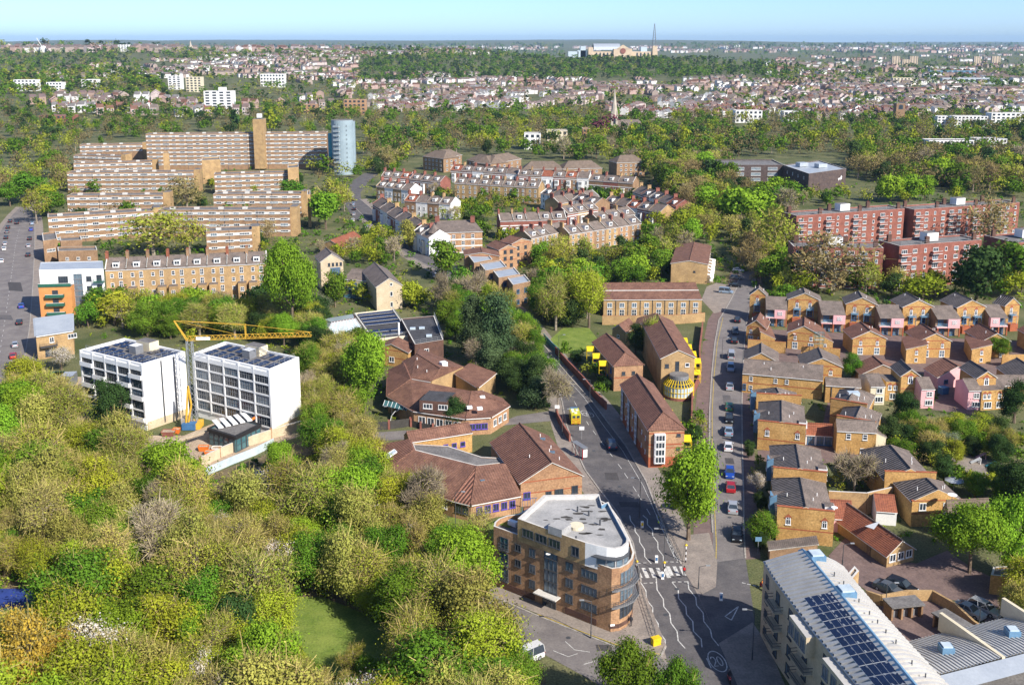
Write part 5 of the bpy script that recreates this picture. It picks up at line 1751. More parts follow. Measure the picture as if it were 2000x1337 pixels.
# ------------------------------------------------------------------ yellow-brick estate on the right
ORD = ['first', 'second', 'third', 'fourth', 'fifth', 'sixth', 'seventh', 'eighth', 'ninth', 'tenth', 'eleventh', 'twelfth']
for i, (l, r, bk) in enumerate((((1465, 575), (1498, 577), (1484, 558)), ((1540, 583.5), (1603, 586.5), (1570.5, 562)), ((1653, 592.5), (1714, 595.5), (1673, 568)), ((1764, 599), (1823, 598), (1772, 571)), ((1870, 600), (1925, 598), (1865, 571)), ((1963.5, 596), (1992, 594), (1946, 576)))):
 b, d = GH('yellow_gable_house', '%s dark-roofed yellow-brick gable house with blue balconies from the street, back row' % ORD[i], l, r, bk, 8.0, 10.2, 'brick_yellow', ('slate_ribbed', 'slate'))
 A, Bq = d['L'], d['R']; L_ = (Bq - A).length
 for s in ((.28, .68) if L_ > 6 else (.45,)):
  window(b, A, Bq, L_ * s, 5.3, .95, 1.9, 'white_arch_gab'); window(b, A, Bq, L_ * s, 2.7, 1.5, 2.0, 'blue')
  balcony(b, A, Bq, L_ * s, 4.9, 2.2 if L_ > 6 else 2.0, 1.5, 'steel_blue', 'steel_blue')
  for q in (-1, 1):
   c = A.lerp(Bq, s) + d['e'] * q * (1.05 if L_ > 6 else .95) - d['dn'] * 1.42
   m = MB(); m.bar((c.x, c.y, 2.2), (c.x, c.y, 5.0), .06, 'steel_blue'); m.build('balcony_post', b)
  c = A.lerp(Bq, s) - d['dn'] * .9; m = MB(); m.box((c.x, c.y, 1.1), (2.8, 1.6, 2.2), 'brick_band', math.atan2(d['e'].y, d['e'].x)); m.build('porch', b)
 vents(b, [d['rf'].lerp(d['rb'], .3) + d['e'] * 1.5 + Vector((0, 0, -.7)), d['rf'].lerp(d['rb'], .8) - d['e'] * 1.2 + Vector((0, 0, -.5))])
 if i == 2:
  m = MB(); c = A.lerp(Bq, .82) - d['dn'] * .4; m.cyl((c.x, c.y, 7.3), .15, .12, 'white_paint', 10, .5); m.build('satellite_dish', b)
for i, (l, r, tp, px0) in enumerate((((1496, 600), (1538, 602), (1500, 578), .40), ((1604, 610.5), (1651, 612), (1606, 587), .48), ((1717, 617), (1765, 618), (1717, 594), .46), ((1828, 619), (1874, 619), (1827, 596), .46), ((1931, 616.5), (1966, 616.5), (1929, 594), .02))):
 L = P(*l, 5.8); R = P(*r, 5.8); e = (R - L).normalized(); L_ = (R - L).length
 t_ = P(*tp, 8.0); dep = Vector((t_.x - L.x, t_.y - L.y, 0)); dep = dep - e * dep.dot(e); D_ = dep.length
 b = thing('pink_link_house', '%s low link house with a pink upper box from the street, between the yellow gables' % ORD[i], 'house', ((L.x + R.x) / 2, (L.y + R.y) / 2, 0))
 w = MB()
 for a, q, za, zq in ((L, R, 5.8, 5.8), (R, R + dep, 5.8, 8), (R + dep, L + dep, 8, 8), (L + dep, L, 8, 5.8)):
  w.poly([(a.x, a.y, 0), (q.x, q.y, 0), (q.x, q.y, zq), (a.x, a.y, za)], 'brick_brown')
 w.build('wall', b)
 m = MB(); dn = dep.normalized(); m.poly([L - dn * 1.5 + Vector((0, 0, -.35)), R - dn * 1.5 + Vector((0, 0, -.35)), R + dep + Vector((0, 0, 2.25)), L + dep + Vector((0, 0, 2.25))], 'slate'); m.build('roof_slope', b)
 rz = math.atan2(e.y, e.x); wd = L_ * .5
 c = L + e * (L_ * px0 + wd / 2) - dn * .7
 m = MB(); m.box((c.x, c.y, 4.1), (wd, 1.6, 2.8), 'render_pink', rz); m.build('pink_bay', b)
 fa = L + e * (L_ * px0) - dn * 1.5
 for sx in (-.5, 0, .5):
  for zz in (0, .62): window(b, fa, fa + e * wd, wd / 2 + sx, 3.8 + zz, .42, .5, 'white_plain', .01)
 c2 = L + e * (L_ * (.22 if px0 > .1 else .76)) - dn * .7
 m = MB(); m.box((c2.x, c2.y, 2.85), (L_ * .46, 1.5, .3), 'render_pink', rz); m.build('balcony_slab', b)
 balcony(b, L, R, L_ * (.22 if px0 > .1 else .76), 2.95, L_ * .44, 1.4, 'coping', 'steel_blue')
 window(b, L, R, L_ * (.22 if px0 > .1 else .76), 3.2, 1.6, 1.9, 'blue_pale')
 for s in (.04, .5, .96):
  q = L + e * L_ * s - dn * 1.3; m = MB(); m.box((q.x, q.y, 1.35), (.35, .35, 2.7), 'brick_band', rz); m.build('pier', b)
 wgrid(b, L, R, 2, [.1], 1.7, 2.3, 'blue_pale', .4)
 foot([xy(L - dn * 1.5), xy(R - dn * 1.5), xy(R + dep), xy(L + dep)])

def two_up(b, d, z1=2.9, z0=.2, dish=False):
 A, Bq = d['L'], d['R']; L_ = (Bq - A).length
 for s in (.24, .74):
  window(b, A, Bq, L_ * s, z1, .85, 1.35, 'white_arch_gab')
  window(b, A, Bq, L_ * s, z0, 1.5, 2.0, 'white_pale')
 vents(b, [d['rf'].lerp(d['rb'], .3) - d['e'] * 1.6 + Vector((0, 0, -.7)), d['rf'].lerp(d['rb'], .55) + d['e'] * 1.4 + Vector((0, 0, -.6)), d['rf'].lerp(d['rb'], .8) + d['e'] * 3 + Vector((0, 0, -1.3))])
 if dish:
  m = MB(); c = A.lerp(Bq, dish) + Vector((0, -.3, 0)); m.cyl((c.x, c.y, 4.6), .12, .12, 'white_paint', 10, .45); m.build('satellite_dish', b)
for i, (l, r, bk, dish) in enumerate((((1420, 634), (1496, 641), (1463, 608), 0), ((1539, 648), (1601, 653), (1569, 619.5), .2), ((1666, 660), (1731, 660), (1684.5, 628.5), 0), ((1796, 665), (1857.5, 665), (1798, 632), .25), ((1919, 665), (1973, 665), (1903, 631.5), 0), ((2030, 664), (2085, 664), (2008, 628), 0))):
 if i == 0:
  l = (1458, 636)
 b, d = GH('red_roof_house', '%s red-tiled yellow-brick house from the street, middle row' % ORD[i], l, r, bk, 5.0, 7.2, 'brick_yellow', ('tile_ribbed', 'tile_brown'))
 two_up(b, d, dish=dish)
# side wings with lean-to roofs
def mono(name, label, hi, lo, hz, lz, back, wall='brick_yellow', roof='tile_brown', cat='house', win=None):
 """lean-to: hi and lo are the front corner pixels of the high and low edges"""
 a = P(*hi, hz); q = P(*lo, lz); f = P(*back, hz)
 q = Vector((q.x, a.y + (q.y - a.y) * .15, lz))
 dep = Vector((f.x - a.x, f.y - a.y, 0))
 b = thing(name, label, cat, ((a.x + q.x) / 2, a.y, 0))
 L, R = (a, q) if a.x < q.x else (q, a)
 w = MB()
 for s, t in ((L, R), (R, R + dep), (R + dep, L + dep), (L + dep, L)):
  w.poly([(s.x, s.y, 0), (t.x, t.y, 0), t, s], wall)
 w.build('wall', b)
 up = Vector((0, 0, .06)); o = (R - L).normalized() * .25
 m = MB(); m.poly([L - o + up, R + o + up, R + o + dep + up, L - o + dep + up], roof); m.poly([L - o - up * 2, R + o - up * 2, R + o + up, L - o + up], 'coping'); m.build('roof_slope', b)
 foot([xy(L), xy(R), xy(R + dep), xy(L + dep)])
 if win:
  for s, z, ww, hh, st in win: window(b, L, R, (R - L).to_2d().length * s, z, ww, hh, st)
 return b
mono('side_wing', 'red-tiled lean-to wing stepping down right of the second middle-row house', (1601, 653), (1636, 676), 5.0, 3.0, (1584, 628), win=[(.45, 1.2, .8, 1.2, 'white_arch')])
mono('side_wing', 'red-tiled lean-to wing beside the street at the end of the middle row', (1486, 648), (1520, 668), 5.0, 3.2, (1478, 626), win=[(.45, 1.2, .8, 1.2, 'white_arch')])
mono('front_wing', 'yellow-brick front wing of the fourth middle-row house', (1811, 673), (1776, 686), 5.4, 4.2, (1800, 650), roof='tile_ribbed', win=[(.5, 2.6, .85, 1.3, 'white_arch_gab'), (.5, .6, .8, 1.0, 'white')])
mono('front_wing', 'yellow-brick front wing of the fifth middle-row house', (1938, 673), (1905, 686), 5.4, 4.2, (1922, 648), roof='tile_ribbed', win=[(.5, 2.6, .85, 1.3, 'white_arch_gab'), (.5, .6, .8, 1.0, 'white')])
wall_run('court_wall', 'yellow-brick court wall left of the bin store in the middle row', [(1460, 684), (1534, 690)], 3.4, 'brick_yellow', .35, top='brick_band')
wall_run('court_wall', 'yellow-brick court wall below the second red-tiled house', [(1564, 696), (1640, 702)], 3.2, 'brick_yellow', .35, top='brick_band')
wall_run('court_wall', 'yellow-brick wall at the right edge of the estate', [(1955, 716), (2050, 714)], 3.4, 'brick_yellow', .35)
# front rows
b, d = PG('street_house_row', 'long two-storey yellow-brick row under one grey slate roof beside the street', (1450.5, 728), (1607, 742), (1454, 701), 5.2, 7.2, 'brick_yellow', cat='house row')
A, Bq = d['L'], d['R']; L_ = (Bq - A).length
for s in (.11, .42, .56): window(b, A, Bq, L_ * s, 3.3, .9, 1.2, 'white_sash')
window(b, A, Bq, L_ * .11, .8, .9, 1.3, 'white_sash'); window(b, A, Bq, L_ * .03, .8, .8, 1.6, 'blue')
m = MB(); n_ = -d['dn'] * .03
for z in (2.6, 4.95): m.poly([(A.x + n_.x, A.y + n_.y, z), (Bq.x + n_.x, Bq.y + n_.y, z), (Bq.x + n_.x, Bq.y + n_.y, z + .22), (A.x + n_.x, A.y + n_.y, z + .22)], 'brick_band')
m.build('brick_bands', b)
vents(b, [d['L'].lerp(d['rb'], .35) + Vector((0, 0, .3)), d['L'].lerp(d['ra'], .75) + d['e'] * 5, d['L'].lerp(d['rb'], .75)])
b, d = GH('slate_roof_house', 'slate-roofed yellow house behind the long row, at the street corner', (1454, 702), (1519, 706), (1492.5, 670), 5.4, 7.6, 'brick_yellow', ('slate_ribbed', 'slate'))
b, d = GH('slate_roof_house', 'slate-roofed yellow house with green scaffolding behind the long row', (1567, 713), (1645, 716), (1606, 679), 5.0, 7.2, 'brick_yellow', ('slate_ribbed', 'slate'))
window(b, d['L'], d['R'], (d['R'] - d['L']).length * .72, 2.6, .9, 1.4, 'white_arch_gab')
sc = P(1598, 706, 0); s_ = thing('scaffolding', 'small green scaffold frame on the slate roof behind the long row', 'scaffold', (sc.x, sc.y, 0))
m = MB()
for ix in range(3):
 for iy in range(2):
  m.bar((sc.x + ix * 1.2 - 1.2, sc.y + iy * 1.2, 0), (sc.x + ix * 1.2 - 1.2, sc.y + iy * 1.2, 8.4), .05, 'green_paint')
for z in (5.2, 6.2, 7.2, 8.2):
 for iy in range(2): m.bar((sc.x - 1.4, sc.y + iy * 1.2, z), (sc.x + 1.4, sc.y + iy * 1.2, z), .05, 'turquoise')
m.build('frame', s_)
m = MB(); m.box((sc.x, sc.y + .6, 6.3), (2.6, 1.2, .08), 'wood_plank'); m.build('deck', s_)
b, d = PG('slate_roof_house', 'short slate-roofed yellow house between the long row and the cream house', (1613, 751), (1682, 755), (1612.5, 737), 4.6, 5.8, 'brick_yellow')
m = MB(); q = d['L'].lerp(d['R'], .17); m.box((q.x, q.y - .1, 2.3), (.14, .14, 4.6), 'dark_metal'); m.build('downpipe', b)

def U(label, l, r, bk, side_bay=True, dormer=True, e=5.0, rg=7.0, par=6.7, wins=True, hb=3.0, dep=None):
 b, d = GH('parapet_house', label, l, r, bk, e, rg, 'brick_yellow', ('slate_ribbed', 'slate'), parapet=par, hipb=hb, over=.2, depth=dep and dep - hb)
 A, Bq = d['L'], d['R']; L_ = (Bq - A).length
 if wins:
  for s in (.20, .84): window(b, A, Bq, L_ * s, 3.4, .95, 1.5, 'white_arch_gab')
 if side_bay:
  q = d['L'].lerp(d['L2'], .40); rz = math.atan2(d['e'].y, d['e'].x)
  m = MB(); m.box((q.x - .35, q.y, 4.0), (1.2, 2.0, 4.6), 'steel_blue', rz); bay = m.build('bay_window', b)
  window(b, d['L2'], d['L'], d['d'].length * .60, 3.6, 1.6, 1.8, 'white_pale', .96)
  m = MB(); m.poly([(q.x - 1.1, q.y - 1.3, 6.2), (q.x + 1.9, q.y, 6.75), (q.x - 1.1, q.y + 1.3, 6.2)], 'slate'); m.build('bay_roof', b)
 if dormer:
  q = d['R'].lerp(d['R2'], .25); m = MB(); m.box((q.x - .5, q.y, 5.4), (1.6, 2.2, 1.6), 'white_paint', math.atan2(d['e'].y, d['e'].x), top='slate'); m.build('dormer', b)
  window(b, d['R'], d['R2'], d['d'].length * .25, 4.9, 1.8, 1.1, 'white', .32)
 vents(b, [d['rf'].lerp(d['rb'], .35) + d['e'] * 1.6 + Vector((0, 0, -.6)), d['rf'].lerp(d['rb'], .6) + d['e'] * 2.6 + Vector((0, 0, -1)), d['rf'].lerp(d['rb'], .5) - d['e'] * 2.8 + Vector((0, 0, -1))])
 return b, d
U('parapet-walled yellow house farthest up the street side of the front estate', (1477.5, 781), (1564.5, 786), (1508, 757), wins=False, dormer=False)
U('parapet-walled yellow house above the parking sign, with arched windows', (1480.5, 835), (1573, 845), (1510, 787), dep=16.5)
U('parapet-walled yellow house between the hedge and the white-flowering shrub', (1510.5, 928), (1614, 938), (1541, 868), wins=False, dep=15)
b, d = U('parapet-walled yellow house nearest the curved metal roof, two arched windows', (1518, 1005), (1629, 1016), (1550, 937), dep=15.5)
m = MB(); c = d['R'] + Vector((.6, 2, 0)); m.cyl((c.x, c.y, 6.4), .1, .15, 'white_paint', 12, .6); m.build('satellite_dish', b)
mono('garage_block', 'low brown-roofed store below the arched-window house', (1597, 1063), (1505, 1076), 3.6, 2.6, (1592, 1046), 'brick_brown', 'slate', cat='store')
U('parapet-walled yellow house with a glass roof lantern, second column', (1622, 791), (1692, 803), (1662, 757), dep=12, side_bay=False, dormer=False, wins=False)
U('parapet-walled yellow house with a pink flank, second column', (1634, 825), (1709, 838), (1672, 798), dep=10.5, side_bay=False, dormer=False, wins=False)
q = P(1667, 765, 7.2); m = MB(); m.box((q.x, q.y, 6.8), (2.6, 1.6, .9), 'glass_white'); o = m.build('roof_lantern', None, base=(q.x, q.y, 6.3)); tag(o, 'blue-glass roof lantern on the second-column slate roof', 'roof light')
b, d = PG('yellow_villa', 'yellow-brick house with two sash windows and grey slate roof above the courtyard tree', (1635, 839), (1712, 843), (1635, 819), 5.4, 7.0, 'brick_yellow')
A, Bq = d['L'], d['R']; L_ = (Bq - A).length
for s in (.30, .72): window(b, A, Bq, L_ * s, 3.4, 1.0, 1.3, 'white_sash')
window(b, A, Bq, L_ * .68, .3, 1.0, 1.2, 'white')
mono('cream_wing', 'cream-rendered side wing of the yellow villa', (1712, 846), (1727, 850), 4.6, 3.6, (1708, 826), 'render_cream', 'slate')
b, d = PG('white_cottage', 'small white cottage with blue doors in the shaded court', (1574, 845), (1626, 848), (1570, 826), 2.8, 4.6, 'render_white', ('tile_red', 'tile_red'), cat='cottage')
A, Bq = d['L'], d['R']; L_ = (Bq - A).length
for s in (.2, .55, .85): window(b, A, Bq, L_ * s, .2, 1.5, 2.2, 'blue_pale')
# gardens group on the right
b, d = PG('cream_house', 'cream-rendered house with a grey roof at the left of the garden group', (1701, 754), (1729, 754), (1699, 730), 4.8, 6.4, 'render_cream')
window(b, d['L'], d['R'], 2.2, 3.0, 1.5, 1.3); window(b, d['L'], d['R'], 2.2, .7, 2.0, 1.4)
for lab, l, r, bk, lw, rw in (('left', (1761, 733), (1797, 733), (1764, 702.5), (1731, 745), (1798, 747)), ('right', (1909, 737), (1946, 736), (1897, 704), (1918, 763), (1972, 760))):
 b, d = GH('gable_tower_house', 'tall orange gable house with arched windows, %s one of the garden pair' % lab, l, r, bk, 7.0, 8.6, 'brick_yellow', ('slate_ribbed', 'slate'))
 A, Bq = d['L'], d['R']; L_ = (Bq - A).length
 window(b, A, Bq, L_ * .5, 5.0, 1.2, 2.0, 'white_arch_gab')
 A2, B2 = P(*lw, 5.0), P(*rw, 5.0)
 m = MB(); m.prism([xy(A2), xy(B2), xy(B2 + Vector((0, 6, 0))), xy(A2 + Vector((0, 6, 0)))], 0, 5.0, 'brick_yellow', 'slate'); m.build('front_range', b)
 L2_ = (B2 - A2).length
 for s in (.12, .28, .66, .84): window(b, A2, B2, L2_ * s, 2.9, .9, 1.4, 'white_arch_gab')
 for s in (.25, .7): window(b, A2, B2, L2_ * s, .5, 2.0, 1.6, 'white')
for lab, l, r, tp in (('left', (1800, 759), (1826, 759), (1797, 737)), ('right', (1892, 762), (1917, 762), (1884, 740))):
 b, d = PG('pink_house', 'pink-rendered two-storey house with a grey roof, %s one of the garden pair' % lab, l, r, tp, 5.0, 6.6, 'render_pink')
 window(b, d['L'], d['R'], 2.0, 3.0, 1.4, 1.3, 'white_sash'); window(b, d['L'], d['R'], 2.0, .8, 1.9, 1.3, 'white')
b, d = PG('grey_roof_house', 'grey-roofed yellow-brick house at the right edge behind the conifer', (1947, 752), (2040, 752), (1945, 733), 4.8, 6.2, 'brick_yellow')
b, d = GH('brown_roof_house', 'single-storey house with a broad brown ribbed roof left of the garden pair', (1683, 730), (1762, 727), (1719, 695), 3.2, 5.6, 'brick_brown', ('tile_ribbed', 'tile_brown'))
b, d = GH('brown_roof_house', 'single-storey house with a broad brown ribbed roof between the garden pair', (1832, 736), (1905, 729), (1864, 697), 3.2, 5.6, 'render_pink', ('tile_ribbed', 'tile_brown'))
window(b, d['L'], d['R'], 2.5, 1.2, 1.2, 1.1, 'blue')
b, d = GH('dark_roof_house', 'dark-tiled house cut by the right edge of the view', (1985, 742), (2062, 742), (1988, 699), 4.0, 6.4, 'brick_yellow', ('slate_ribbed', 'slate'))
# lower right cluster
b, d = U('long slate-roofed house behind the bare courtyard tree', (1728, 937), (1827, 940), (1722, 869), side_bay=False, dormer=False, wins=False, e=5.4, rg=7.8, par=7.2)
b, d = U('slate-roofed house with a large satellite dish', (1782, 979), (1880, 977), (1809, 934), side_bay=False, dormer=False, wins=False, e=5.0, rg=7.2, par=5.1)
window(b, d['L'], d['R'], 2.0, 3.2, 1.3, 1.5); window(b, d['L'], d['R'], 6.5, 3.0, 1.3, 1.7)
m = MB(); c = P(1860, 964, 7.6); m.cyl((c.x, c.y, 6.6), .06, .8, 'galvanised', 6); m.cyl((c.x, c.y - .1, 7.3), .2, .2, 'white_paint', 14, .85); m.build('satellite_dish', b)
b, d = PG('brown_gable_house', 'yellow-brick house with a brown roof beside the bright lower-right trees', (1852, 1000), (1934, 996), (1838, 978), 5.4, 7.2, 'brick_stock', ('tile_tan', 'tile_tan'))
for z in (1.0, 3.6): window(b, d['L2'], d['L'], d['d'].length * .5, z, 1.0, 1.5, 'white_arch')
b, d = PG('red_cottage', 'low cottage with a red pantile roof against the yellow parapet wall', (1618, 1010), (1668, 1013), (1616, 980), 2.8, 4.6, 'render_pink', ('tile_red', 'tile_red'), cat='cottage', depth=7)
b, d = PG('red_cottage', 'low cottage with a red pantile roof right of the dark ridge', (1712, 996), (1752, 999), (1704, 972), 2.8, 4.4, 'render_white', ('tile_red', 'tile_red'), cat='cottage', depth=7)
b, d = GH('garden_cottage', 'maroon-roofed cottage with a white glazed front in the curved walled garden', (1733, 1084), (1786, 1070), (1692, 975), 2.3, 4.4, 'brick_stock', ('tile_red', 'slate'), cat='cottage')
wgrid(b, d['L'], d['R'], 3, [.9], 1.4, 1.4, 'white', .3)
m = MB(); q = d['L2'].lerp(d['L'], .55); m.poly([(q.x + 1.4, q.y - 1.4, 4.6), (q.x + 3.4, q.y + 1.2, 4.9), (q.x + .6, q.y + .8, 4.1)], 'white_paint'); m.build('roof_gablet', b)
wall_run('garden_wall', 'curved red-brick garden wall round the maroon-roofed cottage', [(1640, 1010), (1655, 1035), (1672, 1062), (1700, 1085), (1735, 1096)], 1.9, 'fence_wood', .3, top='brick_red')
wall_run('parapet_wall', 'yellow-brick boundary wall with pale coping above the red cottages', [(1616, 1000), (1690, 1004), (1740, 992)], 4.4, 'brick_stock', .4, top='coping')
# bin stores and walls round the rear car park
wall_run('car_park_wall', 'curved yellow-brick wall round the rear car park', [(1690, 1172), (1720, 1182), (1770, 1172), (1820, 1172), (1862, 1196), (1900, 1232), (1930, 1252)], 1.8, 'brick_stock', .4)
for lab, pts, n in (('upper', [(1742, 1212), (1800, 1206)], 3), ('lower', [(1822, 1224), (1882, 1262)], 4)):
 a, q = P(*pts[0]), P(*pts[1]); u = (q - a).normalized(); n_ = Vector((-u.y, u.x, 0)); L_ = (q - a).length
 s_ = thing('bin_store', 'flat-roofed brick bin store, %s one of the rear car park' % lab, 'bin store', ((a.x + q.x) / 2, (a.y + q.y) / 2, 0))
 m = MB()
 for k in range(n + 1):
  c = a + u * L_ * k / n + n_ * 1.2; m.box((c.x, c.y, 1.1), (.3, 2.4, 2.2), 'brick_brown', math.atan2(u.y, u.x))
 c = a + u * L_ / 2 + n_ * 2.4; m.box((c.x, c.y, 1.1), (L_, .3, 2.2), 'brick_brown', math.atan2(u.y, u.x)); m.build('wall', s_)
 m = MB(); c = a + u * L_ / 2 + n_ * 1.2; m.box((c.x, c.y, 2.3), (L_ + .6, 3.0, .2), 'roof_felt', math.atan2(u.y, u.x)); m.build('roof', s_)
 for k in range(n):
  c = a + u * L_ * (k + .5) / n + n_ * 1.3; bn = thing('wheelie_bin', 'grey wheeled refuse bin number %s from the left in the %s bin store' % (ORD[k], lab), 'bin', (c.x, c.y, 0))
  m = MB(); m.box((c.x, c.y, .65), (1.2, .9, 1.2), 'grey_metal', math.atan2(u.y, u.x)); m.build('tub', bn)
  m = MB(); m.box((c.x, c.y, 1.31), (1.26, .96, .1), 'dark_metal', math.atan2(u.y, u.x)); m.build('lid', bn)
FLAT('brick_hut', 'yellow-brick hut with a felt roof at the right edge above the willow', [xy(P(x, y, 3.4)) for x, y in ((1935, 1122), (1990, 1128), (2040, 1120), (2010, 1102), (1940, 1106))], 3.4, 'brick_yellow', 'roof_felt', 'hut', par=.2)
FLAT('stair_tower', 'tan stair tower between the metal roof and the parked cars', rect3(P(1655, 1120, 8), P(1664, 1130, 8), P(1678, 1114, 8)), 8.0, 'brick_stock', 'roof_felt', 'stair tower', par=.2)

# ------------------------------------------------------------------ left: terrace with dormers, flats, small buildings
def row(L, R, n, fn):
 """split a front between two world points into n plots"""
 for i in range(n):
  fn(i, Vector(lerp(L, R, i / n)), Vector(lerp(L, R, (i + 1) / n)))

L, R = P(205.5, 528, 13), P(520, 514, 13)
def stock_house(i, a, q):
 e = (q - a).normalized(); n_ = Vector((-e.y, e.x, 0))
 b, d = PGW('terrace_house', '%s tall stock-brick terrace house with a white dormer, counted from the white flats' % ORD[i], a, q, n_ * 11, 13, 16, 'brick_stock', ('slate', 'slate'), 'house', 'tall stock-brick terrace', 0, .25, True)
 L_ = (q - a).length
 for z in (1.2, 4.4, 7.4, 10.4):
  window(b, a, q, L_ * .30, z, 1.1, 1.5 if i % 2 else 1.3, 'white_sash'); window(b, a, q, L_ * .72, z - .3, 1.2, 2.1, 'white_sash')
 c = d['L'].lerp(d['R'], .5) + n_ * 2.0; m = MB(); m.box((c.x, c.y, 14.4), (2.1, 2.4, 1.8), 'white_paint', math.atan2(e.y, e.x), top='roof_felt'); m.build('dormer', b)
 window(b, a + n_ * .8, q + n_ * .8, L_ * .5, 13.8, 1.7, 1.2, 'white', 0.01)
 c = d['ra']; chimney(b, c.x, c.y, 14.8, 18.0, .9, 1.8, math.atan2(e.y, e.x), 'brick_brown' if i % 3 else 'tile_red', 3)
 m = MB(); w = L_ * .42; c = a + e * L_ * (.3 if i % 2 else .74) - n_ * 1.6; m.box((c.x, c.y, 3.6), (w, 3.2, 7.2), 'brick_stock', math.atan2(e.y, e.x), top='slate'); m.build('rear_extension', b)
 window(b, c - e * w / 2 - n_ * 1.6, c + e * w / 2 - n_ * 1.6, w / 2, 4.4, 1.2, 1.5, 'white_sash', .01); window(b, c - e * w / 2 - n_ * 1.6, c + e * w / 2 - n_ * 1.6, w / 2, 1.0, 1.4, 1.8, 'white', .01)
row(L, R, 8, stock_house)
h = 15.5
ring = rect3(P(79, 512, h), P(76, 527, h), P(202, 524, h))
b = FLAT('white_flats', 'white flats with a zinc roof and an orange rendered bay on the left street', ring, h, 'render_white', 'roof_zinc', 'flats', par=.1, cop='roof_zinc')
A, Bq = Vector(ring[1]), Vector(ring[2]); L_ = (Bq - A).length; u = (Bq - A).normalized(); n_ = Vector((u.y, -u.x)); rz = math.atan2(u.y, u.x)
c = A + u * L_ * .27 + n_ * 1.6
m = MB(); m.box((c.x, c.y, 5.3), (L_ * .50, 3.2, 10.6), 'render_orange', rz, top='roof_felt'); m.build('orange_bay', b)
fa, fb = c - u * L_ * .25 + n_ * 1.6, c + u * L_ * .25 + n_ * 1.6
for z in (1.6, 4.6, 7.4):
 window(b, fa, fb, L_ * .25, z, 1.8, 2.0, 'dark', .01); balcony(b, fa, fb, L_ * .25, z - .2, 5.6, 1.3, 'green_paint', solid='green_paint')
balcony(b, fa, fb, L_ * .25, 10.6, L_ * .5, .3, 'green_paint', solid='green_paint')
window(b, A, Bq, L_ * .36, 11.0, 3.0, 2.2, 'dark')
for k in range(7): window(b, A, Bq, L_ * .59, .8 + k * 1.9, 2.6, 1.7, 'grey_pale', name='stair_window')
for z in (1.8, 5.0, 8.2, 11.4):
 window(b, A, Bq, L_ * .76, z, 1.6, 1.6, 'dark'); window(b, A, Bq, L_ * .92, z, 1.6, 2.0, 'dark'); balcony(b, A, Bq, L_ * .92, z - .3, 3.4, 1.4, 'green_paint', 'green_paint')
b, w3 = ROOFS('zinc_roof_house', 'small tan house with a pale blue zinc roof on the left street', dict(a=(67, 621, 9), k=(141, 612, 9), r=(142, 645, 7), n=(70, 656, 7)), [('roof_zinc', ['a', 'n', 'r', 'k'])], 'brick_stock', 'house')
window(b, w3['n'], w3['r'], 4, 4.4, 1.2, 1.6); window(b, w3['n'], w3['r'], 9.5, 4.8, 2.4, 1.3); balcony(b, w3['n'], w3['r'], 3, 3.6, 4.5, 1.6, 'dark_metal', 'dark_metal'); window(b, w3['n'], w3['r'], 3, .6, 2, 2, 'dark')
for i, (l, n1, r, h, lab) in enumerate((((82, 455, 0), (84, 470, 0), (112, 466, 0), 9, 'narrow brown-brick block beside the left street'), ((112, 482, 0), (113, 490, 0), (190, 488, 0), 7, 'low flat-roofed brown-brick block behind the white flats'), ((116, 462, 0), (118, 470, 0), (160, 468, 0), 9, 'brown-brick stair block beside the lowest left slab'))):
 ring = rect3(P(l[0], l[1], h), P(n1[0], n1[1], h), P(r[0], r[1], h)); b = FLAT('brown_block', lab, ring, h, 'brick_brown', 'roof_felt', 'building')
 wgrid(b, ring[1], ring[2], 3, [h * .45], 1.2, 1.2)

# cream gabled flats behind the bright tree
b, d = GH('cream_flats', 'cream gabled flats at the bend of the main road', (735, 560), (785, 556), (741, 512), 8.2, 10.8, 'brick_pale', ('slate', 'slate'), cat='flats')
window(b, d['L'], d['R'], 5.0, 1.0, .9, 1.6, 'white'); window(b, d['L'], d['R'], 5.0, 4.6, .9, 1.6, 'white'); window(b, d['L'], d['R'], 5.0, 8.2, .9, .9, 'white')
b, d = PG('cream_wing', 'cream wing with turquoise access decks left of the cream gable', (672, 545), (735, 549), (674, 524), 6.2, 8.4, 'brick_pale', cat='flats')
L_ = (d['R'] - d['L']).length
wgrid(b, d['L'], d['R'], 5, [.6, 3.4], 1.2, 1.8, 'blue_pale')
for z in (0.1, 2.9): balcony(b, d['L'], d['R'], L_ / 2, z, L_ - 1, 1.8, 'steel_blue', 'turquoise')
b, d = GH('cream_flats', 'cream gabled flats with a tall blue window behind the big bright tree', (626, 511), (670, 508), (632, 484), 10.5, 13.2, 'brick_pale', ('slate', 'slate'), cat='flats')
for k in range(4): window(b, d['L'], d['R'], 3.0 + k * 1.4, 8.6, .8, 1.2, 'dark')
window(b, d['L'], d['R'], 5.2, 5.4, 3.6, 2.6, 'blue_pale'); window(b, d['L'], d['R'], 5.2, 2.0, 3.6, 2.4, 'blue_pale')
GH('red_roof_house', 'small house with a maroon roof beside the tennis court fence', (625, 478), (668, 484), (642, 446), 3.4, 6.0, 'brick_stock', ('tile_red', 'tile_red'))

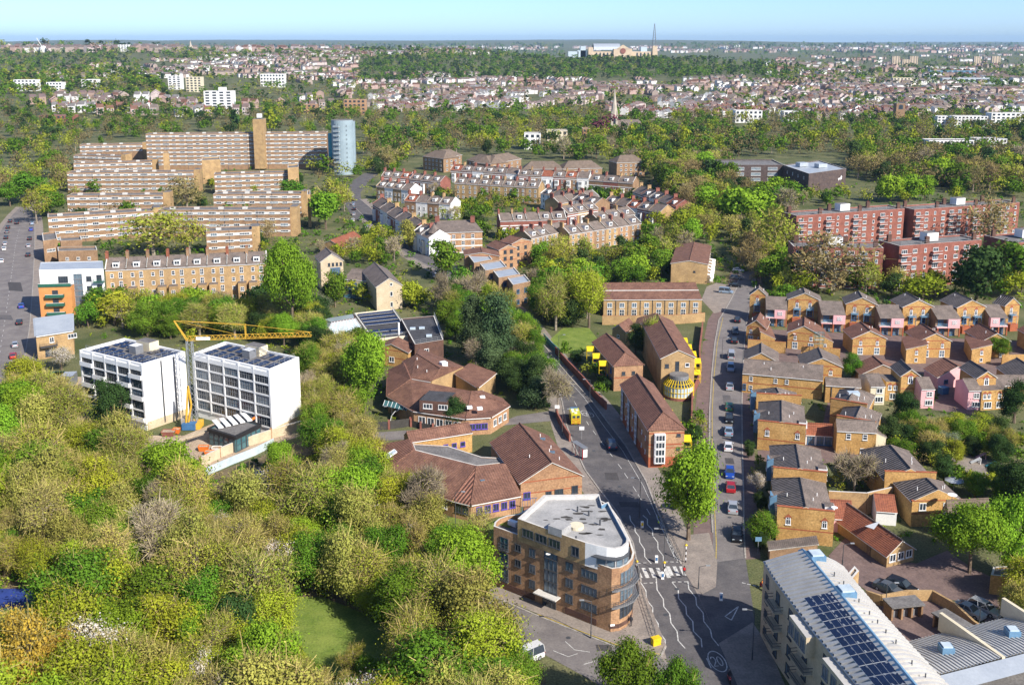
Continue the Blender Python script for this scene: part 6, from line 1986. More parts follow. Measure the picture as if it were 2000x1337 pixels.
# ------------------------------------------------------------------ long brown-brick estate on the left
def slab(l, r, h, label, storeys, dep=10, z0f=0, tower=None, stair=True):
 L, R = P(*l, h), P(*r, h)
 e = (R - L); e.z = 0; e.normalize(); n_ = Vector((-e.y, e.x, 0))
 ring = [xy(L), xy(R), xy(R + n_ * dep), xy(L + n_ * dep)]
 b = FLAT('slab_block', label, ring, h, 'brick_brown', 'roof_felt', 'slab block', 'long brown-brick slabs of the left estate', par=.4, cop='coping')
 L_ = (R - L).length; rz = math.atan2(e.y, e.x)
 fh = 2.75
 nw = max(3, int(L_ / 5.2))
 for k in range(storeys):
  z = h - 2.55 - k * fh
  if z < 0: break
  c = L + e * L_ / 2 - n_ * .06
  m = MB(); m.box((c.x, c.y, z + .95), (L_ - .3, .14, 1.15 if k == 0 else .8), 'band_white', rz); m.build('white_band', b)
  for i in range(nw):
   wd = (2.6, 3.4, 4.2)[(i * 7 + k * 3) % 3]
   window(b, L, R, L_ * (i + .5) / nw, z + .42, wd, 1.0 if (i + k) % 4 else 1.3, 'white' if (i + k) % 3 else 'white_pale', .14)
 m = MB()
 for i in range(1, max(2, int(L_ / 13))):
  c = L + e * L_ * i / max(2, int(L_ / 13)) - n_ * .16; m.box((c.x, c.y, h / 2), (.16, .1, h), 'dark_metal', rz)
  m.build('downpipe', b); m = MB()
 for i in range(int(L_ / 11)):
  c = L + e * (5 + i * 11) + n_ * dep * .5; m = MB(); m.box((c.x, c.y, h), (2.2, 1.6, .9), 'coping', rz); m.build('roof_hatch', b)
 if stair:
  c = R + e * 1.6 + n_ * dep * .4; m = MB(); m.box((c.x, c.y, h / 2 + .6), (3.2, dep * .7, h + 1.2), 'brick_stock', rz, top='roof_felt'); m.build('stair_tower', b)
 return b, L, R, e, n_
b, L, R, e, n_ = slab((284, 262), (638, 259), 25, 'tallest brown-brick slab with eight white window bands', 8, 12, stair=False)
c = P(508, 331, 0); m = MB(); m.box((L.lerp(R, .63).x, L.lerp(R, .63).y - 1, 18), (7.0, 9, 34), 'brick_stock', 0, top='roof_felt'); m.build('lift_tower', b)
q = L.lerp(R, .63); m = MB(); m.cyl((q.x, q.y, 34), .3, 2, 'dark_metal', 6); m.box((q.x, q.y, 37), (3, 3, 2.6), 'white_paint'); m.build('water_tank', b)
for l, r, h, lab, st in (((155, 283), (278, 281), 16, 'brown slab farthest left behind the tallest slab', 2), ((143, 302), (236, 305), 12, 'short brown slab among the budding trees at the top left', 2), ((143, 319), (297, 315), 12, 'brown slab with a brown lift tower in front of the tallest slab', 3),
  ((130, 337), (378, 335), 12, 'long brown slab ending in a curved brick stair', 4), ((418, 340), (566, 336), 12, 'brown slab below the lift tower of the tallest slab', 4), ((130, 382), (318, 380), 12, 'brown slab behind the white-flowering tree', 3), ((416, 379), (588, 378), 12, 'brown slab on the right in front of the round bush', 4),
  ((93, 424), (300, 411), 12, 'brown slab at the left street with three white window bands', 4), ((309, 410), (566, 409), 12.5, 'brown slab with the longest right-hand front', 4), ((402, 452), (492, 448), 10, 'shortest brown slab nearest the dormer terrace', 3)):
 slab(l, r, h, lab, st)
for l, n1, r, h, lab in (((318, 296), (318, 299), (330, 298), 18, 'slim brown lift tower standing before the tallest slab'), ((394, 308), (394, 313), (430, 311), 15, 'square brown stair tower before the tallest slab'), ((562, 322), (562, 328), (583, 326), 15, 'brown stair tower at the right end of the estate'), ((600, 372), (600, 380), (606, 379), 16, 'thin brown stair tower beside the bright round tree')):
 ring = rect3(P(l[0], l[1], h), P(n1[0], n1[1], h), P(r[0], r[1], h)); FLAT('brick_tower', lab, ring, h, 'brick_stock', 'roof_felt', 'tower')
# round-ended grey tower
h = 36
c = P(668, 234, h); r = 7.2
b = thing('round_tower', 'pale blue-grey round-ended tower block with stacked balconies', 'tower block', (c.x, c.y, 0)); foot([(c.x - 8, c.y - 8), (c.x + 8, c.y - 8), (c.x + 8, c.y + 8), (c.x - 8, c.y + 8)])
m = MB(); m.cyl((c.x, c.y, -.2), r, h + .2, 'tower_clad', 28, top='roof_felt'); m.box((c.x + 1.5, c.y + 4, h / 2 - .5), (12.5, 9, h - 1), 'tower_clad', .1, top='roof_felt'); m.build('wall', b)
m = MB(); m.box((c.x - 8.2, c.y + 3, h * .37), (3.4, 5, h * .74), 'turquoise'); m.build('stair_glazing', b)
for k in range(11):
 z = 2.5 + k * 2.95
 A = Vector((c.x - 5.0, c.y - 5.4)); Bq = Vector((c.x - .6, c.y - 7.3))
 window(b, A, Bq, 2.4, z, 2.6, 1.6, 'dark', .1); balcony(b, A, Bq, 2.4, z - .4, 4.6, 1.0, 'white_paint', solid='tower_clad')
 window(b, (c.x + 2.0, c.y - 7.0), (c.x + 5.0, c.y - 5.3), 1.7, z, .8, 1.0, 'dark', .05)

# ------------------------------------------------------------------ red-brick mansion blocks on the right
def red_block(lb, l, r, h, label, dep=11, fl=5, bal=4, shade=False):
 L, R = P(*l, h), P(*r, h)
 e = (R - L); e.z = 0; e.normalize(); n_ = Vector((-e.y, e.x, 0))
 ring = [xy(L), xy(R), xy(R + n_ * dep), xy(L + n_ * dep)]
 b = FLAT('red_block', label, ring, h, 'brick_red', 'roof_felt', 'apartment block', 'red-brick apartment blocks', par=.6)
 L_ = (R - L).length; rz = math.atan2(e.y, e.x); fh = (h - 1) / fl
 nw = int(L_ / 4.4)
 bc = [int((i + .3) * nw / bal) for i in range(bal)]
 for i in range(nw):
  s = L_ * (i + .5) / nw
  for k in range(fl):
   z = .9 + k * fh
   window(b, L, R, s, z, 2.4 if i in bc else (1.9 if i % 2 else 1.0), 1.5, 'white' if (i + k) % 3 else 'white_pale', .02)
   if i in bc: balcony(b, L, R, s, z - .75, 4.2, 1.4, 'white_paint', solid='brick_red')
 for i in range(max(4, int(L_ / 9))):
  c = L + e * (2.5 + i * (L_ - 5) / max(3, int(L_ / 9) - 1)) + n_ * (1.4 if i % 2 else dep - 2); chimney(b, c.x, c.y, h - .4, h + 2.2, 1.6, .9, rz, 'brick_dark', 2)
 c = L + e * L_ * .5 + n_ * dep * .6; m = MB(); m.box((c.x, c.y, h + 1.3), (5, 4, 3), 'render_white', rz, top='roof_felt'); m.build('tank_room', b)
 railing(b, [(*(Vector(ring[0]) + Vector((1, 1))), h), (*(Vector(ring[1]) + Vector((-1, 1))), h)], 1.2, step=4)
 m = MB()
 for k in range(1, int(fl)):
  c = L + e * L_ / 2 - n_ * .02; m.box((c.x, c.y, .7 + k * fh - .2), (L_, .06, .12), 'brick_band', rz)
 m.build('brick_courses', b)
 return b
red_block(None, (1556, 421), (1767, 407), 15, 'red-brick block at the back left with a white tank room')
red_block(None, (1786, 409), (1992, 395), 15, 'red-brick block at the back right against the woods')
red_block(None, (1550, 481), (1726, 484), 15, 'shaded red-brick block half hidden by a budding tree')
red_block(None, (1757, 480), (1918, 468), 16, 'red-brick block in front with corner balconies', bal=3)
red_block(None, (1985, 474), (2090, 466), 15, 'red-brick block cut by the right edge', bal=2, dep=16)

# ------------------------------------------------------------------ Victorian terraces in the middle distance
VW = ['brick_red', 'brick_orange', 'brick_stock', 'brick_brown', 'render_white', 'brick_red']
def victorian(label_, l, r, n, eave=7.6, ridge=10.6, dep=9.5, walls=(0, 1), bays=True, roofm='slate', white=False, dormers=True):
 L, R = P(*l, eave), P(*r, eave)
 rg_ = random.Random(int(l[0] * 7 + l[1]))
 def one(i, a, q):
  e = (q - a); e.z = 0; e.normalize(); n_ = Vector((-e.y, e.x, 0))
  wm = VW[walls[i % len(walls)]]
  rf = 'tile_red' if rg_.random() < .10 else roofm
  b, d = PGW('terrace_house', (label_ % ORD[i]) if '%' in label_ else label_, a, q, n_ * dep, eave, ridge, wm, (rf, rf), 'house', 'Victorian terraced houses', 0, .25, True)
  L_ = (q - a).length
  if bays:
   c = a + e * L_ * .32 - n_ * .55
   m = MB(); m.box((c.x, c.y, 2.9), (2.4, 1.1, 5.8), 'white_paint' if not white else 'render_cream', math.atan2(e.y, e.x), top='slate'); m.build('bay', b)
   fa, fb = c - e * 1.2 - n_ * .55, c + e * 1.2 - n_ * .55
   for z in (.8, 3.6): window(b, fa, fb, 1.2, z, 2.1, 1.7, 'white_sash', .01)
   for z in (.2, 3.7): window(b, a, q, L_ * .78, z, 1.1, 2.0, 'white_sash')
   m = MB(); m.box((a.x + e.x * L_ / 2 - n_.x * .05, a.y + e.y * L_ / 2 - n_.y * .05, 6.4), (L_, .12, .35), 'white_paint', math.atan2(e.y, e.x)); m.build('cornice', b)
  else:
   for z in (.8, 3.7, 6.2)[: 2 if eave < 8 else 3]:
    window(b, a, q, L_ * .3, z, 1.1, 1.6, 'white_sash'); window(b, a, q, L_ * .74, z, 1.2, 1.6, 'white_sash')
  if dormers and rg_.random() < .7:
   c = a + e * L_ * .5 + n_ * 2.0; m = MB(); m.box((c.x, c.y, eave + 1.5), (2.0, 2.2, 1.7), 'white_paint', math.atan2(e.y, e.x), top='roof_felt'); m.build('dormer', b)
   window(b, a + n_ * .9, q + n_ * .9, L_ * .5, eave + .95, 1.6, 1.1, 'white', .01)
  c = d['ra']; chimney(b, c.x, c.y, ridge - .6, ridge + 1.7, .8, 2.0, math.atan2(e.y, e.x), 'brick_red' if rg_.random() < .7 else 'brick_stock', 3)
 row(L, R, n, one)
NV = lambda s: '%s house of the ' + s
victorian(NV('red-and-white bay-fronted row above the stepped brick houses'), (977, 432), (1106, 428), 5, walls=(0,), eave=8.6, ridge=11.4)
victorian(NV('brown-backed row nearest the green gardens'), (1037, 466), (1108, 450), 4, bays=False, walls=(2, 3), eave=8.4, ridge=11.4)
victorian(NV('brown-backed row running right towards the woods'), (1112, 458), (1252, 436), 6, bays=False, walls=(2, 1, 3), eave=8.4, ridge=11.2)
victorian(NV('cream bay-fronted row behind the red-and-white one'), (1108, 418), (1168, 408), 3, walls=(0, 2))
victorian(NV('row facing the curved side street'), (1170, 432), (1240, 418), 3, walls=(2, 0))
victorian(NV('stock-brick row with backs to the gardens'), (888, 358), (1052, 367), 7, bays=False, walls=(2, 2, 3), eave=9, ridge=12)
victorian(NV('upper row behind the stock-brick backs'), (880, 332), (1010, 340), 6, walls=(3, 0, 4))
victorian(NV('upper row right of the red-roofed house'), (1012, 342), (1150, 348), 6, walls=(0, 3, 4))
victorian(NV('row with grey and white backs in the middle'), (1056, 378), (1162, 400), 5, bays=False, walls=(4, 3, 2), eave=8, ridge=10.8)
victorian(NV('pair of big dark-brick villas near the timber school'), (1150, 352), (1236, 358), 3, walls=(3, 0), eave=9, ridge=12)
victorian(NV('row descending towards the woods on the right'), (1236, 374), (1320, 404), 5, walls=(2, 0, 4))
victorian(NV('front row on the left side of the terraces'), (808, 452), (838, 466), 2, walls=(4,), white=True)
victorian(NV('bay-fronted row stepping up the shaded street'), (728, 398), (806, 448), 5, walls=(0, 4), dormers=False)
victorian(NV('second row behind the shaded street'), (735, 364), (800, 372), 4, walls=(2, 4), bays=False)
victorian(NV('third row behind the shaded street'), (790, 392), (880, 400), 4, walls=(3, 4), bays=False)
victorian(NV('row at the top of the shaded street'), (745, 345), (800, 348), 3, walls=(0, 2))
victorian(NV('cross row between the gardens'), (800, 350), (860, 356), 3, walls=(0, 3))
victorian(NV('row below the brown-roofed flats'), (1092, 398), (1170, 384), 4, walls=(2, 4), bays=False)
victorian(NV('row above the curved side street'), (1180, 395), (1290, 415), 5, walls=(0, 2, 4))
b, d = PG('corner_villa', 'large orange-and-white corner villa with a slate turret beside the willow', (848, 455), (942, 452), (856, 432), 9.0, 12.0, 'brick_orange', hip=2.5, cat='house')
A, Bq = d['L'], d['R']; L_ = (Bq - A).length
for z in (.8, 3.6, 6.4):
 for s in (.2, .4, .6, .8): window(b, A, Bq, L_ * s, z, 1.4, 1.7, 'white_sash')
 m = MB(); c = A.lerp(Bq, .5); m.box((c.x, c.y - .05, z - .5), (L_, .14, .4), 'white_paint', math.atan2(d['e'].y, d['e'].x)); m.build('white_course', b)
m = MB(); m.cyl((A.x, A.y, 0), 2.4, 9.4, 'brick_orange', 10); m.cyl((A.x, A.y, 9.4), 2.8, 3.8, 'slate', 10, .05); m.build('turret', b)
for k in range(2): chimney(b, d['ra'].lerp(d['rb'], k).x, d['ra'].y, 11.5, 14, 1.8, .9)

# brown-roofed flats below the woods
for l, r, rl, lab in (((826, 305), (866, 310), (830, 290), 'leftmost brown-roofed flats below the woods'), ((868, 308), (902, 302), (868, 290), 'brown-roofed flats second from the left below the woods'), ((912, 312), (958, 320), (912, 288), 'brown-roofed flats with the largest roof below the woods'), ((958, 320), (1018, 310), (966, 288), 'brown-roofed flats facing the garden below the woods'), ((1022, 330), (1098, 330), (1024, 306), 'long brown-roofed flats fourth from the left below the woods'), ((1100, 330), (1176, 328), (1106, 307), 'rightmost long brown-roofed flats below the woods'), ((1205, 318), (1260, 316), (1208, 304), 'small brown-roofed flats half hidden in the woods')):
 b, d = PG('brown_roof_flats', lab, l, r, rl, 9.5, 13.5, 'brick_brown', ('tile_tan', 'tile_tan'), 'flats', hip=5, depth=14)
 wgrid(b, d['L'], d['R'], 5, [1.2, 4.0, 6.8], 1.5, 1.4, 'white'); wgrid(b, d['R'], d['R2'], 3, [1.2, 4.0, 6.8], 1.5, 1.4, 'white')
# timber school
h = 11
L, R = P(1422, 322, h), P(1532, 322, h)
ring = [xy(L), xy(R), xy(R + Vector((0, 30, 0))), xy(L + Vector((-12, 30, 0)))]
b = FLAT('timber_school', 'dark timber-clad school wing with wide windows and a planted roof', ring, h, 'timber', 'roof_felt', 'school', par=.7)
wgrid(b, ring[0], ring[1], 3, [.8, 4.2, 7.6], 6.0, 1.9, 'white_pale', 2)
railing(b, [(*ring[0], h), (*ring[1], h)], 1.2, step=3)
ring = rect3(P(1530, 322, h), P(1580, 339, h), P(1653, 329, h))
b = FLAT('timber_school', 'timber-clad school wing with a white leaping-animal mural on its corner', ring, h, 'timber', 'roof_zinc', 'school', par=.5)
wgrid(b, ring[0], ring[1], 4, [6.6], 1.4, 1.8, 'white', 3)
m = MB(); a, q = Vector(ring[1]), Vector(ring[2]); u = (q - a).normalized(); n_ = Vector((u.y, -u.x)); o = a + u * (q - a).length * .84 + n_ * .05
shp = [(-2.2, 1.0), (-1.2, 1.6), (-.2, 1.5), (.8, 2.2), (1.2, 3.2), (1.6, 2.4), (2.3, 2.0), (1.7, 1.5), (2.2, .6), (1.2, .9), (.9, -.2), (.5, .8), (-.7, .6), (-1.7, -.3), (-1.4, .6)]
m.poly([(o.x + u.x * x, o.y + u.y * x, 4.2 + z) for x, z in shp], 'white_paint'); m.build('mural', b)
for s in (.3, .6): 
 c = Vector(ring[0]).lerp(Vector(ring[2]), s); m = MB(); m.box((c.x, c.y, h + 1), (6, 5, 2.4), 'roof_zinc', .3); m.build('plant_box', b)

# ------------------------------------------------------------------ mid and far landmarks
def far_block(label, cat, px0, px1, ytop, ybase, wall, cols, rows_, dep=14, name='apartment_block', style='dark', base=None, roofm='roof_felt', ang=0.0, wsz=None):
 """flat block seen from px0 to px1, base and top rows given"""
 b0 = PT((px0 + px1) / 2, base or ybase)
 s = PXM2(b0)
 w = (px1 - px0) * s; h = (ybase - ytop) * s * 1.03
 zb = b0.z
 ca, sa = math.cos(ang), math.sin(ang)
 r4 = [(b0.x + x * ca - y * sa, b0.y + x * sa + y * ca) for x, y in ((-w / 2, 0), (w / 2, 0), (w / 2, dep), (-w / 2, dep))]
 b = FLAT(name, label, r4, zb + h, wall, roofm, cat, par=.5, z0=zb - 1)
 fh = h / rows_
 for k in range(rows_):
  for i in range(cols):
   ww = wsz or w / cols * .55
   window(b, r4[0], r4[1], w * (i + .5) / cols, zb + k * fh + fh * .3, ww, fh * .5, style, .03)
 return b, r4, zb, h
def PXM2(p):
 d = p.y * cp - (p.z - CAMH) * sp_
 return d / FPX
b, r4, zb, h = far_block('white point block with a stepped roof standing above the trees', 'tower block', 400, 455, 180, 222, 'render_white', 4, 8, 16, 'tower_block')
m = MB(); c = Vector(r4[0]).lerp(Vector(r4[2]), .6); m.box((c.x, c.y, zb + h + 2), (8, 7, 4.5), 'render_white'); m.build('stair_head', b)
for args in (('long white apartment block in the trees at the far left', 'apartment block', 28, 72, 157, 178, 'render_white', 6, 4), ('white apartment block right of the far-left one', 'apartment block', 92, 122, 162, 184, 'render_white', 5, 4), ('white house block among dark firs on the left', 'apartment block', 160, 190, 156, 172, 'render_white', 4, 3),
  ('white banded flats with five balcony rows', 'apartment block', 329, 354, 150, 175, 'render_white', 3, 6), ('pink-banded flats right of the white banded flats', 'apartment block', 364, 394, 152, 180, 'render_cream', 4, 6), ('wide white flats above the tower block', 'apartment block', 509, 556, 146, 170, 'render_white', 8, 4),
  ('flat red-clad building with a white plant box', 'building', 78, 144, 226, 240, 'brick_red', 8, 2), ('brick mansion at the head of the far street', 'mansion', 672, 714, 196, 224, 'brick_orange', 5, 4), ('brick mansion below the wooded ridge', 'mansion', 582, 618, 205, 222, 'brick_orange', 4, 3),
  ('white-rendered hall on the right among the roofs', 'hall', 1436, 1488, 217, 240, 'render_white', 6, 3), ('white gabled hall right of centre', 'hall', 1530, 1560, 218, 238, 'render_white', 3, 2), ('long white apartment building at the right edge', 'apartment block', 1862, 1928, 228, 250, 'render_white', 9, 4), ('white apartment building before the long one', 'apartment block', 1830, 1860, 228, 248, 'render_white', 4, 4), ('white apartment building cut by the right edge', 'apartment block', 1935, 2010, 222, 246, 'render_white', 8, 4),
  ('white villa among trees above the brown-roofed flats', 'villa', 1024, 1056, 262, 292, 'render_white', 3, 3), ('white villa beside the copper beech', 'villa', 1068, 1108, 256, 284, 'render_cream', 4, 3), ('red-brick villa left of the church spire', 'villa', 1138, 1152, 252, 276, 'brick_orange', 2, 3), ('white stucco terrace glimpsed through the right-hand woods', 'terrace', 1812, 1900, 275, 305, 'render_white', 12, 3), ('stucco villa row right of the glimpsed terrace', 'terrace', 1905, 1965, 272, 298, 'render_white', 8, 3),
  ('white warehouse at the foot of the palace woods', 'warehouse', 1610, 1628, 146, 152, 'render_white', 3, 1), ('white warehouse on the plain', 'warehouse', 1688, 1710, 153, 160, 'render_white', 3, 1), ('long pale industrial shed on the plain', 'warehouse', 1840, 1945, 153, 164, 'roof_zinc', 10, 1), ('blue-grey industrial building on the plain', 'warehouse', 1816, 1905, 139, 150, 'steel_blue', 8, 2), ('pale curved school on the plain', 'school', 1744, 1785, 153, 166, 'render_cream', 6, 3),
  ('first grey tower of the distant trio', 'tower block', 1742, 1757, 111, 128, 'palace_stone', 3, 8), ('second, lower tower of the distant trio', 'tower block', 1762, 1776, 117, 130, 'palace_stone', 3, 6), ('third grey tower of the distant trio', 'tower block', 1777, 1792, 111, 128, 'palace_stone', 3, 8), ('left tower of the distant right-hand pair', 'tower block', 1902, 1915, 111, 128, 'palace_stone', 3, 8), ('right tower of the distant right-hand pair', 'tower block', 1937, 1953, 111, 128, 'palace_stone', 3, 8), ('white slab tower on the far left skyline', 'tower block', 231, 253, 88, 101, 'render_white', 4, 6)):
 far_block(*args)
# churches
def spire(label, px, ybase, ytop, w, mt='spire_stone', frac=.42):
 p = PT(px, ybase); s = PXM2(p); h = (ybase - ytop) * s * 1.02
 b = thing('church_spire', label, 'church', tuple(p))
 W_ = w * s
 m = MB(); m.box((p.x, p.y, p.z + h * frac / 2), (W_, W_, h * frac), mt); m.build('tower', b)
 m = MB(); m.cyl((p.x, p.y, p.z + h * frac), W_ * .52, h * (1 - frac), mt, 8, .15); m.build('spire', b)
 for k in (-1, 1): 
  for j in (-1, 1):
   m = MB(); m.cyl((p.x + k * W_ * .42, p.y + j * W_ * .42, p.z + h * frac), W_ * .09, h * .12, mt, 6, .05); m.build('pinnacle', b)
 window(b, (p.x - W_ / 2, p.y - W_ / 2), (p.x + W_ / 2, p.y - W_ / 2), W_ / 2, p.z + h * frac * .55, W_ * .4, h * .14, 'dark_arch')
 m = MB(); r4 = [(p.x + W_ * .5, p.y - W_ * .6), (p.x + W_ * 4, p.y - W_ * .6), (p.x + W_ * 4, p.y + W_ * 1.4), (p.x + W_ * .5, p.y + W_ * 1.4)]
 hz = h * .16; m.prism(r4, p.z - 1, p.z + hz, mt, 'slate')
 a, q = (p.x + W_ * .5, p.y + W_ * .4, p.z + hz * 2), (p.x + W_ * 4, p.y + W_ * .4, p.z + hz * 2)
 m.poly([(*r4[0], p.z + hz), (*r4[1], p.z + hz), q, a], 'slate'); m.poly([(*r4[2], p.z + hz), (*r4[3], p.z + hz), a, q], 'slate'); m.poly([(*r4[1], p.z + hz), (*r4[2], p.z + hz), q], mt); m.build('nave', b)
spire('grey church spire beside the copper beech', 1199, 262, 176, 13)
spire('slim church spire on the far left skyline', 373, 102, 80, 6)
p = PT(1754, 240); s = PXM2(p)
b = thing('church_tower', 'square brown-brick church tower with a mast on the right', 'church tower', tuple(p))
m = MB(); m.box((p.x, p.y, p.z + 19 * s), (17 * s, 17 * s, 38 * s), 'brick_brown', top='roof_felt'); m.build('tower', b)
m = MB(); m.bar((p.x - 5 * s, p.y, p.z + 38 * s), (p.x - 5 * s, p.y, p.z + 50 * s), .3, 'grey_metal'); m.build('mast', b)
window(b, (p.x - 8.5 * s, p.y - 8.5 * s), (p.x + 8.5 * s, p.y - 8.5 * s), 8.5 * s, p.z + 27 * s, 5, 5, 'dark_arch')

# exhibition palace on its hill, with the transmitter mast
def palace():
 b0 = PT(1205, 112); s = PXM2(b0); z = b0.z - 2
 b = thing('palace', 'long yellow-brick exhibition palace with glass halls on the wooded hill', 'palace', (b0.x, b0.y, z))
 X = lambda px: b0.x + (px - 1205) * s
 Hh = lambda py: (112 - py) * s + 2
 def blk(nm, x0, x1, yt, mt, dep=30, top='roof_zinc', y0=0):
  m = MB(); m.prism([(X(x0), b0.y + y0), (X(x1), b0.y + y0), (X(x1), b0.y + y0 + dep), (X(x0), b0.y + y0 + dep)], z, z + Hh(yt), mt, top); return m.build(nm, b)
 blk('wing', 1150, 1284, 101, 'palace_stone', 60)
 blk('entrance_front', 1198, 1234, 96, 'palace_stone', 30, y0=-6)
 for x0, x1, yt in ((1149, 1158, 93), (1274, 1283, 90)): blk('corner_tower', x0, x1, yt, 'palace_stone', 24, y0=-4)
 m = MB(); a0, a1, ye, yr = X(1160), X(1212), Hh(98), Hh(86)
 y0, y1 = b0.y + 4, b0.y + 70
 for k in range(6):
  t0, t1 = math.pi * k / 6, math.pi * (k + 1) / 6
  f = lambda t: (y0 + (y1 - y0) * (1 - math.cos(t)) / 2, z + ye + (yr - ye) * math.sin(t))
  m.poly([(a0, *f(t0)), (a1, *f(t0)), (a1, *f(t1)), (a0, *f(t1))], 'roof_zinc')
 m.build('great_hall_roof', b)
 m = MB(); c = (X(1216), b0.y - 7)
 m.poly([(X(1203), c[1], z + Hh(96)), (X(1229), c[1], z + Hh(96)), (X(1216), c[1], z + Hh(88))], 'palace_stone'); m.build('pediment', b)
 m = MB(); n = 12; r = 5.5 * s
 m.poly([(c[0] + r * math.cos(2 * math.pi * k / n), c[1] - .3, z + Hh(100) + r * math.sin(2 * math.pi * k / n)) for k in range(n)], 'brick_red'); m.build('rose_window', b)
 for x0, x1, yt in ((1110, 1130, 101), (1128, 1146, 99), (1134, 1144, 91), (1252, 1264, 92)): blk('glass_pavilion', x0, x1, yt, 'glass_white', 40, y0=6)
 for k in range(16):
  x = 1162 + k * 7.2
  if 1196 < x < 1236: continue
  window(b, (X(x), b0.y), (X(x + 6), b0.y), 3 * s, z + 3, 3.2 * s, Hh(103) - 3, 'dark_arch', .2)
 t = thing('transmitter_mast', 'tall lattice transmitter mast at the right end of the palace', 'mast', (X(1277), b0.y, z))
 m = MB(); zt = z + Hh(90); z1 = z + Hh(48)
 for i in (-1, 1):
  for j in (-1, 1): m.bar((X(1277) + i * 5, b0.y + j * 5, zt - 2), (X(1277) + i * .4, b0.y + j * .4, z1), .55, 'grey_metal')
 for k in range(9):
  q = 5 - 4.5 * k / 9; zz = zt + (z1 - zt) * k / 9
  for i in (-1, 1): m.bar((X(1277) - q, b0.y + i * q, zz), (X(1277) + q, b0.y + i * q, zz + 4), .3, 'grey_metal')
 m.build('lattice', t)
palace()
# far-away crane on the left skyline
p = PT(86, 103); s = PXM2(p); b = thing('distant_crane', 'faint luffing crane on the far left skyline', 'crane', tuple(p))
m = MB(); m.bar(p, p + Vector((0, 0, 6 * s)), 1.5, 'white_paint'); m.build('mast', b)
m = MB(); m.bar(p + Vector((0, 0, 6 * s)), p + Vector((-12 * s, 0, 28 * s)), .9, 'white_paint'); m.build('jib', b)

# ------------------------------------------------------------------ suburb of houses
RN = random.Random(11)
def inpoly(px, py, poly):
 return inside(px, py, poly)
HS = []; OCC = set()
def district(poly, n_rows, ang, jit=.12, klen=(5, 14), big=1.0, gap=0.0):
 xs = [p[0] for p in poly]; ys_ = [p[1] for p in poly]
 k = 0; tries = 0
 while k < n_rows and tries < n_rows * 20:
  tries += 1
  px = RN.uniform(min(xs), max(xs)); py = RN.uniform(min(ys_), max(ys_))
  if not inpoly(px, py, poly): continue
  p = PT(px, py)
  if p is None: continue
  a = ang + RN.gauss(0, jit) + (math.pi / 2 if RN.random() < .22 else 0)
  k += 1
  col = RN.randrange(6); rc = RN.randrange(6)
  w = 6.2 * big
  for i in range(RN.randint(*klen)):
   x = p.x + math.cos(a) * i * (w + gap); y = p.y + math.sin(a) * i * (w + gap)
   key = (int(x // (9 * big)), int(y // (9 * big)))
   if key in OCC: continue
   z = tz(x, y); q = proj((x, y, z))
   if not inpoly(q[0], q[1], poly) or blocked(x, y, 4): continue
   OCC.add(key)
   if RN.random() < .25: col = RN.randrange(6)
   HS.append((x, y, z, a, w, RN.uniform(8, 10) * big, RN.uniform(5.6, 7.2) * big, RN.uniform(2.2, 3.4) * big, col))
district([(690, 225), (720, 178), (1000, 172), (1200, 190), (1480, 188), (1500, 232), (1210, 236), (1150, 205), (900, 222)], 110, 1.05)
district([(845, 218), (845, 182), (905, 186), (930, 222)], 14, 1.35, .05, (10, 18))
district([(1480, 236), (1500, 180), (2000, 178), (2000, 225), (1840, 222), (1700, 236)], 120, .35)
district([(690, 180), (700, 150), (1000, 142), (1080, 158), (1600, 152), (2000, 172), (2000, 180), (1500, 186), (1100, 188)], 170, .3)
district([(250, 160), (300, 118), (700, 102), (700, 175), (560, 160), (400, 150)], 150, .6)
district([(0, 150), (250, 116), (250, 160), (120, 165)], 12, .4)
district([(0, 215), (140, 188), (380, 196), (380, 214), (560, 200), (690, 180), (690, 215), (300, 232)], 46, .25, .2, (1, 4), 1.3, 3)
district([(1490, 152), (1480, 108), (2000, 104), (2000, 170), (1620, 150)], 110, .2, .3, (4, 12), 1.25)
district([(420, 118), (400, 103), (1080, 98), (1080, 104), (760, 112)], 60, .2, .3, (4, 12), 1.3)
district([(0, 104), (0, 97), (700, 93), (2000, 91), (2000, 104), (1300, 104), (1100, 98), (700, 101)], 190, .1, .3, (5, 14), 2.2)
def house_arrays(w, d, h, r):
 x, y = w / 2, d / 2
 v = [(-x, -y, -2), (x, -y, -2), (x, y, -2), (-x, y, -2), (-x, -y, h), (x, -y, h), (x, y, h), (-x, y, h), (-x, 0, h + r), (x, 0, h + r)]
 f = [((0, 1, 5, 4), 0), ((1, 2, 6, 5), 0), ((2, 3, 7, 6), 0), ((3, 0, 4, 7), 0), ((4, 7, 8), 0), ((6, 5, 9), 0), ((4, 5, 9, 8), 1), ((6, 7, 8, 9), 1)]
 return v, f
FWALL = ['far_w%d' % i for i in range(6)]
for i, c in enumerate([(.74, .72, .70), (.38, .27, .22), (.55, .46, .44), (.80, .79, .78), (.36, .29, .25), (.48, .34, .30)]): mat(FWALL[i], c, None, .3, fine=.1)
FROOF = ['slate', 'far_r', 'far_r', 'roof_felt', 'slate', 'tile_brown']
mat('far_r', (.18, .125, .115), (.13, .095, .09), .2)
HS.sort(key=lambda h: math.hypot(h[0], h[1]))
HM = {}
LAB = ['cream-walled', 'brown-brick', 'pinkish-brick', 'white-walled', 'dark stock-brick', 'red-brick']
FLM = [(640, 'beyond the white point block'), (800, 'beyond the round-ended tower'), (1000, 'behind the brown-roofed flats'), (1190, 'left of the church spire'), (1400, 'right of the church spire'), (1600, 'beyond the timber school'), (1750, 'left of the church tower'), (9999, 'right of the church tower')]
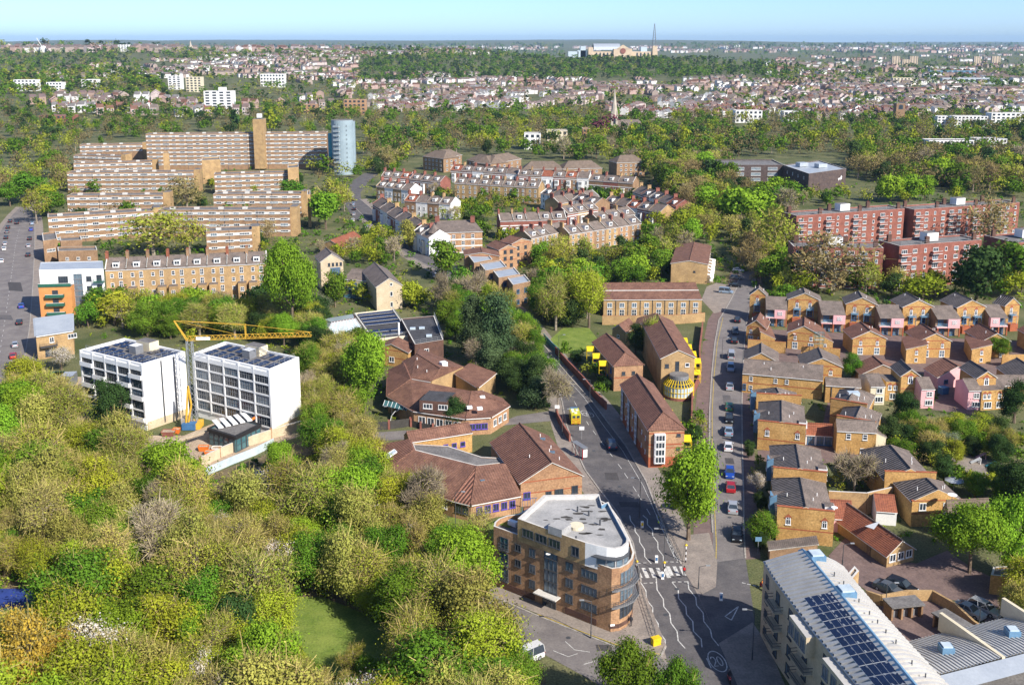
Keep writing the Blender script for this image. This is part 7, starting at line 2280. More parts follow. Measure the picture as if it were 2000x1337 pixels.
for (x, y, z, a, w, d, h, r, col) in HS[:300]:
 if col not in HM:
  m = MB(); v, f = house_arrays(6.2, 9, 6.4, 2.8)
  for fc, mi in f: m.poly([v[k] for k in fc], FWALL[col] if mi == 0 else FROOF[col])
  for sy in (-1, 1):
   for sx in (-1.6, 1.6):
    for zz in (1.0, 3.9):
     q = [(sx - .7, sy * 4.56, zz), (sx + .7, sy * 4.56, zz), (sx + .7, sy * 4.56, zz + 1.6), (sx - .7, sy * 4.56, zz + 1.6)]
     m.poly(q, 'glass'); m.poly([(X_ + (.15 if X_ > sx else -.15), Y_ - sy * .03, Z_ + (.15 if Z_ > zz + .5 else -.15)) for X_, Y_, Z_ in q], 'white_paint')
  m.box((-2.9, 0, 9.4), (.7, 1.8, 1.6), 'brick_red')
  HM[col] = m.mesh('suburban_house')
 o = inst('suburban_house', HM[col], None, (x, y, z), a)
 o.scale = (w / 6.2, d / 9, h / 6.4)
 q = proj((x, y, z))[0]; wh_ = [t for c, t in FLM if q < c][0]
 tag(o, '%s pitched-roof house in the distant streets %s' % (LAB[col], wh_), 'house', '%s houses %s' % (LAB[col], wh_))
VV = []; FF = []; MI = []
for (x, y, z, a, w, d, h, r, col) in HS[300:]:
 v, f = house_arrays(w, d, h, r); ca, sa = math.cos(a), math.sin(a); n0 = len(VV)
 VV += [(x + p[0] * ca - p[1] * sa, y + p[0] * sa + p[1] * ca, z + p[2]) for p in v]
 for fc, mi in f: FF.append([n0 + k for k in fc]); MI.append(mi * 6 + col)
me = bpy.data.meshes.new('distant_suburb'); me.from_pydata(VV, [], FF)
for nm in FWALL + FROOF: me.materials.append(M[nm])
me.polygons.foreach_set('material_index', MI)
o = bpy.data.objects.new('distant_suburb', me); COL.objects.link(o); o['kind'] = 'stuff'; o['label'] = 'carpet of small roofs of the distant suburb'; o['category'] = 'houses'

# ------------------------------------------------------------------ vehicles
PAINT = {}
def paintmat(c):
 k = 'car_paint_%d_%d_%d' % tuple(int(v * 100) for v in c)
 if k not in MATS: mat(k, c, c, 1, .28, .3, 0, spec=.6)
 return k
def loft(mb, secs, mt, cap=True):
 for i in range(len(secs) - 1):
  a, b = secs[i], secs[i + 1]; n = len(a)
  for k in range(n): mb.poly([a[k], a[(k + 1) % n], b[(k + 1) % n], b[k]], mt)
 if cap: mb.poly(secs[0][::-1], mt); mb.poly(secs[-1], mt)
CARM = {}
def car_meshes(kind):
 if kind in CARM: return CARM[kind]
 L, W, Hh = dict(hatch=(4.1, 1.8, 1.48), saloon=(4.6, 1.85, 1.45), estate=(4.7, 1.86, 1.6), van=(5.0, 1.95, 2.0))[kind]
 w = W / 2
 prof = {'hatch': [(-2.05, .75), (-1.95, .95), (-1.75, 1.0)], 'saloon': [], 'estate': [], 'van': []}
 # body: cross-sections along y (nose at -y)
 body = MB(); secs = []
 for y, wz, zt in ((-L / 2, .78, .62), (-L / 2 + .12, .92, .74), (-L * .22, .98, .92), (0, 1, .96), (L * .3, 1, .98), (L / 2 - .1, .95, .95 if kind != 'saloon' else .98), (L / 2, .85, .72)):
  a = w * wz
  secs.append([(-a, y, .22), (a, y, .22), (a * 1.0, y, .55), (a * .93, y, zt), (-a * .93, y, zt), (-a, y, .55)])
 loft(body, secs, 'white_paint')
 y0, y1, y2, y3 = {'hatch': (-.95, -.25, 1.45, 1.95), 'saloon': (-1.0, -.25, 1.0, 1.75), 'estate': (-1.1, -.35, 1.85, 2.25), 'van': (-1.6, -1.0, 2.35, 2.45)}[kind]
 rt = [(-w * .72, y1, Hh - .03), (w * .72, y1, Hh - .03), (w * .74, (y1 + y2) / 2, Hh), (w * .70, y2, Hh - .04), (-w * .70, y2, Hh - .04), (-w * .74, (y1 + y2) / 2, Hh)]
 body.poly(rt, 'white_paint')
 bl = lambda y, s: (s * w * .93, y, .95)
 # pillars
 for s in (-1, 1):
  body.bar(bl(y0, s), (s * w * .72, y1, Hh - .04), .05, 'white_paint'); body.bar(bl(y3, s), (s * w * .70, y2, Hh - .05), .06, 'white_paint'); body.bar(bl((y0 + y3) / 2, s), (s * w * .74, (y1 + y2) / 2, Hh - .03), .05, 'white_paint')
  body.box((s * (w + .08), y0 + .15, 1.0), (.18, .1, .12), 'white_paint')
 g1 = MB(); g1.poly([bl(y0, -1), bl(y0, 1), (w * .72, y1, Hh - .03), (-w * .72, y1, Hh - .03)], 'glass')
 g2 = MB(); g2.poly([bl(y3, 1), bl(y3, -1), (-w * .70, y2, Hh - .04), (w * .70, y2, Hh - .04)], 'glass')
 gs = []
 for s in (-1, 1):
  q = MB(); q.poly([bl(y0, s), bl(y3, s), (s * w * .70, y2, Hh - .04), (s * w * .74, (y1 + y2) / 2, Hh), (s * w * .72, y1, Hh - .03)][:: s], 'glass' if kind != 'van' or s == 2 else 'glass'); gs.append(q.mesh('side_window'))
 wh = MB(); n = 12
 for sgn in (0,):
  ring = [[(sx, .32 * math.cos(2 * math.pi * k / n), .32 * math.sin(2 * math.pi * k / n)) for k in range(n)] for sx in (-.1, .1)]
  loft(wh, ring, 'tyre')
 hub = MB(); hub.poly([(-.11, .2 * math.cos(2 * math.pi * k / 8), .2 * math.sin(2 * math.pi * k / 8)) for k in range(8)], 'galvanised'); hub.poly([(.11, .2 * math.cos(2 * math.pi * k / 8), .2 * math.sin(2 * math.pi * k / 8)) for k in range(8)], 'galvanised')
 hl = MB(); hl.box((0, 0, 0), (.34, .12, .16), 'glass_white'); tl = MB(); tl.box((0, 0, 0), (.3, .1, .2), 'red_paint')
 CARM[kind] = (body.mesh('body'), g1.mesh('windscreen'), g2.mesh('rear_window'), gs, wh.mesh('wheel'), hub.mesh('hub'), hl.mesh('headlight'), tl.mesh('tail_light'), L, W)
 return CARM[kind]
def car(kind, color, x, y, rz, label, group=None, z=0.05, name='parked_car', s=1.0):
 bm, g1, g2, gs, wh, hub, hl, tl, L, W = car_meshes(kind)
 o = thing(name, label, 'van' if kind == 'van' else 'car', (x, y, z), group)
 o.rotation_euler = (0, 0, rz); o.scale = (s, s, s)
 def add(nm, me, p=(0, 0, 0), par=o):
  c = bpy.data.objects.new(nm, me); COL.objects.link(c); c.parent = par; c.location = p; return c
 b = add('body', bm); b.material_slots[0].link = 'OBJECT'; b.material_slots[0].material = M[paintmat(color)]
 add('windscreen', g1); add('rear_window', g2)
 for q in gs: add('side_window', q)
 for sx in (-1, 1):
  for sy in (-1, 1):
   w_ = add('wheel', wh, (sx * (W / 2 - .08), sy * L * .3, .32)); add('hub', hub, par=w_)
  add('headlight', hl, (sx * W * .33, -L / 2 + .06, .62)); add('tail_light', tl, (sx * W * .36, L / 2 - .04, .78))
 return o
WH, BK, SV, GY, BL, RD, GN = (.8, .8, .8), (.015, .015, .018), (.42, .44, .47), (.12, .13, .14), (.02, .08, .42), (.45, .02, .03), (.05, .2, .1)
SB = (.30, .40, .52)
def ang(px, py, px2, py2):
 a, b = P(px, py), P(px2, py2); return math.atan2((b - a).y, (b - a).x) + math.pi / 2
G1 = 'cars parked along the right-hand street'
for i, (px, py, kd, c, lab) in enumerate(((1439, 1050, 'hatch', BK, 'black hatchback parked nearest the junction'), (1431, 995, 'saloon', SV, 'silver saloon parked in front of the red car'), (1427, 955, 'hatch', RD, 'red hatchback parked behind the silver saloon'), (1425, 928, 'hatch', BL, 'blue hatchback parked behind the red car'), (1422, 876, 'hatch', WH, 'white hatchback parked beside the long brick block'), (1423, 846, 'saloon', SB, 'pale blue car parked behind the white hatchback'), (1424, 822, 'hatch', BK, 'dark car in shade between the pale blue and the green car'), (1424, 798, 'hatch', GN, 'green hatchback parked in the shade'), (1425, 758, 'saloon', SV, 'silver car parked level with the conservatory'), (1427, 722, 'estate', SB, 'blue-grey estate car with roof bars'), (1428, 698, 'van', SV, 'silver van parked behind the estate car'), (1434, 668, 'saloon', BK, 'black saloon parked on the upper street'), (1436, 650, 'hatch', GY, 'grey car parked on the upper street'), (1440, 628, 'hatch', BK, 'black hatchback at the top of the parked row'))):
 p = P(px, py); car(kd, c, p.x, p.y, ang(px, py + 20, px - 1, py - 20) + (0 if i % 3 else math.pi), lab, G1, s=1.08)
for px, py, kd, c, lab in ((1418, 572, 'van', SB, 'blue van at the foot of the hillside terrace'), (1436, 560, 'saloon', BK, 'black car in the shaded turning'), (1438, 545, 'estate', GY, 'grey estate car in the shaded turning'), (1442, 530, 'saloon', WH, 'white car at the far end of the turning')):
 p = P(px, py); car(kd, c, p.x, p.y, 1.2, lab, 'cars in the shaded turning')
p = P(1194, 872); car('estate', (.03, .05, .09), p.x, p.y, ang(1200, 890, 1186, 850), 'dark blue four-by-four driving down the main road', name='moving_car', s=1.12)
for px, py, kd, c, a, lab in ((1735, 1155, 'saloon', GY, .75, 'grey saloon parked left of the black car in the brick court'), (1760, 1150, 'estate', BK, .75, 'black estate parked in the brick court'), (1892, 1198, 'saloon', SV, .65, 'silver car parked left of the pair at the right edge'), (1922, 1194, 'estate', SV, .65, 'silver estate parked right of the pair at the right edge'), (1822, 1278, 'hatch', (.02, .13, .60), .5, 'bright blue hatchback with a black roof in the rear car park'), (1028, 1290, 'van', WH, -.95, 'white van half hidden by the trees on the bottom road'), (905, 1195, 'hatch', WH, -.95, 'white hatchback glimpsed behind branches on the bottom road'), (672, 938, 'saloon', WH, .4, 'white car beneath the trees beside the clinic'), (1840, 722, 'hatch', WH, 1.3, 'white car in the court of the middle row'), (505, 935, 'hatch', (.02, .03, .10), .3, 'dark blue car under the trees below the site')):
 p = P(px, py); car(kd, c, p.x, p.y, a, lab, s=1.08)
G2 = 'cars parked on the left-hand street'
for i, (px, py, kd, c, lab) in enumerate(((42, 600, 'saloon', BL, 'blue car in the shadow of the white flats'), (38, 632, 'saloon', BK, 'black car beside the zinc-roofed house'), (30, 676, 'hatch', SV, 'silver car behind the red car, left street'), (26, 698, 'hatch', RD, 'red car parked near the white blossom'), (19, 718, 'hatch', BK, 'black car at the site entrance'), (55, 500, 'saloon', BK, 'black car opposite the brown-brick block'), (56, 482, 'hatch', SV, 'silver car on the right kerb of the left street'), (58, 468, 'hatch', BK, 'dark hatchback on the right kerb of the left street'), (61, 450, 'hatch', BL, 'bright blue hatchback on the right kerb'), (63, 438, 'hatch', SB, 'pale blue hatchback farthest up the right kerb'), (3, 512, 'hatch', WH, 'white car at the very left edge'), (8, 488, 'hatch', WH, 'white hatchback on the left kerb'), (10, 478, 'hatch', SV, 'silver hatchback on the left kerb'), (12, 466, 'hatch', BK, 'black hatchback low on the left kerb'), (14, 455, 'hatch', GY, 'grey hatchback on the left kerb'), (16, 446, 'hatch', BK, 'black hatchback high on the left kerb'), (20, 434, 'hatch', BK, 'black car farthest up the left kerb'), (33, 437, 'saloon', BK, 'black saloon driving up the left street'))):
 p = P(px, py); car(kd, c, p.x, p.y, ang(px, py + 15, px + 2, py - 15), lab, G2)
for i, (px, py, c) in enumerate(((689, 432, WH), (691, 420, SV), (692, 410, BK), (690, 400, SB), (689, 392, BK), (688, 384, SV), (735, 472, BK), (716, 444, SV), (704, 430, WH), (850, 540, WH), (905, 574, BK), (996, 628, WH), (1002, 645, SV))):
 p = P(px, py); car('hatch', c, p.x, p.y, ang(px, py + 12, px + 1, py - 12), '%s car from the lower end of the line along the shaded terrace street' % ORD[min(i, 11)] if i < 9 else ('white van-like car at the bend', 'black car at the bend', 'white car below the pines', 'silver car below the pines')[i - 9], 'cars by the terraces')
# ambulance: boxy yellow vehicle with checkered rear
p = P(1122, 822); a = ang(1126, 842, 1112, 800)
am = thing('ambulance', 'yellow ambulance with a striped rear stopped by the bus shelter', 'ambulance', (p.x, p.y, .05)); am.rotation_euler = (0, 0, a)
def addm(par, nm, mb):
 c = bpy.data.objects.new(nm, mb.mesh(nm)); COL.objects.link(c); c.parent = par; return c
YE = paintmat((.75, .68, .03)); GR = paintmat((.10, .35, .05))
m = MB(); m.box((0, .7, 1.55), (2.2, 4.4, 2.3), YE); m.box((0, -2.1, 1.15), (2.1, 1.4, 1.5), YE); m.poly([(-1.0, -2.8, 1.0), (1.0, -2.8, 1.0), (1.0, -2.0, 2.2), (-1.0, -2.0, 2.2)], YE); addm(am, 'body', m)
for k in range(6):
 for j in range(2):
  m = MB()
  for s in (-1.11, 1.11): m.poly([(s, -1.4 + k * .7 + (.35 if j else 0), 1.2 + j * .4), (s, -1.05 + k * .7 + (.35 if j else 0), 1.2 + j * .4), (s, -1.05 + k * .7 + (.35 if j else 0), 1.6 + j * .4), (s, -1.4 + k * .7 + (.35 if j else 0), 1.6 + j * .4)], GR)
  addm(am, 'checker', m)
for k in range(4):
 for s in (-1, 1):
  m = MB(); m.poly([(s * .05, 2.92, .6 + k * .35), (s * .05, 2.92, .75 + k * .35), (s * 1.0, 2.92, .45 + k * .35), (s * 1.0, 2.92, .30 + k * .35)], 'red_paint'); addm(am, 'chevron', m)
for s in (-1, 1):
 m = MB(); m.box((s * .5, 2.92, 2.1), (.7, .04, .6), 'glass'); addm(am, 'rear_window', m)
 for yy in (-1.7, 1.9):
  m = MB(); m.bar((s * 1.0 - .12, yy, .38), (s * 1.0 + .12, yy, .38), .38, 'tyre', 12); addm(am, 'wheel', m)
m = MB(); m.box((0, -1.3, 2.8), (1.7, .35, .2), 'blue_paint'); addm(am, 'light_bar', m)
m = MB()
for q in ((-.5, .2), (.5, 1.0), (0, 2.0), (.5, -.2)): m.box((q[0], q[1], 2.78), (.6, .5, .16), 'white_paint')
addm(am, 'roof_vents', m)
m = MB(); m.poly([(-.9, -2.72, 1.15), (.9, -2.72, 1.15), (.85, -2.1, 2.1), (-.85, -2.1, 2.1)], 'glass'); addm(am, 'windscreen', m)

# ------------------------------------------------------------------ street furniture
def lamp(px, py, h, label, arm=1.2, mt='dark_metal', side=-1):
 p = P(px, py); o = thing('street_lamp', label, 'street lamp', (p.x, p.y, 0))
 m = MB(); m.bar(p, p + Vector((0, 0, 1.2)), .11, mt, 6); m.bar(p + Vector((0, 0, 1.2)), p + Vector((0, 0, h)), .075, mt, 6, .05); m.bar(p + Vector((0, 0, h)), p + Vector((side * arm, 0, h + .25)), .045, mt, 5); m.build('column', o)
 m = MB(); m.box((p.x + side * (arm + .25), p.y, h + .25), (.7, .26, .14), 'galvanised'); m.build('lantern', o)
for px, py, ty, lab, sd in ((1154, 1246, 1174, 'street lamp on the pavement below the long front of the corner block', -1), (1296, 1118, 1034, 'street lamp on the crossing island', -1), (1249, 1010, 935, 'street lamp in the tree shade beyond the crossing', -1), (1469, 1288, 1192, 'street lamp in front of the curved metal-roofed block', -1), (1364, 1150, 1108, 'short lamp at the give-way line', 1), (1152, 782, 742, 'old-style lamp beside the garden wall', -1), (1091, 708, 655, 'lamp beside the pocket park', 1), (990, 1150, 1112, 'lamp post at the left end of the corner block', 1), (1645, 1105, 1065, 'pale lamp in the brick court', 1), (1729, 1190, 1140, 'pale lamp behind the metal roof', 1), (1911, 1230, 1185, 'pale lamp beside the silver pair', 1), (114, 1250, 1158, 'tall sports-court floodlight on the left', -1), (890, 1042, 962, 'lamp column on the clinic lawn', 1), (1098, 850, 800, 'lamp by the ambulance bay', 1), (766, 832, 795, 'green lamp post at the health centre', -1), (909, 835, 798, 'pale lamp post at the health centre door', 1), (1374, 910, 870, 'lamp on the corner below the long block', -1), (1410, 700, 660, 'lamp halfway up the street', 1)):
 lamp(px, py, max(4, HT(px, py, ty)), lab, side=sd)
def beacon(px, py, ty, label):
 p = P(px, py); h = HT(px, py, ty); o = thing('belisha_beacon', label, 'beacon', (p.x, p.y, 0))
 m = MB()
 for k in range(6): m.bar(p + Vector((0, 0, h * k / 6)), p + Vector((0, 0, h * (k + 1) / 6)), .09, 'white_paint' if k % 2 else 'black_paint', 8)
 m.build('pole', o); m = MB(); m.cyl((p.x, p.y, h), .1, .22, 'yellow_frame', 10, .26); m.cyl((p.x, p.y, h + .22), .26, .2, 'yellow_frame', 10, .08); m.build('globe', o)
beacon(1339, 1098, 1066, 'striped beacon on the right kerb of the zebra crossing'); beacon(1297, 1130, 1100, 'striped beacon on the crossing island'); beacon(1243, 1134, 1098, 'striped beacon beside the corner block')
for px, py, lab in ((1282, 1098, 'white keep-left bollard above the zebra crossing'), (1294, 1130, 'white keep-left bollard below the zebra crossing'), (1408, 1172, 'white bollard on the side-street island'), (1254, 1030, 'yellow-faced bollard in the tree shade')):
 p = P(px, py); o = thing('traffic_bollard', lab, 'bollard', (p.x, p.y, 0))
 m = MB(); m.box((p.x, p.y, .65), (.5, .32, 1.3), 'white_paint'); m.build('body', o); m = MB(); m.box((p.x, p.y - .17, .75), (.38, .04, .6), 'yellow_frame' if 'yellow' in lab else 'blue_paint'); m.build('face', o)
for px, py, lab in ((1281, 1258, 'yellow grit bin on the corner pavement'),):
 p = P(px, py); o = thing('grit_bin', lab, 'grit bin', (p.x, p.y, 0)); m = MB(); m.box((p.x, p.y, .5), (1.3, .8, 1.0), 'yellow_frame', .4); m.build('tub', o); m = MB(); m.box((p.x, p.y, 1.1), (1.4, .9, .25), 'yellow_frame', .4); m.build('lid', o)
railp = [(1252, 1160), (1262, 1190), (1272, 1220), (1281, 1248)]
o = thing('guard_rail', 'dark pedestrian guard rail along the kerb of the corner block', 'railing', xy(P(*railp[1]))); railing(o, [P(*q) for q in railp], 1.0, 'dark_metal', 1.0, 'rail')
o = thing('guard_rail', 'dark pedestrian guard rail on the right kerb above the crossing', 'railing', xy(P(1310, 1060))); railing(o, [P(*q) for q in ((1276, 975), (1300, 1030), (1332, 1096))], 1.0, 'dark_metal', 1.0, 'rail')
p = P(1132, 890); a = .5; o = thing('bus_shelter', 'red bus shelter with an advert panel beside the main road', 'bus shelter', (p.x, p.y, 0))
m = MB(); m.box((p.x, p.y, 2.6), (1.3, 4.6, .12), 'grey_metal', a); m.build('roof', o)
for k in range(4):
 q = p + Vector((-math.sin(a), math.cos(a), 0)) * (-2.1 + k * 1.4) - Vector((math.cos(a), math.sin(a), 0)) * .6
 m = MB(); m.bar((q.x, q.y, 0), (q.x, q.y, 2.6), .07, 'red_paint'); m.build('post', o)
q = p + Vector((-math.sin(a), math.cos(a), 0)) * -2.2; m = MB(); m.box((q.x, q.y, 1.4), (1.0, .14, 1.7), 'white_paint', a); m.build('advert_panel', o)
for px, py, lab, mt in ((1136, 858, 'white bus-stop flag post', 'white_paint'), (1480, 1080, 'street sign on two posts by the metal roof', 'steel_blue'), (1088, 815, 'white sign post by the brick gate', 'white_paint')):
 p = P(px, py); o = thing('sign_post', lab, 'sign', (p.x, p.y, 0)); m = MB(); m.bar(p, p + Vector((0, 0, 3)), .05, 'galvanised'); m.build('post', o); m = MB(); m.box((p.x, p.y, 2.7), (1.1, .08, .8), mt); m.build('board', o)

# ------------------------------------------------------------------ people
def person(x, y, z, label, top, leg, pose='stand', rz=0.0, h=1.72):
 me = bpy.data.meshes.new('body')
 s = h / 1.72
 sit = pose == 'ride'
 kz, ky = (.62, -.42) if sit else (.48, -.05)
 V = [(0, 0, .92), (0, -.02, 1.18), (0, 0, 1.42), (0, 0, 1.52), (0, -.02, 1.66)]
 E = [(0, 1), (1, 2), (2, 3), (3, 4)]; Rr = [.15, .16, .13, .06, .105]
 for sx in (-1, 1):
  n = len(V)
  V += [(sx * .10, 0, .86), (sx * .12, ky, kz), (sx * .12, ky + (.12 if sit else .10 * sx), .06), (sx * .12, ky - .02 + (.12 if sit else .10 * sx) - .14, .04)]
  E += [(0, n), (n, n + 1), (n + 1, n + 2), (n + 2, n + 3)]; Rr += [.10, .075, .05, .045]
  n = len(V)
  V += [(sx * .2, 0, 1.40), (sx * .27, -.05, 1.12), (sx * (.2 if sit else .26), -.35 if sit else -.16, 1.02 if sit else .88)]
  E += [(2, n), (n, n + 1), (n + 1, n + 2)]; Rr += [.07, .05, .045]
 me.from_pydata([(a * s, b * s, c * s) for a, b, c in V], E, [])
 o = bpy.data.objects.new('person', me); COL.objects.link(o); o.location = (x, y, z); o.rotation_euler = (0, 0, rz)
 md = o.modifiers.new('skin', 'SKIN')
 for i, sv in enumerate(me.skin_vertices[0].data): sv.radius = (Rr[i] * s, Rr[i] * s); sv.use_root = i == 0
 o.modifiers.new('sub', 'SUBSURF').render_levels = 1
 me.materials.append(M[leg])
 for nm, c, sz, mt in (('jacket', (0, 0, 1.2), (.44, .30, .56), top), ('hair', (0, .02, 1.70), (.2, .22, .16), 'cloth_dark' if top == 'cloth_red' else top)):
  m = MB(); n = 10
  for k in range(6):
   t0, t1 = -math.pi / 2 + math.pi * k / 6, -math.pi / 2 + math.pi * (k + 1) / 6
   for j in range(n):
    f = lambda t, u: (c[0] + sz[0] * .62 * math.cos(t) * math.cos(u), c[1] + sz[1] * .62 * math.cos(t) * math.sin(u), (c[2] + sz[2] * .6 * math.sin(t)) * s)
    u0, u1 = 2 * math.pi * j / n, 2 * math.pi * (j + 1) / n
    m.poly([f(t0, u0), f(t0, u1), f(t1, u1), f(t1, u0)], mt)
  q = bpy.data.objects.new(nm, m.mesh(nm)); COL.objects.link(q); q.parent = o
 tag(o, label, 'person'); return o
p = P(1336, 1124); person(p.x, p.y, .07, 'person in a red top at the right end of the zebra crossing', 'cloth_red', 'cloth_dark')
p = P(1232, 1222); person(p.x, p.y, .07, 'person in dark clothes at the nose of the corner block', 'cloth_dark', 'cloth_dark')
def bike(px, py, rz, label, rl, top):
 p = P(px, py); o = thing('motorcycle', label, 'motorcycle', (p.x, p.y, .05)); o.rotation_euler = (0, 0, rz)
 for yy in (-.7, .7):
  m = MB(); m.bar((-.06, yy, .32), (.06, yy, .32), .32, 'tyre', 14); addm(o, 'wheel', m)
 m = MB(); m.box((0, .1, .62), (.28, 1.2, .3), 'red_paint'); m.box((0, -.35, .8), (.3, .45, .25), 'red_paint'); m.bar((0, -.7, .32), (0, -.45, 1.05), .04, 'galvanised'); m.bar((-.35, -.45, 1.05), (.35, -.45, 1.05), .03, 'dark_metal'); addm(o, 'frame', m)
 m = MB(); m.box((0, .35, .85), (.3, .7, .12), 'cloth_dark'); addm(o, 'saddle', m)
 person(p.x, p.y, .10, rl, top, 'cloth_dark', 'ride', rz)
bike(1489, 1150, .2, 'motorcycle waiting at the mouth of the side street', 'motorcyclist in an orange jacket at the side street', 'hi_vis_orange')
bike(1424, 1330, 0, 'motorcycle at the bottom edge of the main road', 'rider in dark clothes at the bottom edge', 'cloth_dark')

# ------------------------------------------------------------------ construction site
p = P(381, 834); hm = HT(381, 834, 664)
cr = thing('tower_crane', 'yellow self-erecting tower crane between the white blocks', 'crane', (p.x, p.y, 0))
m = MB()
for i in (-.6, .6):
 for j in (-.6, .6): m.bar((p.x + i, p.y + j, 0), (p.x + i, p.y + j, hm), .10, 'galvanised')
for k in range(int(hm / 1.3)):
 z = k * 1.3
 for sgn in (-1, 1):
  m.bar((p.x - .6, p.y - .6, z if sgn > 0 else z + 1.3), (p.x + .6, p.y - .6, z + 1.3 if sgn > 0 else z), .05, 'galvanised')
  m.bar((p.x + .6 * sgn, p.y - .6, z), (p.x + .6 * sgn, p.y + .6, z + 1.3), .05, 'galvanised')
m.build('mast', cr)
tipx = P(611, 834).x - p.x; J0 = Vector((p.x - .5, p.y, hm)); J1 = Vector((p.x + 27.5, p.y + 2, hm + .4))
m = MB(); u = (J1 - J0); n_ = 22
for k in range(n_):
 a, b_ = J0 + u * k / n_, J0 + u * (k + 1) / n_
 for q in (Vector((0, -.5, 0)), Vector((0, .5, 0)), Vector((0, 0, .95))): m.bar(a + q, b_ + q, .06, 'crane_yellow')
 for q in (-.5, .5): m.bar(a + Vector((0, q, 0)), (a + b_) / 2 + Vector((0, 0, .95)), .038, 'crane_yellow'); m.bar((a + b_) / 2 + Vector((0, 0, .95)), b_ + Vector((0, q, 0)), .038, 'crane_yellow')
m.build('jib', cr)
ap = Vector((p.x - 3.2, p.y, hm + 4.6)); st = J0 + u * .47 + Vector((0, 0, 3.2))
m = MB()
for q in (-.4, .4): m.bar(J0 + Vector((0, q, 0)), ap + Vector((0, q * .4, 0)), .11, 'crane_yellow'); m.bar(ap, st + Vector((0, q, 0)), .05, 'crane_yellow'); m.bar(st + Vector((0, q, 0)), J0 + u * .47 + Vector((0, q, 0)), .09, 'crane_yellow')
m.bar(st, J1 + Vector((0, 0, .9)), .05, 'crane_yellow'); m.bar(ap, J0 + u * .4 + Vector((0, 0, 1)), .04, 'crane_yellow'); m.build('tie_bars', cr)
m = MB(); q = J0 + u * .12; m.box((q.x + .4, q.y - .62, q.z + .45), (3.2, .06, .7), 'white_paint'); m.build('name_plate', cr)
m = MB(); m.box((p.x, p.y, .7), (3.2, 3.2, 1.4), 'crane_yellow'); m.build('base', cr)
m = MB(); m.box((p.x - 2.2, p.y, 1.4), (1.2, 2.4, 2.2), 'kerb'); m.build('counterweight', cr)
p = P(364, 838); o = thing('concrete_pump', 'yellow pump boom folded up beside the crane mast', 'pump', (p.x, p.y, 0))
m = MB(); q = [Vector((p.x, p.y, 1.2)), Vector((p.x + 1.0, p.y, 10.5)), Vector((p.x + 1.5, p.y, 6.0)), Vector((p.x + .6, p.y, 1.8))]
for k in range(3): m.bar(q[k], q[k + 1], .24, 'crane_yellow', 6)
m.build('boom', o); m = MB(); m.box((p.x + .8, p.y, .9), (3.0, 2.0, 1.5), 'blue_paint'); m.build('chassis', o)
p = P(452, 858); o = thing('boom_lift', 'orange boom lift reaching up to the right white block', 'boom lift', (p.x, p.y, 0))
c = P(530, 812, 3.2); b_ = Vector((c.x, c.y - .2, 5.0))
m = MB(); m.bar((p.x, p.y, 1.6), (b_.x - 1, b_.y, b_.z - .3), .28, 'orange_paint', 6); m.build('boom', o)
m = MB(); m.box((p.x, p.y, .9), (2.4, 1.6, 1.4), 'orange_paint'); m.build('chassis', o)
m = MB(); m.box((b_.x, b_.y, b_.z - .5), (3.4, 1.2, .12), 'orange_paint')
for i in (-1.7, 0, 1.7):
 for j in (-.6, .6): m.bar((b_.x + i, b_.y + j, b_.z - .5), (b_.x + i, b_.y + j, b_.z + .6), .05, 'orange_paint')
for j in (-.6, .6): m.bar((b_.x - 1.7, b_.y + j, b_.z + .6), (b_.x + 1.7, b_.y + j, b_.z + .6), .05, 'orange_paint')
m.build('basket', o)
for k, lb in enumerate(('left', 'middle', 'right')): person(b_.x - 1.1 + k * 1.1, b_.y, b_.z - .44, 'worker in a yellow vest, %s of three on the lift basket' % lb, 'hi_vis', 'hi_vis_orange')
for px, py, mt, sz, lab in ((398, 880, 'orange_paint', (2.2, 1.2, 1.2), 'orange skip on the site'), (412, 888, 'orange_paint', (2.6, 1.3, 1.0), 'orange site dumper beside the skip'), (330, 850, 'brick_red', (3, 2, 1.2), 'pile of red bricks on pallets'), (345, 846, 'orange_paint', (1.6, 1.4, 1.2), 'orange mixer left of the crane'), (425, 878, 'white_paint', (2.4, 1.4, .7), 'pile of white insulation bags'), (436, 884, 'red_paint', (1.8, 1.0, .8), 'red fuel bowser on the site')):
 p = P(px, py); o = thing('site_plant', lab, 'site plant', (p.x, p.y, 0))
 m = MB(); r4 = lambda k: [(p.x - sz[0] / 2 * k, p.y - sz[1] / 2 * k), (p.x + sz[0] / 2 * k, p.y - sz[1] / 2 * k), (p.x + sz[0] / 2 * k, p.y + sz[1] / 2 * k), (p.x - sz[0] / 2 * k, p.y + sz[1] / 2 * k)]
 a_, c_ = r4(.8), r4(1)
 for k in range(4): m.poly([(*a_[k], .1), (*a_[(k + 1) % 4], .1), (*c_[(k + 1) % 4], sz[2]), (*c_[k], sz[2])], mt)
 m.build('body', o); m = MB(); m.poly([(*q, sz[2] * .85) for q in r4(.95)], 'site_dirt'); m.build('load', o)
a, c = P(340, 884, 0), P(440, 850, 0); m = MB(); u = (c - a).normalized(); mid = (a + c) / 2; m.box((mid.x, mid.y, 2.6), ((c - a).length, 1.2, .2), 'wood_plank', math.atan2(u.y, u.x)); o = m.build('walkway_deck', None, base=(mid.x, mid.y, 2.5)); tag(o, 'pale plank walkway leading to the pavilion roof', 'walkway')
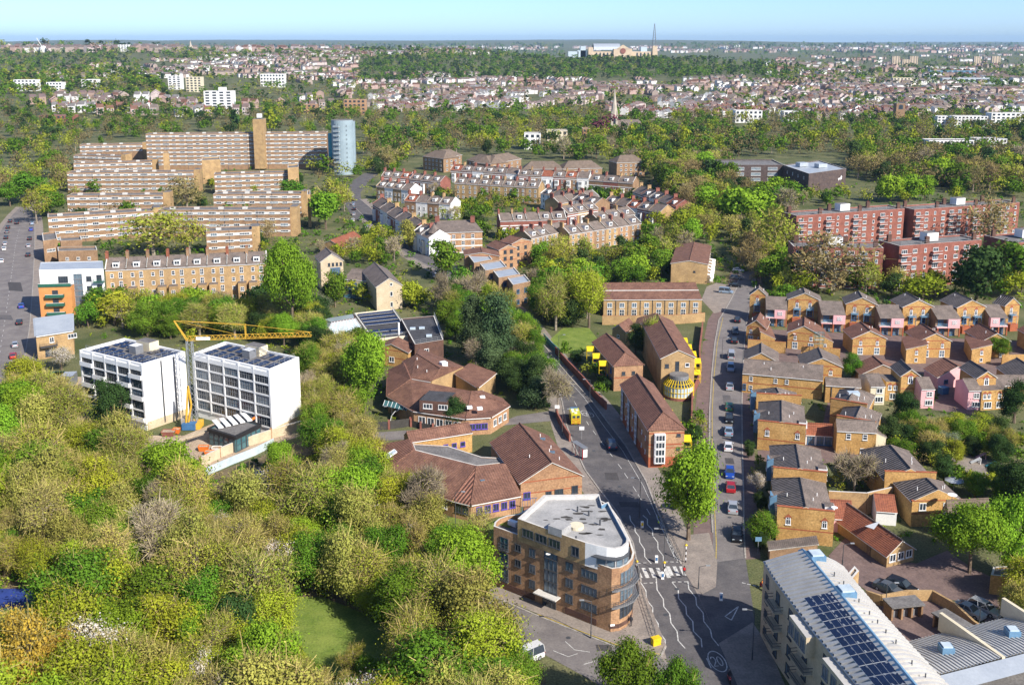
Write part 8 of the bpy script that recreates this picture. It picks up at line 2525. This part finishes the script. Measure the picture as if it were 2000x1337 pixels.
# polytunnel, allotment and green containers left of the first block
p = P(135, 795); o = thing('polytunnel', 'small clear polytunnel on the allotment', 'polytunnel', (p.x, p.y, 0))
m = MB()
for k in range(8):
 t0, t1 = math.pi * k / 8, math.pi * (k + 1) / 8
 m.poly([(p.x - 4.5, p.y - 2 * math.cos(t0), 2.3 * math.sin(t0)), (p.x + 4.5, p.y - 2 * math.cos(t0), 2.3 * math.sin(t0)), (p.x + 4.5, p.y - 2 * math.cos(t1), 2.3 * math.sin(t1)), (p.x - 4.5, p.y - 2 * math.cos(t1), 2.3 * math.sin(t1))], 'glass_white')
 for x in (-4.5, -1.5, 1.5, 4.5): m.bar((p.x + x, p.y - 2.05 * math.cos(t0), 2.35 * math.sin(t0)), (p.x + x, p.y - 2.05 * math.cos(t1), 2.35 * math.sin(t1)), .06, 'galvanised')
m.build('cover', o)
for px, lab in ((76, 'left green site container'), (103, 'right green site container'), (126, 'grey-roofed shed beside the green containers')):
 p = P(px, 750); o = thing('container', lab, 'container', (p.x, p.y, 0)); m = MB(); m.box((p.x, p.y, 1.4), (5.6, 4, 2.8), 'green_paint' if 'green site' in lab else 'grey_metal', .1, top='green_paint' if 'green site' in lab else 'roof_zinc'); m.build('shell', o)
 m = MB(); m.box((p.x, p.y - 2.05, 1.3), (2.2, .1, 2.3), 'dark_metal', .1); m.build('door', o)
for k in range(5):
 p = P(95 + k * 12, 775 - k * 3); m = MB(); m.box((p.x, p.y, .2), (7, 1.2, .4), 'soil', .2, top='grass' if k % 2 else 'soil'); o = m.build('vegetable_bed', None, base=(p.x, p.y, 0)); tag(o, '%s raised vegetable bed from the street on the allotment' % ORD[k], 'garden bed')
# garden parasol and play things on the right
p = P(1862, 958); o = thing('parasol', 'blue-grey garden parasol below the conifer', 'parasol', (p.x, p.y, 0)); m = MB(); m.bar(p, p + Vector((0, 0, 2.5)), .05, 'galvanised'); m.build('pole', o); m = MB(); m.cyl((p.x, p.y, 2.3), 1.9, .7, 'roof_zinc', 8, .05); m.build('canopy', o)
p = P(1842, 768); o = thing('recycling_bank', 'blue wheeled skip in the alley between the pink houses', 'skip', (p.x, p.y, 0)); m = MB(); m.box((p.x, p.y, .8), (2.0, 1.6, 1.6), 'blue_paint', .4); m.build('tub', o); m = MB(); m.box((p.x, p.y, 1.7), (2.1, 1.7, .2), 'steel_blue', .4); m.build('lid', o)
for px, py, mt, lab in ((1905, 905, 'render_white', 'pale play boulder at the playground'), (1935, 912, 'turquoise', 'turquoise play slide at the playground'), (1950, 925, 'blue_paint', 'blue play bench at the playground'), (1915, 895, 'render_pink', 'pink play table at the playground')):
 p = P(px, py); o = thing('play_equipment', lab, 'play equipment', (p.x, p.y, 0)); m = MB(); m.poly([(p.x - 1, p.y - .5, .2), (p.x + 1, p.y - .5, 1.3), (p.x + 1, p.y + .5, 1.3), (p.x - 1, p.y + .5, .2)], mt); m.build('top', o); m = MB(); m.bar((p.x + .9, p.y - .4, 0), (p.x + .9, p.y - .4, 1.3), .08, mt); m.bar((p.x + .9, p.y + .4, 0), (p.x + .9, p.y + .4, 1.3), .08, mt); m.build('legs', o)

# ------------------------------------------------------------------ trees that stand out
for a in (
 ('bright', 712, 806, 652, 98, 'vivid green dense tree left of the health centre'), ('green', 700, 700, 640, 52, 'darker green tree behind the vivid one'),
 ('bright', 1345, 1054, 868, 124, 'vivid lime-green plane tree between the two roads'), ('bright', 572, 660, 472, 106, 'tall bright green tree at the end of the dormer terrace'),
 ('bright', 637, 448, 375, 74, 'round bright green tree at the end of the brown slabs'), ('bright', 1893, 1118, 980, 136, 'large bright green tree left of the pair at the lower right'),
 ('bright', 1978, 1122, 978, 118, 'large bright green tree right of the pair at the lower right'), ('bright', 552, 938, 866, 62, 'bright green tree outside the site wall'),
 ('bright', 345, 990, 868, 118, 'broad bright green tree below the first white block'), ('green', 300, 1020, 930, 70, 'mid-green tree beside the broad bright one'),
 ('pine', 925, 706, 580, 66, 'left one of the tall dark pines by the road'), ('pine', 972, 712, 570, 66, 'right one of the tall dark pines by the road'), ('pine', 955, 742, 650, 62, 'lower dark pine before the tall pair'), ('dark', 1052, 778, 690, 62, 'dark evergreen on the main road verge'),
 ('bare', 1090, 808, 715, 62, 'pollarded bare tree beside the ambulance'), ('dark', 1010, 760, 700, 60, 'dark holly behind the bare pollard'),
 ('dark', 222, 836, 742, 66, 'dark evergreen in front of the first white block'), ('conifer', 886, 838, 776, 44, 'brown-green fir at the health centre door'),
 ('willow', 100, 1030, 876, 108, 'tall yellow-green willow at the left edge'), ('willow', 60, 1060, 905, 80, 'second yellow-green willow at the left edge'), ('willow', 240, 915, 800, 92, 'yellow-green willow right under the first white block'), ('willow', 1985, 1235, 1130, 70, 'yellow-green willow at the right edge'), ('willow', 800, 486, 428, 34, 'weeping willow beside the corner villa'),
 ('blossom', 537, 1020, 926, 88, 'white blossom tree below the site fence'), ('blossom', 432, 1082, 1000, 56, 'small white blossom tree in the wood'), ('blossom', 120, 722, 676, 52, 'white blossom tree by the zinc-roofed house'), ('blossom', 218, 418, 372, 46, 'white-flowering tree among the brown slabs'), ('blossom', 400, 1380, 1280, 70, 'pale blossom tree at the bottom edge'), ('blossom', 850, 1330, 1250, 90, 'pale blossom tree beside the bottom road'), ('pink', 1270, 668, 622, 36, 'pink blossom tree beside the spruce'),
 ('orange', 50, 1400, 1200, 130, 'orange-leaved tree at the bottom left'), ('orange', 110, 1380, 1230, 90, 'smaller orange-leaved tree at the bottom left'), ('bright', 235, 1310, 1180, 110, 'bright green tree above the orange one'), ('bright', 520, 1390, 1225, 120, 'fresh green bush-like tree at the bottom centre'), ('green', 300, 1240, 1110, 130, 'soft green round tree in the lower wood'), ('green', 170, 1050, 960, 90, 'green tree behind the willows'), ('lime', 165, 1190, 1050, 90, 'tall yellow-green tree in the lower left wood'), ('lime', 330, 1420, 1280, 150, 'lime-green tree along the bottom edge'),
 ('green', 1225, 1420, 1255, 110, 'green tree at the bottom edge beside the junction'), ('green', 1320, 1440, 1290, 90, 'small green tree right of it at the bottom edge'), ('bare', 822, 1040, 905, 88, 'bare upright tree on the clinic lawn'), ('bare', 850, 1000, 925, 60, 'second bare tree on the clinic lawn'),
 ('green', 985, 1290, 1210, 70, 'ivy-green tree beside the bottom road'), ('tan', 930, 1120, 1000, 80, 'budding tree left of the corner block'),
 ('conifer', 1241, 692, 632, 36, 'blue-grey spruce among the maroon roofs'), ('birch', 1277, 700, 618, 40, 'silver birch beside the spruce'), ('lime', 1150, 640, 525, 72, 'yellow-green tree at the pocket park'), ('olive', 1085, 645, 540, 78, 'olive tree at the pocket park'), ('dark', 1120, 620, 540, 50, 'dark tree behind the pocket park'),
 ('green', 870, 545, 468, 66, 'green tree on the bend of the main road'), ('bare', 770, 510, 455, 50, 'bare spreading tree at the road bend'), ('bare', 920, 610, 530, 74, 'bare broad tree above the pines'), ('bare', 865, 616, 535, 40, 'slim bare tree above the pines'), ('green', 655, 600, 530, 44, 'green tree in front of the cream gables'), ('silver', 625, 615, 575, 46, 'grey-green bush below the cream gables'),
 ('olive', 300, 498, 413, 130, 'broad olive tree covering the lower brown slabs'), ('olive', 370, 496, 425, 80, 'second olive tree covering the lower brown slabs'), ('brown', 365, 412, 345, 95, 'brown budding tree in front of the middle brown slabs'), ('olive', 640, 420, 345, 70, 'olive tree above the round bright one'), ('green', 566, 392, 352, 44, 'green round bush before the right brown slab'),
 ('brown', 1625, 575, 450, 150, 'large brown budding tree before the shaded red block'), ('olive', 1690, 572, 510, 70, 'yellow-olive tree beside the large brown one'), ('lime', 1800, 592, 535, 70, 'round lime tree behind the yellow gables'), ('dark', 1905, 592, 480, 100, 'grey-green evergreen between the red blocks'), ('green', 1980, 560, 475, 90, 'dense green tree at the right edge'), ('brown', 1930, 480, 385, 100, 'brown budding tree before the back right red block'), ('olive', 1500, 520, 405, 110, 'olive tree left of the red blocks'), ('bright', 1450, 450, 368, 90, 'bright green tree left of the red blocks'), ('green', 1530, 600, 555, 60, 'dark green shrub tree at the estate corner'),
 ('bare', 1668, 962, 880, 88, 'bare courtyard tree among the slate roofs'), ('conifer', 1980, 826, 742, 56, 'tall dark conifer at the garden edge'), ('dark', 1990, 1000, 890, 90, 'dark yew at the right edge'), ('green', 1488, 1060, 1000, 58, 'leafy green street tree by the parapet house'), ('blossom', 1478, 968, 920, 32, 'white-flowering shrub beside the street'), ('green', 1950, 700, 658, 40, 'round green tree before the fifth middle-row house'), ('green', 1663, 740, 690, 34, 'bushy green tree beside the brown roof'), ('dark', 1765, 835, 768, 60, 'dark leafy tree below the cream house'),
 ('copper', 1178, 268, 222, 52, 'dark red copper beech beside the church spire'), ('poplar', 1336, 300, 236, 20, 'slim poplar in the wood'), ('poplar', 1232, 285, 236, 22, 'slim pale poplar near the spire'), ('conifer', 460, 262, 212, 26, 'dark fir behind the tallest slab'), ('poplar', 530, 262, 205, 26, 'pale poplar behind the lift tower'),
 ('bright', 1740, 396, 342, 44, 'left yellow-green tree in the school yard'), ('bright', 1775, 394, 340, 46, 'middle yellow-green tree in the school yard'), ('bright', 1806, 390, 342, 36, 'right yellow-green tree in the school yard')):
 T(*a[:5], a[5])

# ------------------------------------------------------------------ woods and gardens
TN = {'bright': 'vivid green', 'green': 'mid-green', 'lime': 'yellow-green', 'olive': 'olive budding', 'tan': 'tan budding', 'brown': 'brown budding', 'bare': 'bare grey', 'willow': 'willow-like', 'dark': 'dark evergreen', 'pine': 'dark pine', 'conifer': 'dark fir', 'birch': 'birch', 'blossom': 'white-blossoming', 'silver': 'grey-green', 'poplar': 'slim poplar', 'copper': 'copper-leaved'}
TR = random.Random(23)
ROADB = [(r, min(p[0] for p in r), max(p[0] for p in r), min(p[1] for p in r), max(p[1] for p in r)) for r in ROADS]
def on_road(x, y):
 for r, a, b, c, d in ROADB:
  if a < x < b and c < y < d and inside(x, y, r): return True
 return False
def pick(wts):
 t = TR.random() * sum(w for k, w in wts)
 for k, w in wts:
  t -= w
  if t <= 0: return k
 return wts[-1][0]
POOL = []; CELL = {}
def near_trees(x, y):
 while len(CELL.setdefault('n', [])) < len(TREES):
  t = TREES[len(CELL['n'])]; CELL['n'].append(1); CELL.setdefault((int(t[0] // 10), int(t[1] // 10)), []).append(t)
 i, j = int(x // 10), int(y // 10)
 return [t for a in (-1, 0, 1) for b in (-1, 0, 1) for t in CELL.get((i + a, j + b), ())]
def wood(poly, n, kinds, hr, where, sep=.62, ratio=(.36, .52)):
 xs = [p[0] for p in poly]; ys_ = [p[1] for p in poly]
 W4 = [P(*p) for p in poly]
 k = 0; t = 0
 x0, x1 = min(p.x for p in W4), max(p.x for p in W4); y0, y1 = min(p.y for p in W4), max(p.y for p in W4)
 wp = [xy(p) for p in W4]
 while k < n and t < n * 25:
  t += 1
  if TR.random() < .35:
   x, y = TR.uniform(x0, x1), TR.uniform(y0, y1)
   if not inside(x, y, wp): continue
  else:
   a, b = TR.uniform(min(xs), max(xs)), TR.uniform(min(ys_), max(ys_))
   if not inside(a, b, poly): continue
   x, y, _ = P(a, b)
  h = TR.uniform(*hr); q = proj((x, y, 0))
  if 470 < q[0] < 800 and 1285 < q[1] < 1430 or 250 < q[0] < 640 and 900 < q[1] < 1030 or q[0] < 130 and 1200 < q[1] < 1330: h *= .48
  r = h * TR.uniform(*ratio)
  if blocked(x, y, 1.2) or on_road(x, y): continue
  if any(abs(a - x) < 9 and abs(b - y) < 9 and math.hypot(a - x, b - y) < sep * (r + c) * .8 for a, b, c in near_trees(x, y)): continue
  kd = pick(kinds)
  POOL.append((kd, x, y, h, r, where)); TREES.append((x, y, r))
  k += 1
MIX = (('olive', 26), ('tan', 16), ('bare', 3), ('green', 12), ('lime', 23), ('bright', 10), ('willow', 10), ('dark', 2), ('blossom', 2))
GDN = (('green', 30), ('olive', 20), ('lime', 14), ('dark', 12), ('bright', 10), ('tan', 8), ('silver', 4), ('bare', 4))
BELT = (('brown', 34), ('olive', 13), ('tan', 4), ('green', 28), ('lime', 3), ('bright', 6), ('dark', 9), ('bare', 3))
wood([(-60, 770), (60, 775), (150, 860), (270, 935), (400, 1000), (470, 1010), (600, 960), (660, 910), (760, 960), (850, 1040), (880, 1120), (900, 1180), (930, 1250), (1040, 1350), (1000, 1500), (-300, 1480), (-200, 1100)], 340, MIX, (6, 14), 'in the lower-left woodland', .50, (.36, .50))
wood([(150, 640), (200, 606), (420, 606), (540, 600), (620, 625), (640, 690), (600, 720), (590, 690), (430, 655), (370, 675), (240, 650)], 80, GDN, (5, 11), 'between the dormer terrace and the white blocks')
wood([(592, 715), (640, 690), (690, 730), (690, 820), (720, 860), (640, 880), (600, 850)], 26, MIX, (7, 12), 'between the right white block and the vivid tree')
wood([(600, 880), (720, 870), (740, 930), (860, 990), (880, 1010), (800, 1010), (700, 960), (620, 940)], 22, (('olive', 3), ('lime', 3), ('tan', 2), ('green', 2)), (6, 10), 'in front of the clinic wing')
wood([(880, 700), (1000, 640), (1040, 690), (1080, 790), (1040, 810), (990, 760), (900, 705)], 14, (('dark', 2), ('pine', 2), ('green', 4), ('bare', 2), ('olive', 2)), (6, 10), 'between the clinic and the main road')
wood([(800, 600), (890, 570), (980, 640), (900, 690), (860, 640)], 26, GDN, (6, 11), 'by the solar roofs')
wood([(1036, 560), (1060, 510), (1300, 490), (1310, 545), (1180, 575), (1160, 640), (1060, 645)], 80, GDN, (6, 13), 'behind the maroon crescent')
wood([(1252, 470), (1300, 430), (1440, 420), (1440, 470), (1320, 500)], 44, GDN, (6, 14), 'above the hillside terrace')
wood([(830, 385), (900, 375), (1080, 380), (1120, 405), (960, 425), (960, 470), (850, 430)], 90, GDN, (4, 9), 'in the gardens of the Victorian terraces')
wood([(950, 470), (980, 440), (1030, 470), (1000, 490)], 5, (('lime', 1), ('green', 1)), (7, 10), 'beside the red-and-white row')
wood([(1060, 380), (1250, 380), (1320, 430), (1260, 430), (1180, 400)], 36, GDN, (4, 9), 'between the eastern terraces')
wood([(700, 480), (760, 455), (820, 480), (840, 500), (780, 500)], 16, GDN, (5, 9), 'on the verge by the corner villa')
wood([(600, 500), (690, 470), (720, 470), (760, 520), (700, 520), (640, 500)], 30, GDN, (5, 9), 'around the tennis court')
wood([(690, 590), (640, 600), (640, 560), (700, 575), (800, 580), (850, 600), (800, 615)], 22, GDN, (4, 8), 'below the cream flats')
wood([(960, 585), (1000, 640), (1050, 680), (1060, 700), (1030, 700), (960, 640), (900, 590)], 14, GDN, (6, 11), 'along the left verge of the main road')
wood([(1090, 700), (1180, 790), (1190, 735), (1140, 690)], 8, (('green', 2), ('dark', 2), ('silver', 1)), (3, 6), 'behind the main road garden wall')
wood([(-30, 450), (0, 300), (130, 270), (150, 330), (120, 410), (80, 440), (0, 420)], 44, (('brown', 5), ('olive', 5), ('green', 2), ('lime', 1)), (12, 18), 'along the top of the left street')
wood([(100, 430), (400, 400), (600, 400), (610, 470), (500, 500), (220, 500), (200, 470)], 50, BELT, (5, 11), 'between the lower brown slabs')
wood([(130, 360), (600, 350), (600, 398), (130, 400)], 30, BELT, (5, 10), 'between the middle brown slabs')
wood([(600, 330), (690, 335), (690, 390), (670, 430), (620, 440), (605, 360)], 12, (('olive', 3), ('tan', 2), ('green', 2)), (9, 14), 'beside the round-ended tower')
wood([(-30, 300), (-30, 215), (700, 215), (700, 262), (280, 275), (140, 300)], 420, BELT, (9, 15), 'in the belt behind the brown slabs')
wood([(690, 335), (700, 262), (1000, 258), (1400, 268), (1420, 335), (1330, 400), (1265, 345), (1190, 322), (1010, 310), (900, 300), (815, 312), (775, 338)], 330, BELT, (11, 18), 'in the wood above the brown-roofed flats')
wood([(1300, 330), (1420, 330), (1425, 390), (1540, 400), (1540, 430), (1450, 440), (1330, 420)], 90, BELT, (9, 16), 'left of the red blocks')
wood([(1440, 520), (1450, 440), (1545, 430), (1545, 560), (1490, 565)], 22, BELT, (10, 15), 'beside the upper turning')
wood([(1400, 310), (1660, 310), (1670, 345), (1850, 365), (2010, 380), (2010, 268), (1400, 268)], 340, BELT, (10, 18), 'in the wood behind the red blocks')
wood([(1655, 300), (2010, 300), (2010, 388), (1850, 374), (1670, 352)], 120, BELT, (9, 16), 'right of the timber school')
wood([(1270, 345), (1330, 300), (1425, 300), (1425, 400), (1320, 405)], 60, BELT, (9, 16), 'left of the timber school')
wood([(1400, 376), (1500, 380), (1580, 392), (1660, 388), (1650, 402), (1440, 414)], 34, BELT, (6, 11), 'in front of the timber school')
wood([(690, 360), (690, 330), (780, 335), (740, 345)], 10, GDN, (6, 11), 'at the head of the shaded street')
wood([(1670, 400), (1700, 360), (1990, 380), (1990, 392), (1760, 402)], 16, GDN, (8, 12), 'around the school yard')
wood([(1500, 575), (1550, 560), (2010, 575), (2010, 588), (1900, 580), (1600, 575)], 22, GDN, (6, 10), 'behind the yellow gables')
wood([(700, 262), (700, 235), (1400, 230), (2010, 235), (2010, 268), (1400, 268), (1000, 258)], 430, BELT, (10, 16), 'in the far belt below the terraced streets')
wood([(1735, 862), (1790, 850), (1900, 862), (2010, 872), (2010, 908), (1900, 902), (1840, 926), (1760, 905), (1725, 880)], 50, GDN, (4, 7), 'in the right-hand gardens')
wood([(1830, 935), (1900, 925), (2010, 950), (2010, 1000), (1900, 975)], 14, (('dark', 2), ('green', 3), ('lime', 1), ('silver', 1)), (3, 6), 'below the playground')
wood([(1940, 1180), (2010, 1150), (2010, 1260), (1960, 1230)], 7, (('olive', 1), ('lime', 1), ('willow', 1)), (5, 9), 'at the right edge beside the silver cars')
wood([(1460, 880), (1480, 880), (1500, 1080), (1478, 1080)], 7, (('green', 2), ('dark', 2), ('silver', 1)), (2.5, 4.5), 'in the front gardens of the street')
wood([(1340, 800), (1372, 790), (1376, 860), (1350, 870)], 6, (('green', 2), ('silver', 2), ('dark', 1)), (3.5, 6), 'in the garden of the long brick block')
wood([(1330, 880), (1378, 880), (1395, 1040), (1340, 1030), (1300, 960)], 5, (('green', 1), ('dark', 1)), (2, 4), 'in the strip beside the plane tree')
wood([(1460, 1240), (1490, 1215), (1570, 1340), (1500, 1380)], 10, (('dark', 2), ('green', 2)), (2, 4), 'in the bed below the curved block')
wood([(1540, 870), (1600, 880), (1640, 960), (1700, 930), (1690, 1000), (1620, 990)], 6, (('green', 1), ('silver', 1)), (2.5, 4), 'in the slate-roofed court')

wood([(1000, 1330), (970, 1275), (920, 1240), (860, 1200), (830, 1240), (900, 1330), (960, 1400)], 16, MIX, (6, 10), 'beside the bottom road', .5)
# the largest in view of each kind become trees of their own, the rest one mass
POOL.sort(key=lambda t: -t[3] * t[4] / (t[1] ** 2 + t[2] ** 2))
NC = {}; REST = []; IND = []
for t in POOL:
 nm = TNAME.get(t[0], 'leafy_tree')
 if NC.get(nm, 0) < 270: NC[nm] = NC.get(nm, 0) + 1; IND.append(t)
 else: REST.append(t[:5])
LMK = [(40, 1190, 'near the blue sports court'), (60, 1340, 'around the orange-leaved trees'), (230, 1330, 'behind the bottom-left edge'), (420, 1340, 'at the bottom edge left of the clearing'), (600, 1250, 'around the grassy clearing'), (700, 1340, 'at the bottom edge below the clearing'), (860, 1330, 'at the bottom edge near the side road'), (880, 1180, 'above the side road'), (820, 1080, 'below the clinic lawn'), (700, 1080, 'right of the wood path'), (560, 1060, 'below the white blossom tree'), (430, 1090, 'around the small white blossom tree'), (300, 1130, 'around the soft green round tree'), (170, 1120, 'around the tall yellow-green tree'), (60, 1020, 'around the willows'), (40, 850, 'below the allotment'), (230, 920, 'below the first white block'), (400, 1000, 'below the building site'), (640, 960, 'left of the clinic wing')]
GR = {}
for t in IND:
 q = proj((t[1], t[2], 0)); wh_ = t[5]
 if 'lower-left' in wh_: wh_ = min(LMK, key=lambda l: (l[0] - q[0]) ** 2 + (l[1] - q[1]) ** 2)[2]
 sz = 'tall ' if t[3] > 11.5 else ('small ' if t[3] < 7 else '')
 GR.setdefault((sz, t[0], wh_), []).append((q[0], t))
for (sz, kd, wh_), L_ in GR.items():
 L_.sort(key=lambda v: v[0])
 for i, (qx, (k_, x, y, h, r, w_)) in enumerate(L_):
  n = len(L_)
  pos = '' if n == 1 or n > 8 else (', leftmost' if i == 0 else (', rightmost' if i == n - 1 else ', %s from left' % ORD[i]))
  tree(kd, x, y, h, r, '%s%s tree %s%s' % (sz, TN[kd], wh_, pos), '%s%s trees %s' % (sz, TN[kd], wh_) if n > 1 else None, z=tz(x, y))

# ------------------------------------------------------------------ far woods, too many to count
def far_trees(name, label, zones, rest=(), seed=4):
 rg = np.random.default_rng(seed)
 kinds = ['green', 'olive', 'brown', 'dark', 'lime']
 tmpl = {}
 Q = []; MI_ = []
 def put(ki, v, lod, x, y, z, s, r):
  if (ki, v, lod) not in tmpl:
   me = tree_mesh(kinds[ki], v, lod)[1]
   co = np.zeros(len(me.vertices) * 3, dtype=np.float32); me.vertices.foreach_get('co', co)
   tmpl[(ki, v, lod)] = co.reshape(-1, 4, 3)
  q = tmpl[(ki, v, lod)]; a = rg.uniform(0, 6.28); c_, s_ = math.cos(a), math.sin(a)
  o = np.empty_like(q); o[..., 0] = (q[..., 0] * c_ - q[..., 1] * s_) * r + x; o[..., 1] = (q[..., 0] * s_ + q[..., 1] * c_) * r + y; o[..., 2] = q[..., 2] * s + z
  Q.append(o); MI_.append(np.full(len(q), ki))
 for kd, x, y, h, r in rest:
  put(kinds.index({'bright': 'lime', 'bare': 'brown', 'tan': 'brown', 'blossom': 'lime', 'willow': 'lime', 'silver': 'olive'}.get(kd, kd)) if kd not in ('pine', 'conifer') else 3, int(rg.integers(3)), 2 if y < 1300 else 3, x, y, tz(x, y), h / 10.2, r / 4.3)
 for poly, n, wt, hr in zones:
  xs = [p[0] for p in poly]; ys_ = [p[1] for p in poly]
  k = t = 0
  while k < n and t < n * 8:
   t += 1
   px, py = rg.uniform(min(xs), max(xs)), rg.uniform(min(ys_), max(ys_))
   if not inside(px, py, poly): continue
   p = PT(px, py)
   if p is None or (1100 < px < 1290 and py < 115): continue
   if p.y < 1150 and (hr[1] > 5 or blocked(p.x, p.y, .6) or on_road(p.x, p.y)): continue
   cs = 9 if hr[1] > 5 else 2.2
   key = (int(p.x // cs), int(p.y // cs), cs)
   if key in OCC or key[:2] in OCC and cs > 5: continue
   OCC.add(key); k += 1
   ki = int(rg.choice(5, p=np.array(wt) / sum(wt))); v = int(rg.integers(3))
   h = rg.uniform(*hr); put(ki, v, 3, p.x, p.y, p.z - 1, h / 10, h / 10 * rg.uniform(1.0, 1.5))
 me = quadmesh(name, np.concatenate(Q), ['leaf_green', 'leaf_olive', 'leaf_brown', 'leaf_dark', 'leaf_lime'], np.concatenate(MI_))
 o = bpy.data.objects.new(name, me); COL.objects.link(o); o['kind'] = 'stuff'; o['label'] = label; o['category'] = 'vegetation'
GW = (5, 3, 1.5, 3, .6); SW = (3, 3, 3, 2, .5)
far_trees('distant_woods', 'distant woods and garden trees of the suburb and the palace hill', [
 ([(690, 165), (720, 108), (900, 100), (1120, 112), (1290, 112), (1500, 118), (1620, 148), (1100, 158), (860, 160)], 1700, (6, 1.5, .3, 5, 0), (10, 17)),
 ([(0, 185), (0, 112), (250, 112), (300, 150), (330, 185)], 650, GW, (12, 18)),
 ([(0, 235), (0, 180), (700, 165), (700, 232)], 330, SW, (10, 16)),
 ([(300, 155), (330, 112), (700, 106), (700, 170)], 330, GW, (9, 15)),
 ([(690, 235), (700, 165), (1500, 158), (2000, 175), (2000, 238)], 900, SW, (8, 15)),
 ([(1490, 170), (1480, 106), (2000, 104), (2000, 172)], 850, GW, (10, 18)),
 ([(0, 116), (0, 98), (760, 98), (760, 110)], 450, GW, (12, 20)), ([(240, 122), (420, 108), (1100, 98), (1110, 112), (700, 116)], 700, GW, (9, 15)), ([(1080, 135), (1100, 113), (1300, 113), (1330, 135)], 260, GW, (7, 11)),
 ([(700, 106), (700, 96), (2000, 92), (2000, 108)], 700, GW, (14, 24)),
 ([(0, 99), (0, 90), (2000, 86), (2000, 95)], 900, GW, (22, 40))], REST)

far_trees('undergrowth', 'low bushes and brambles filling gardens and the woodland floor', [
 ([(-40, 790), (200, 880), (400, 930), (620, 880), (860, 1020), (1000, 1230), (1060, 1337), (-40, 1337)], 1300, (4, 5, 3, 2, 2), (1.2, 3)),
 ([(1460, 740), (2000, 740), (2000, 1060), (1480, 1060)], 420, (6, 2, 1, 3, 2), (.7, 2)),
 ([(150, 500), (700, 480), (900, 600), (1050, 700), (1080, 800), (700, 840), (600, 740), (150, 660)], 900, (5, 3, 2, 2, 2), (1, 2.6)),
 ([(700, 340), (1320, 360), (1440, 480), (1400, 560), (1050, 560), (760, 440)], 800, (5, 3, 2, 2, 2), (1, 2.8)),
 ([(1100, 640), (1380, 620), (1380, 1000), (1330, 900), (1180, 720)], 160, (6, 2, 1, 2, 2), (.6, 1.6)),
 ([(100, 300), (700, 300), (720, 480), (560, 500), (100, 500)], 700, (5, 2, 3, 2, 1), (1.5, 4)), ([(640, 330), (1440, 330), (1440, 560), (700, 560)], 1100, (5, 2, 2, 2, 1), (1.5, 4.4)), ([(1400, 330), (2000, 330), (2000, 600), (1440, 600)], 800, (5, 2, 3, 2, 1), (1.5, 4))], seed=9)

# ------------------------------------------------------------------ air
hz = MB()
X0, X1, Y0, Y1, Z0, Z1 = -21000, 21000, -400, 26500, -6, 175
v8 = [(X0, Y0), (X1, Y0), (X1, Y1), (X0, Y1)]
hz.names.append('haze'); MATS['haze'] = bpy.data.materials.new('haze')
hm_ = MATS['haze']; hm_.use_nodes = True; hn = hm_.node_tree.nodes; hn.remove(hn['Principled BSDF'])
pv = hn.new('ShaderNodeVolumePrincipled'); pv.inputs['Color'].default_value = (.45, .70, 1.0, 1); pv.inputs['Density'].default_value = 3.3e-5; pv.inputs['Anisotropy'].default_value = 0.0
hm_.node_tree.links.new(pv.outputs[0], hn['Material Output'].inputs['Volume'])
hz.prism(v8, Z0, Z1, 'haze', bottom=True)
o = hz.build('haze'); o['kind'] = 'stuff'; o['label'] = 'pale blue haze over the whole view'; o['category'] = 'haze'
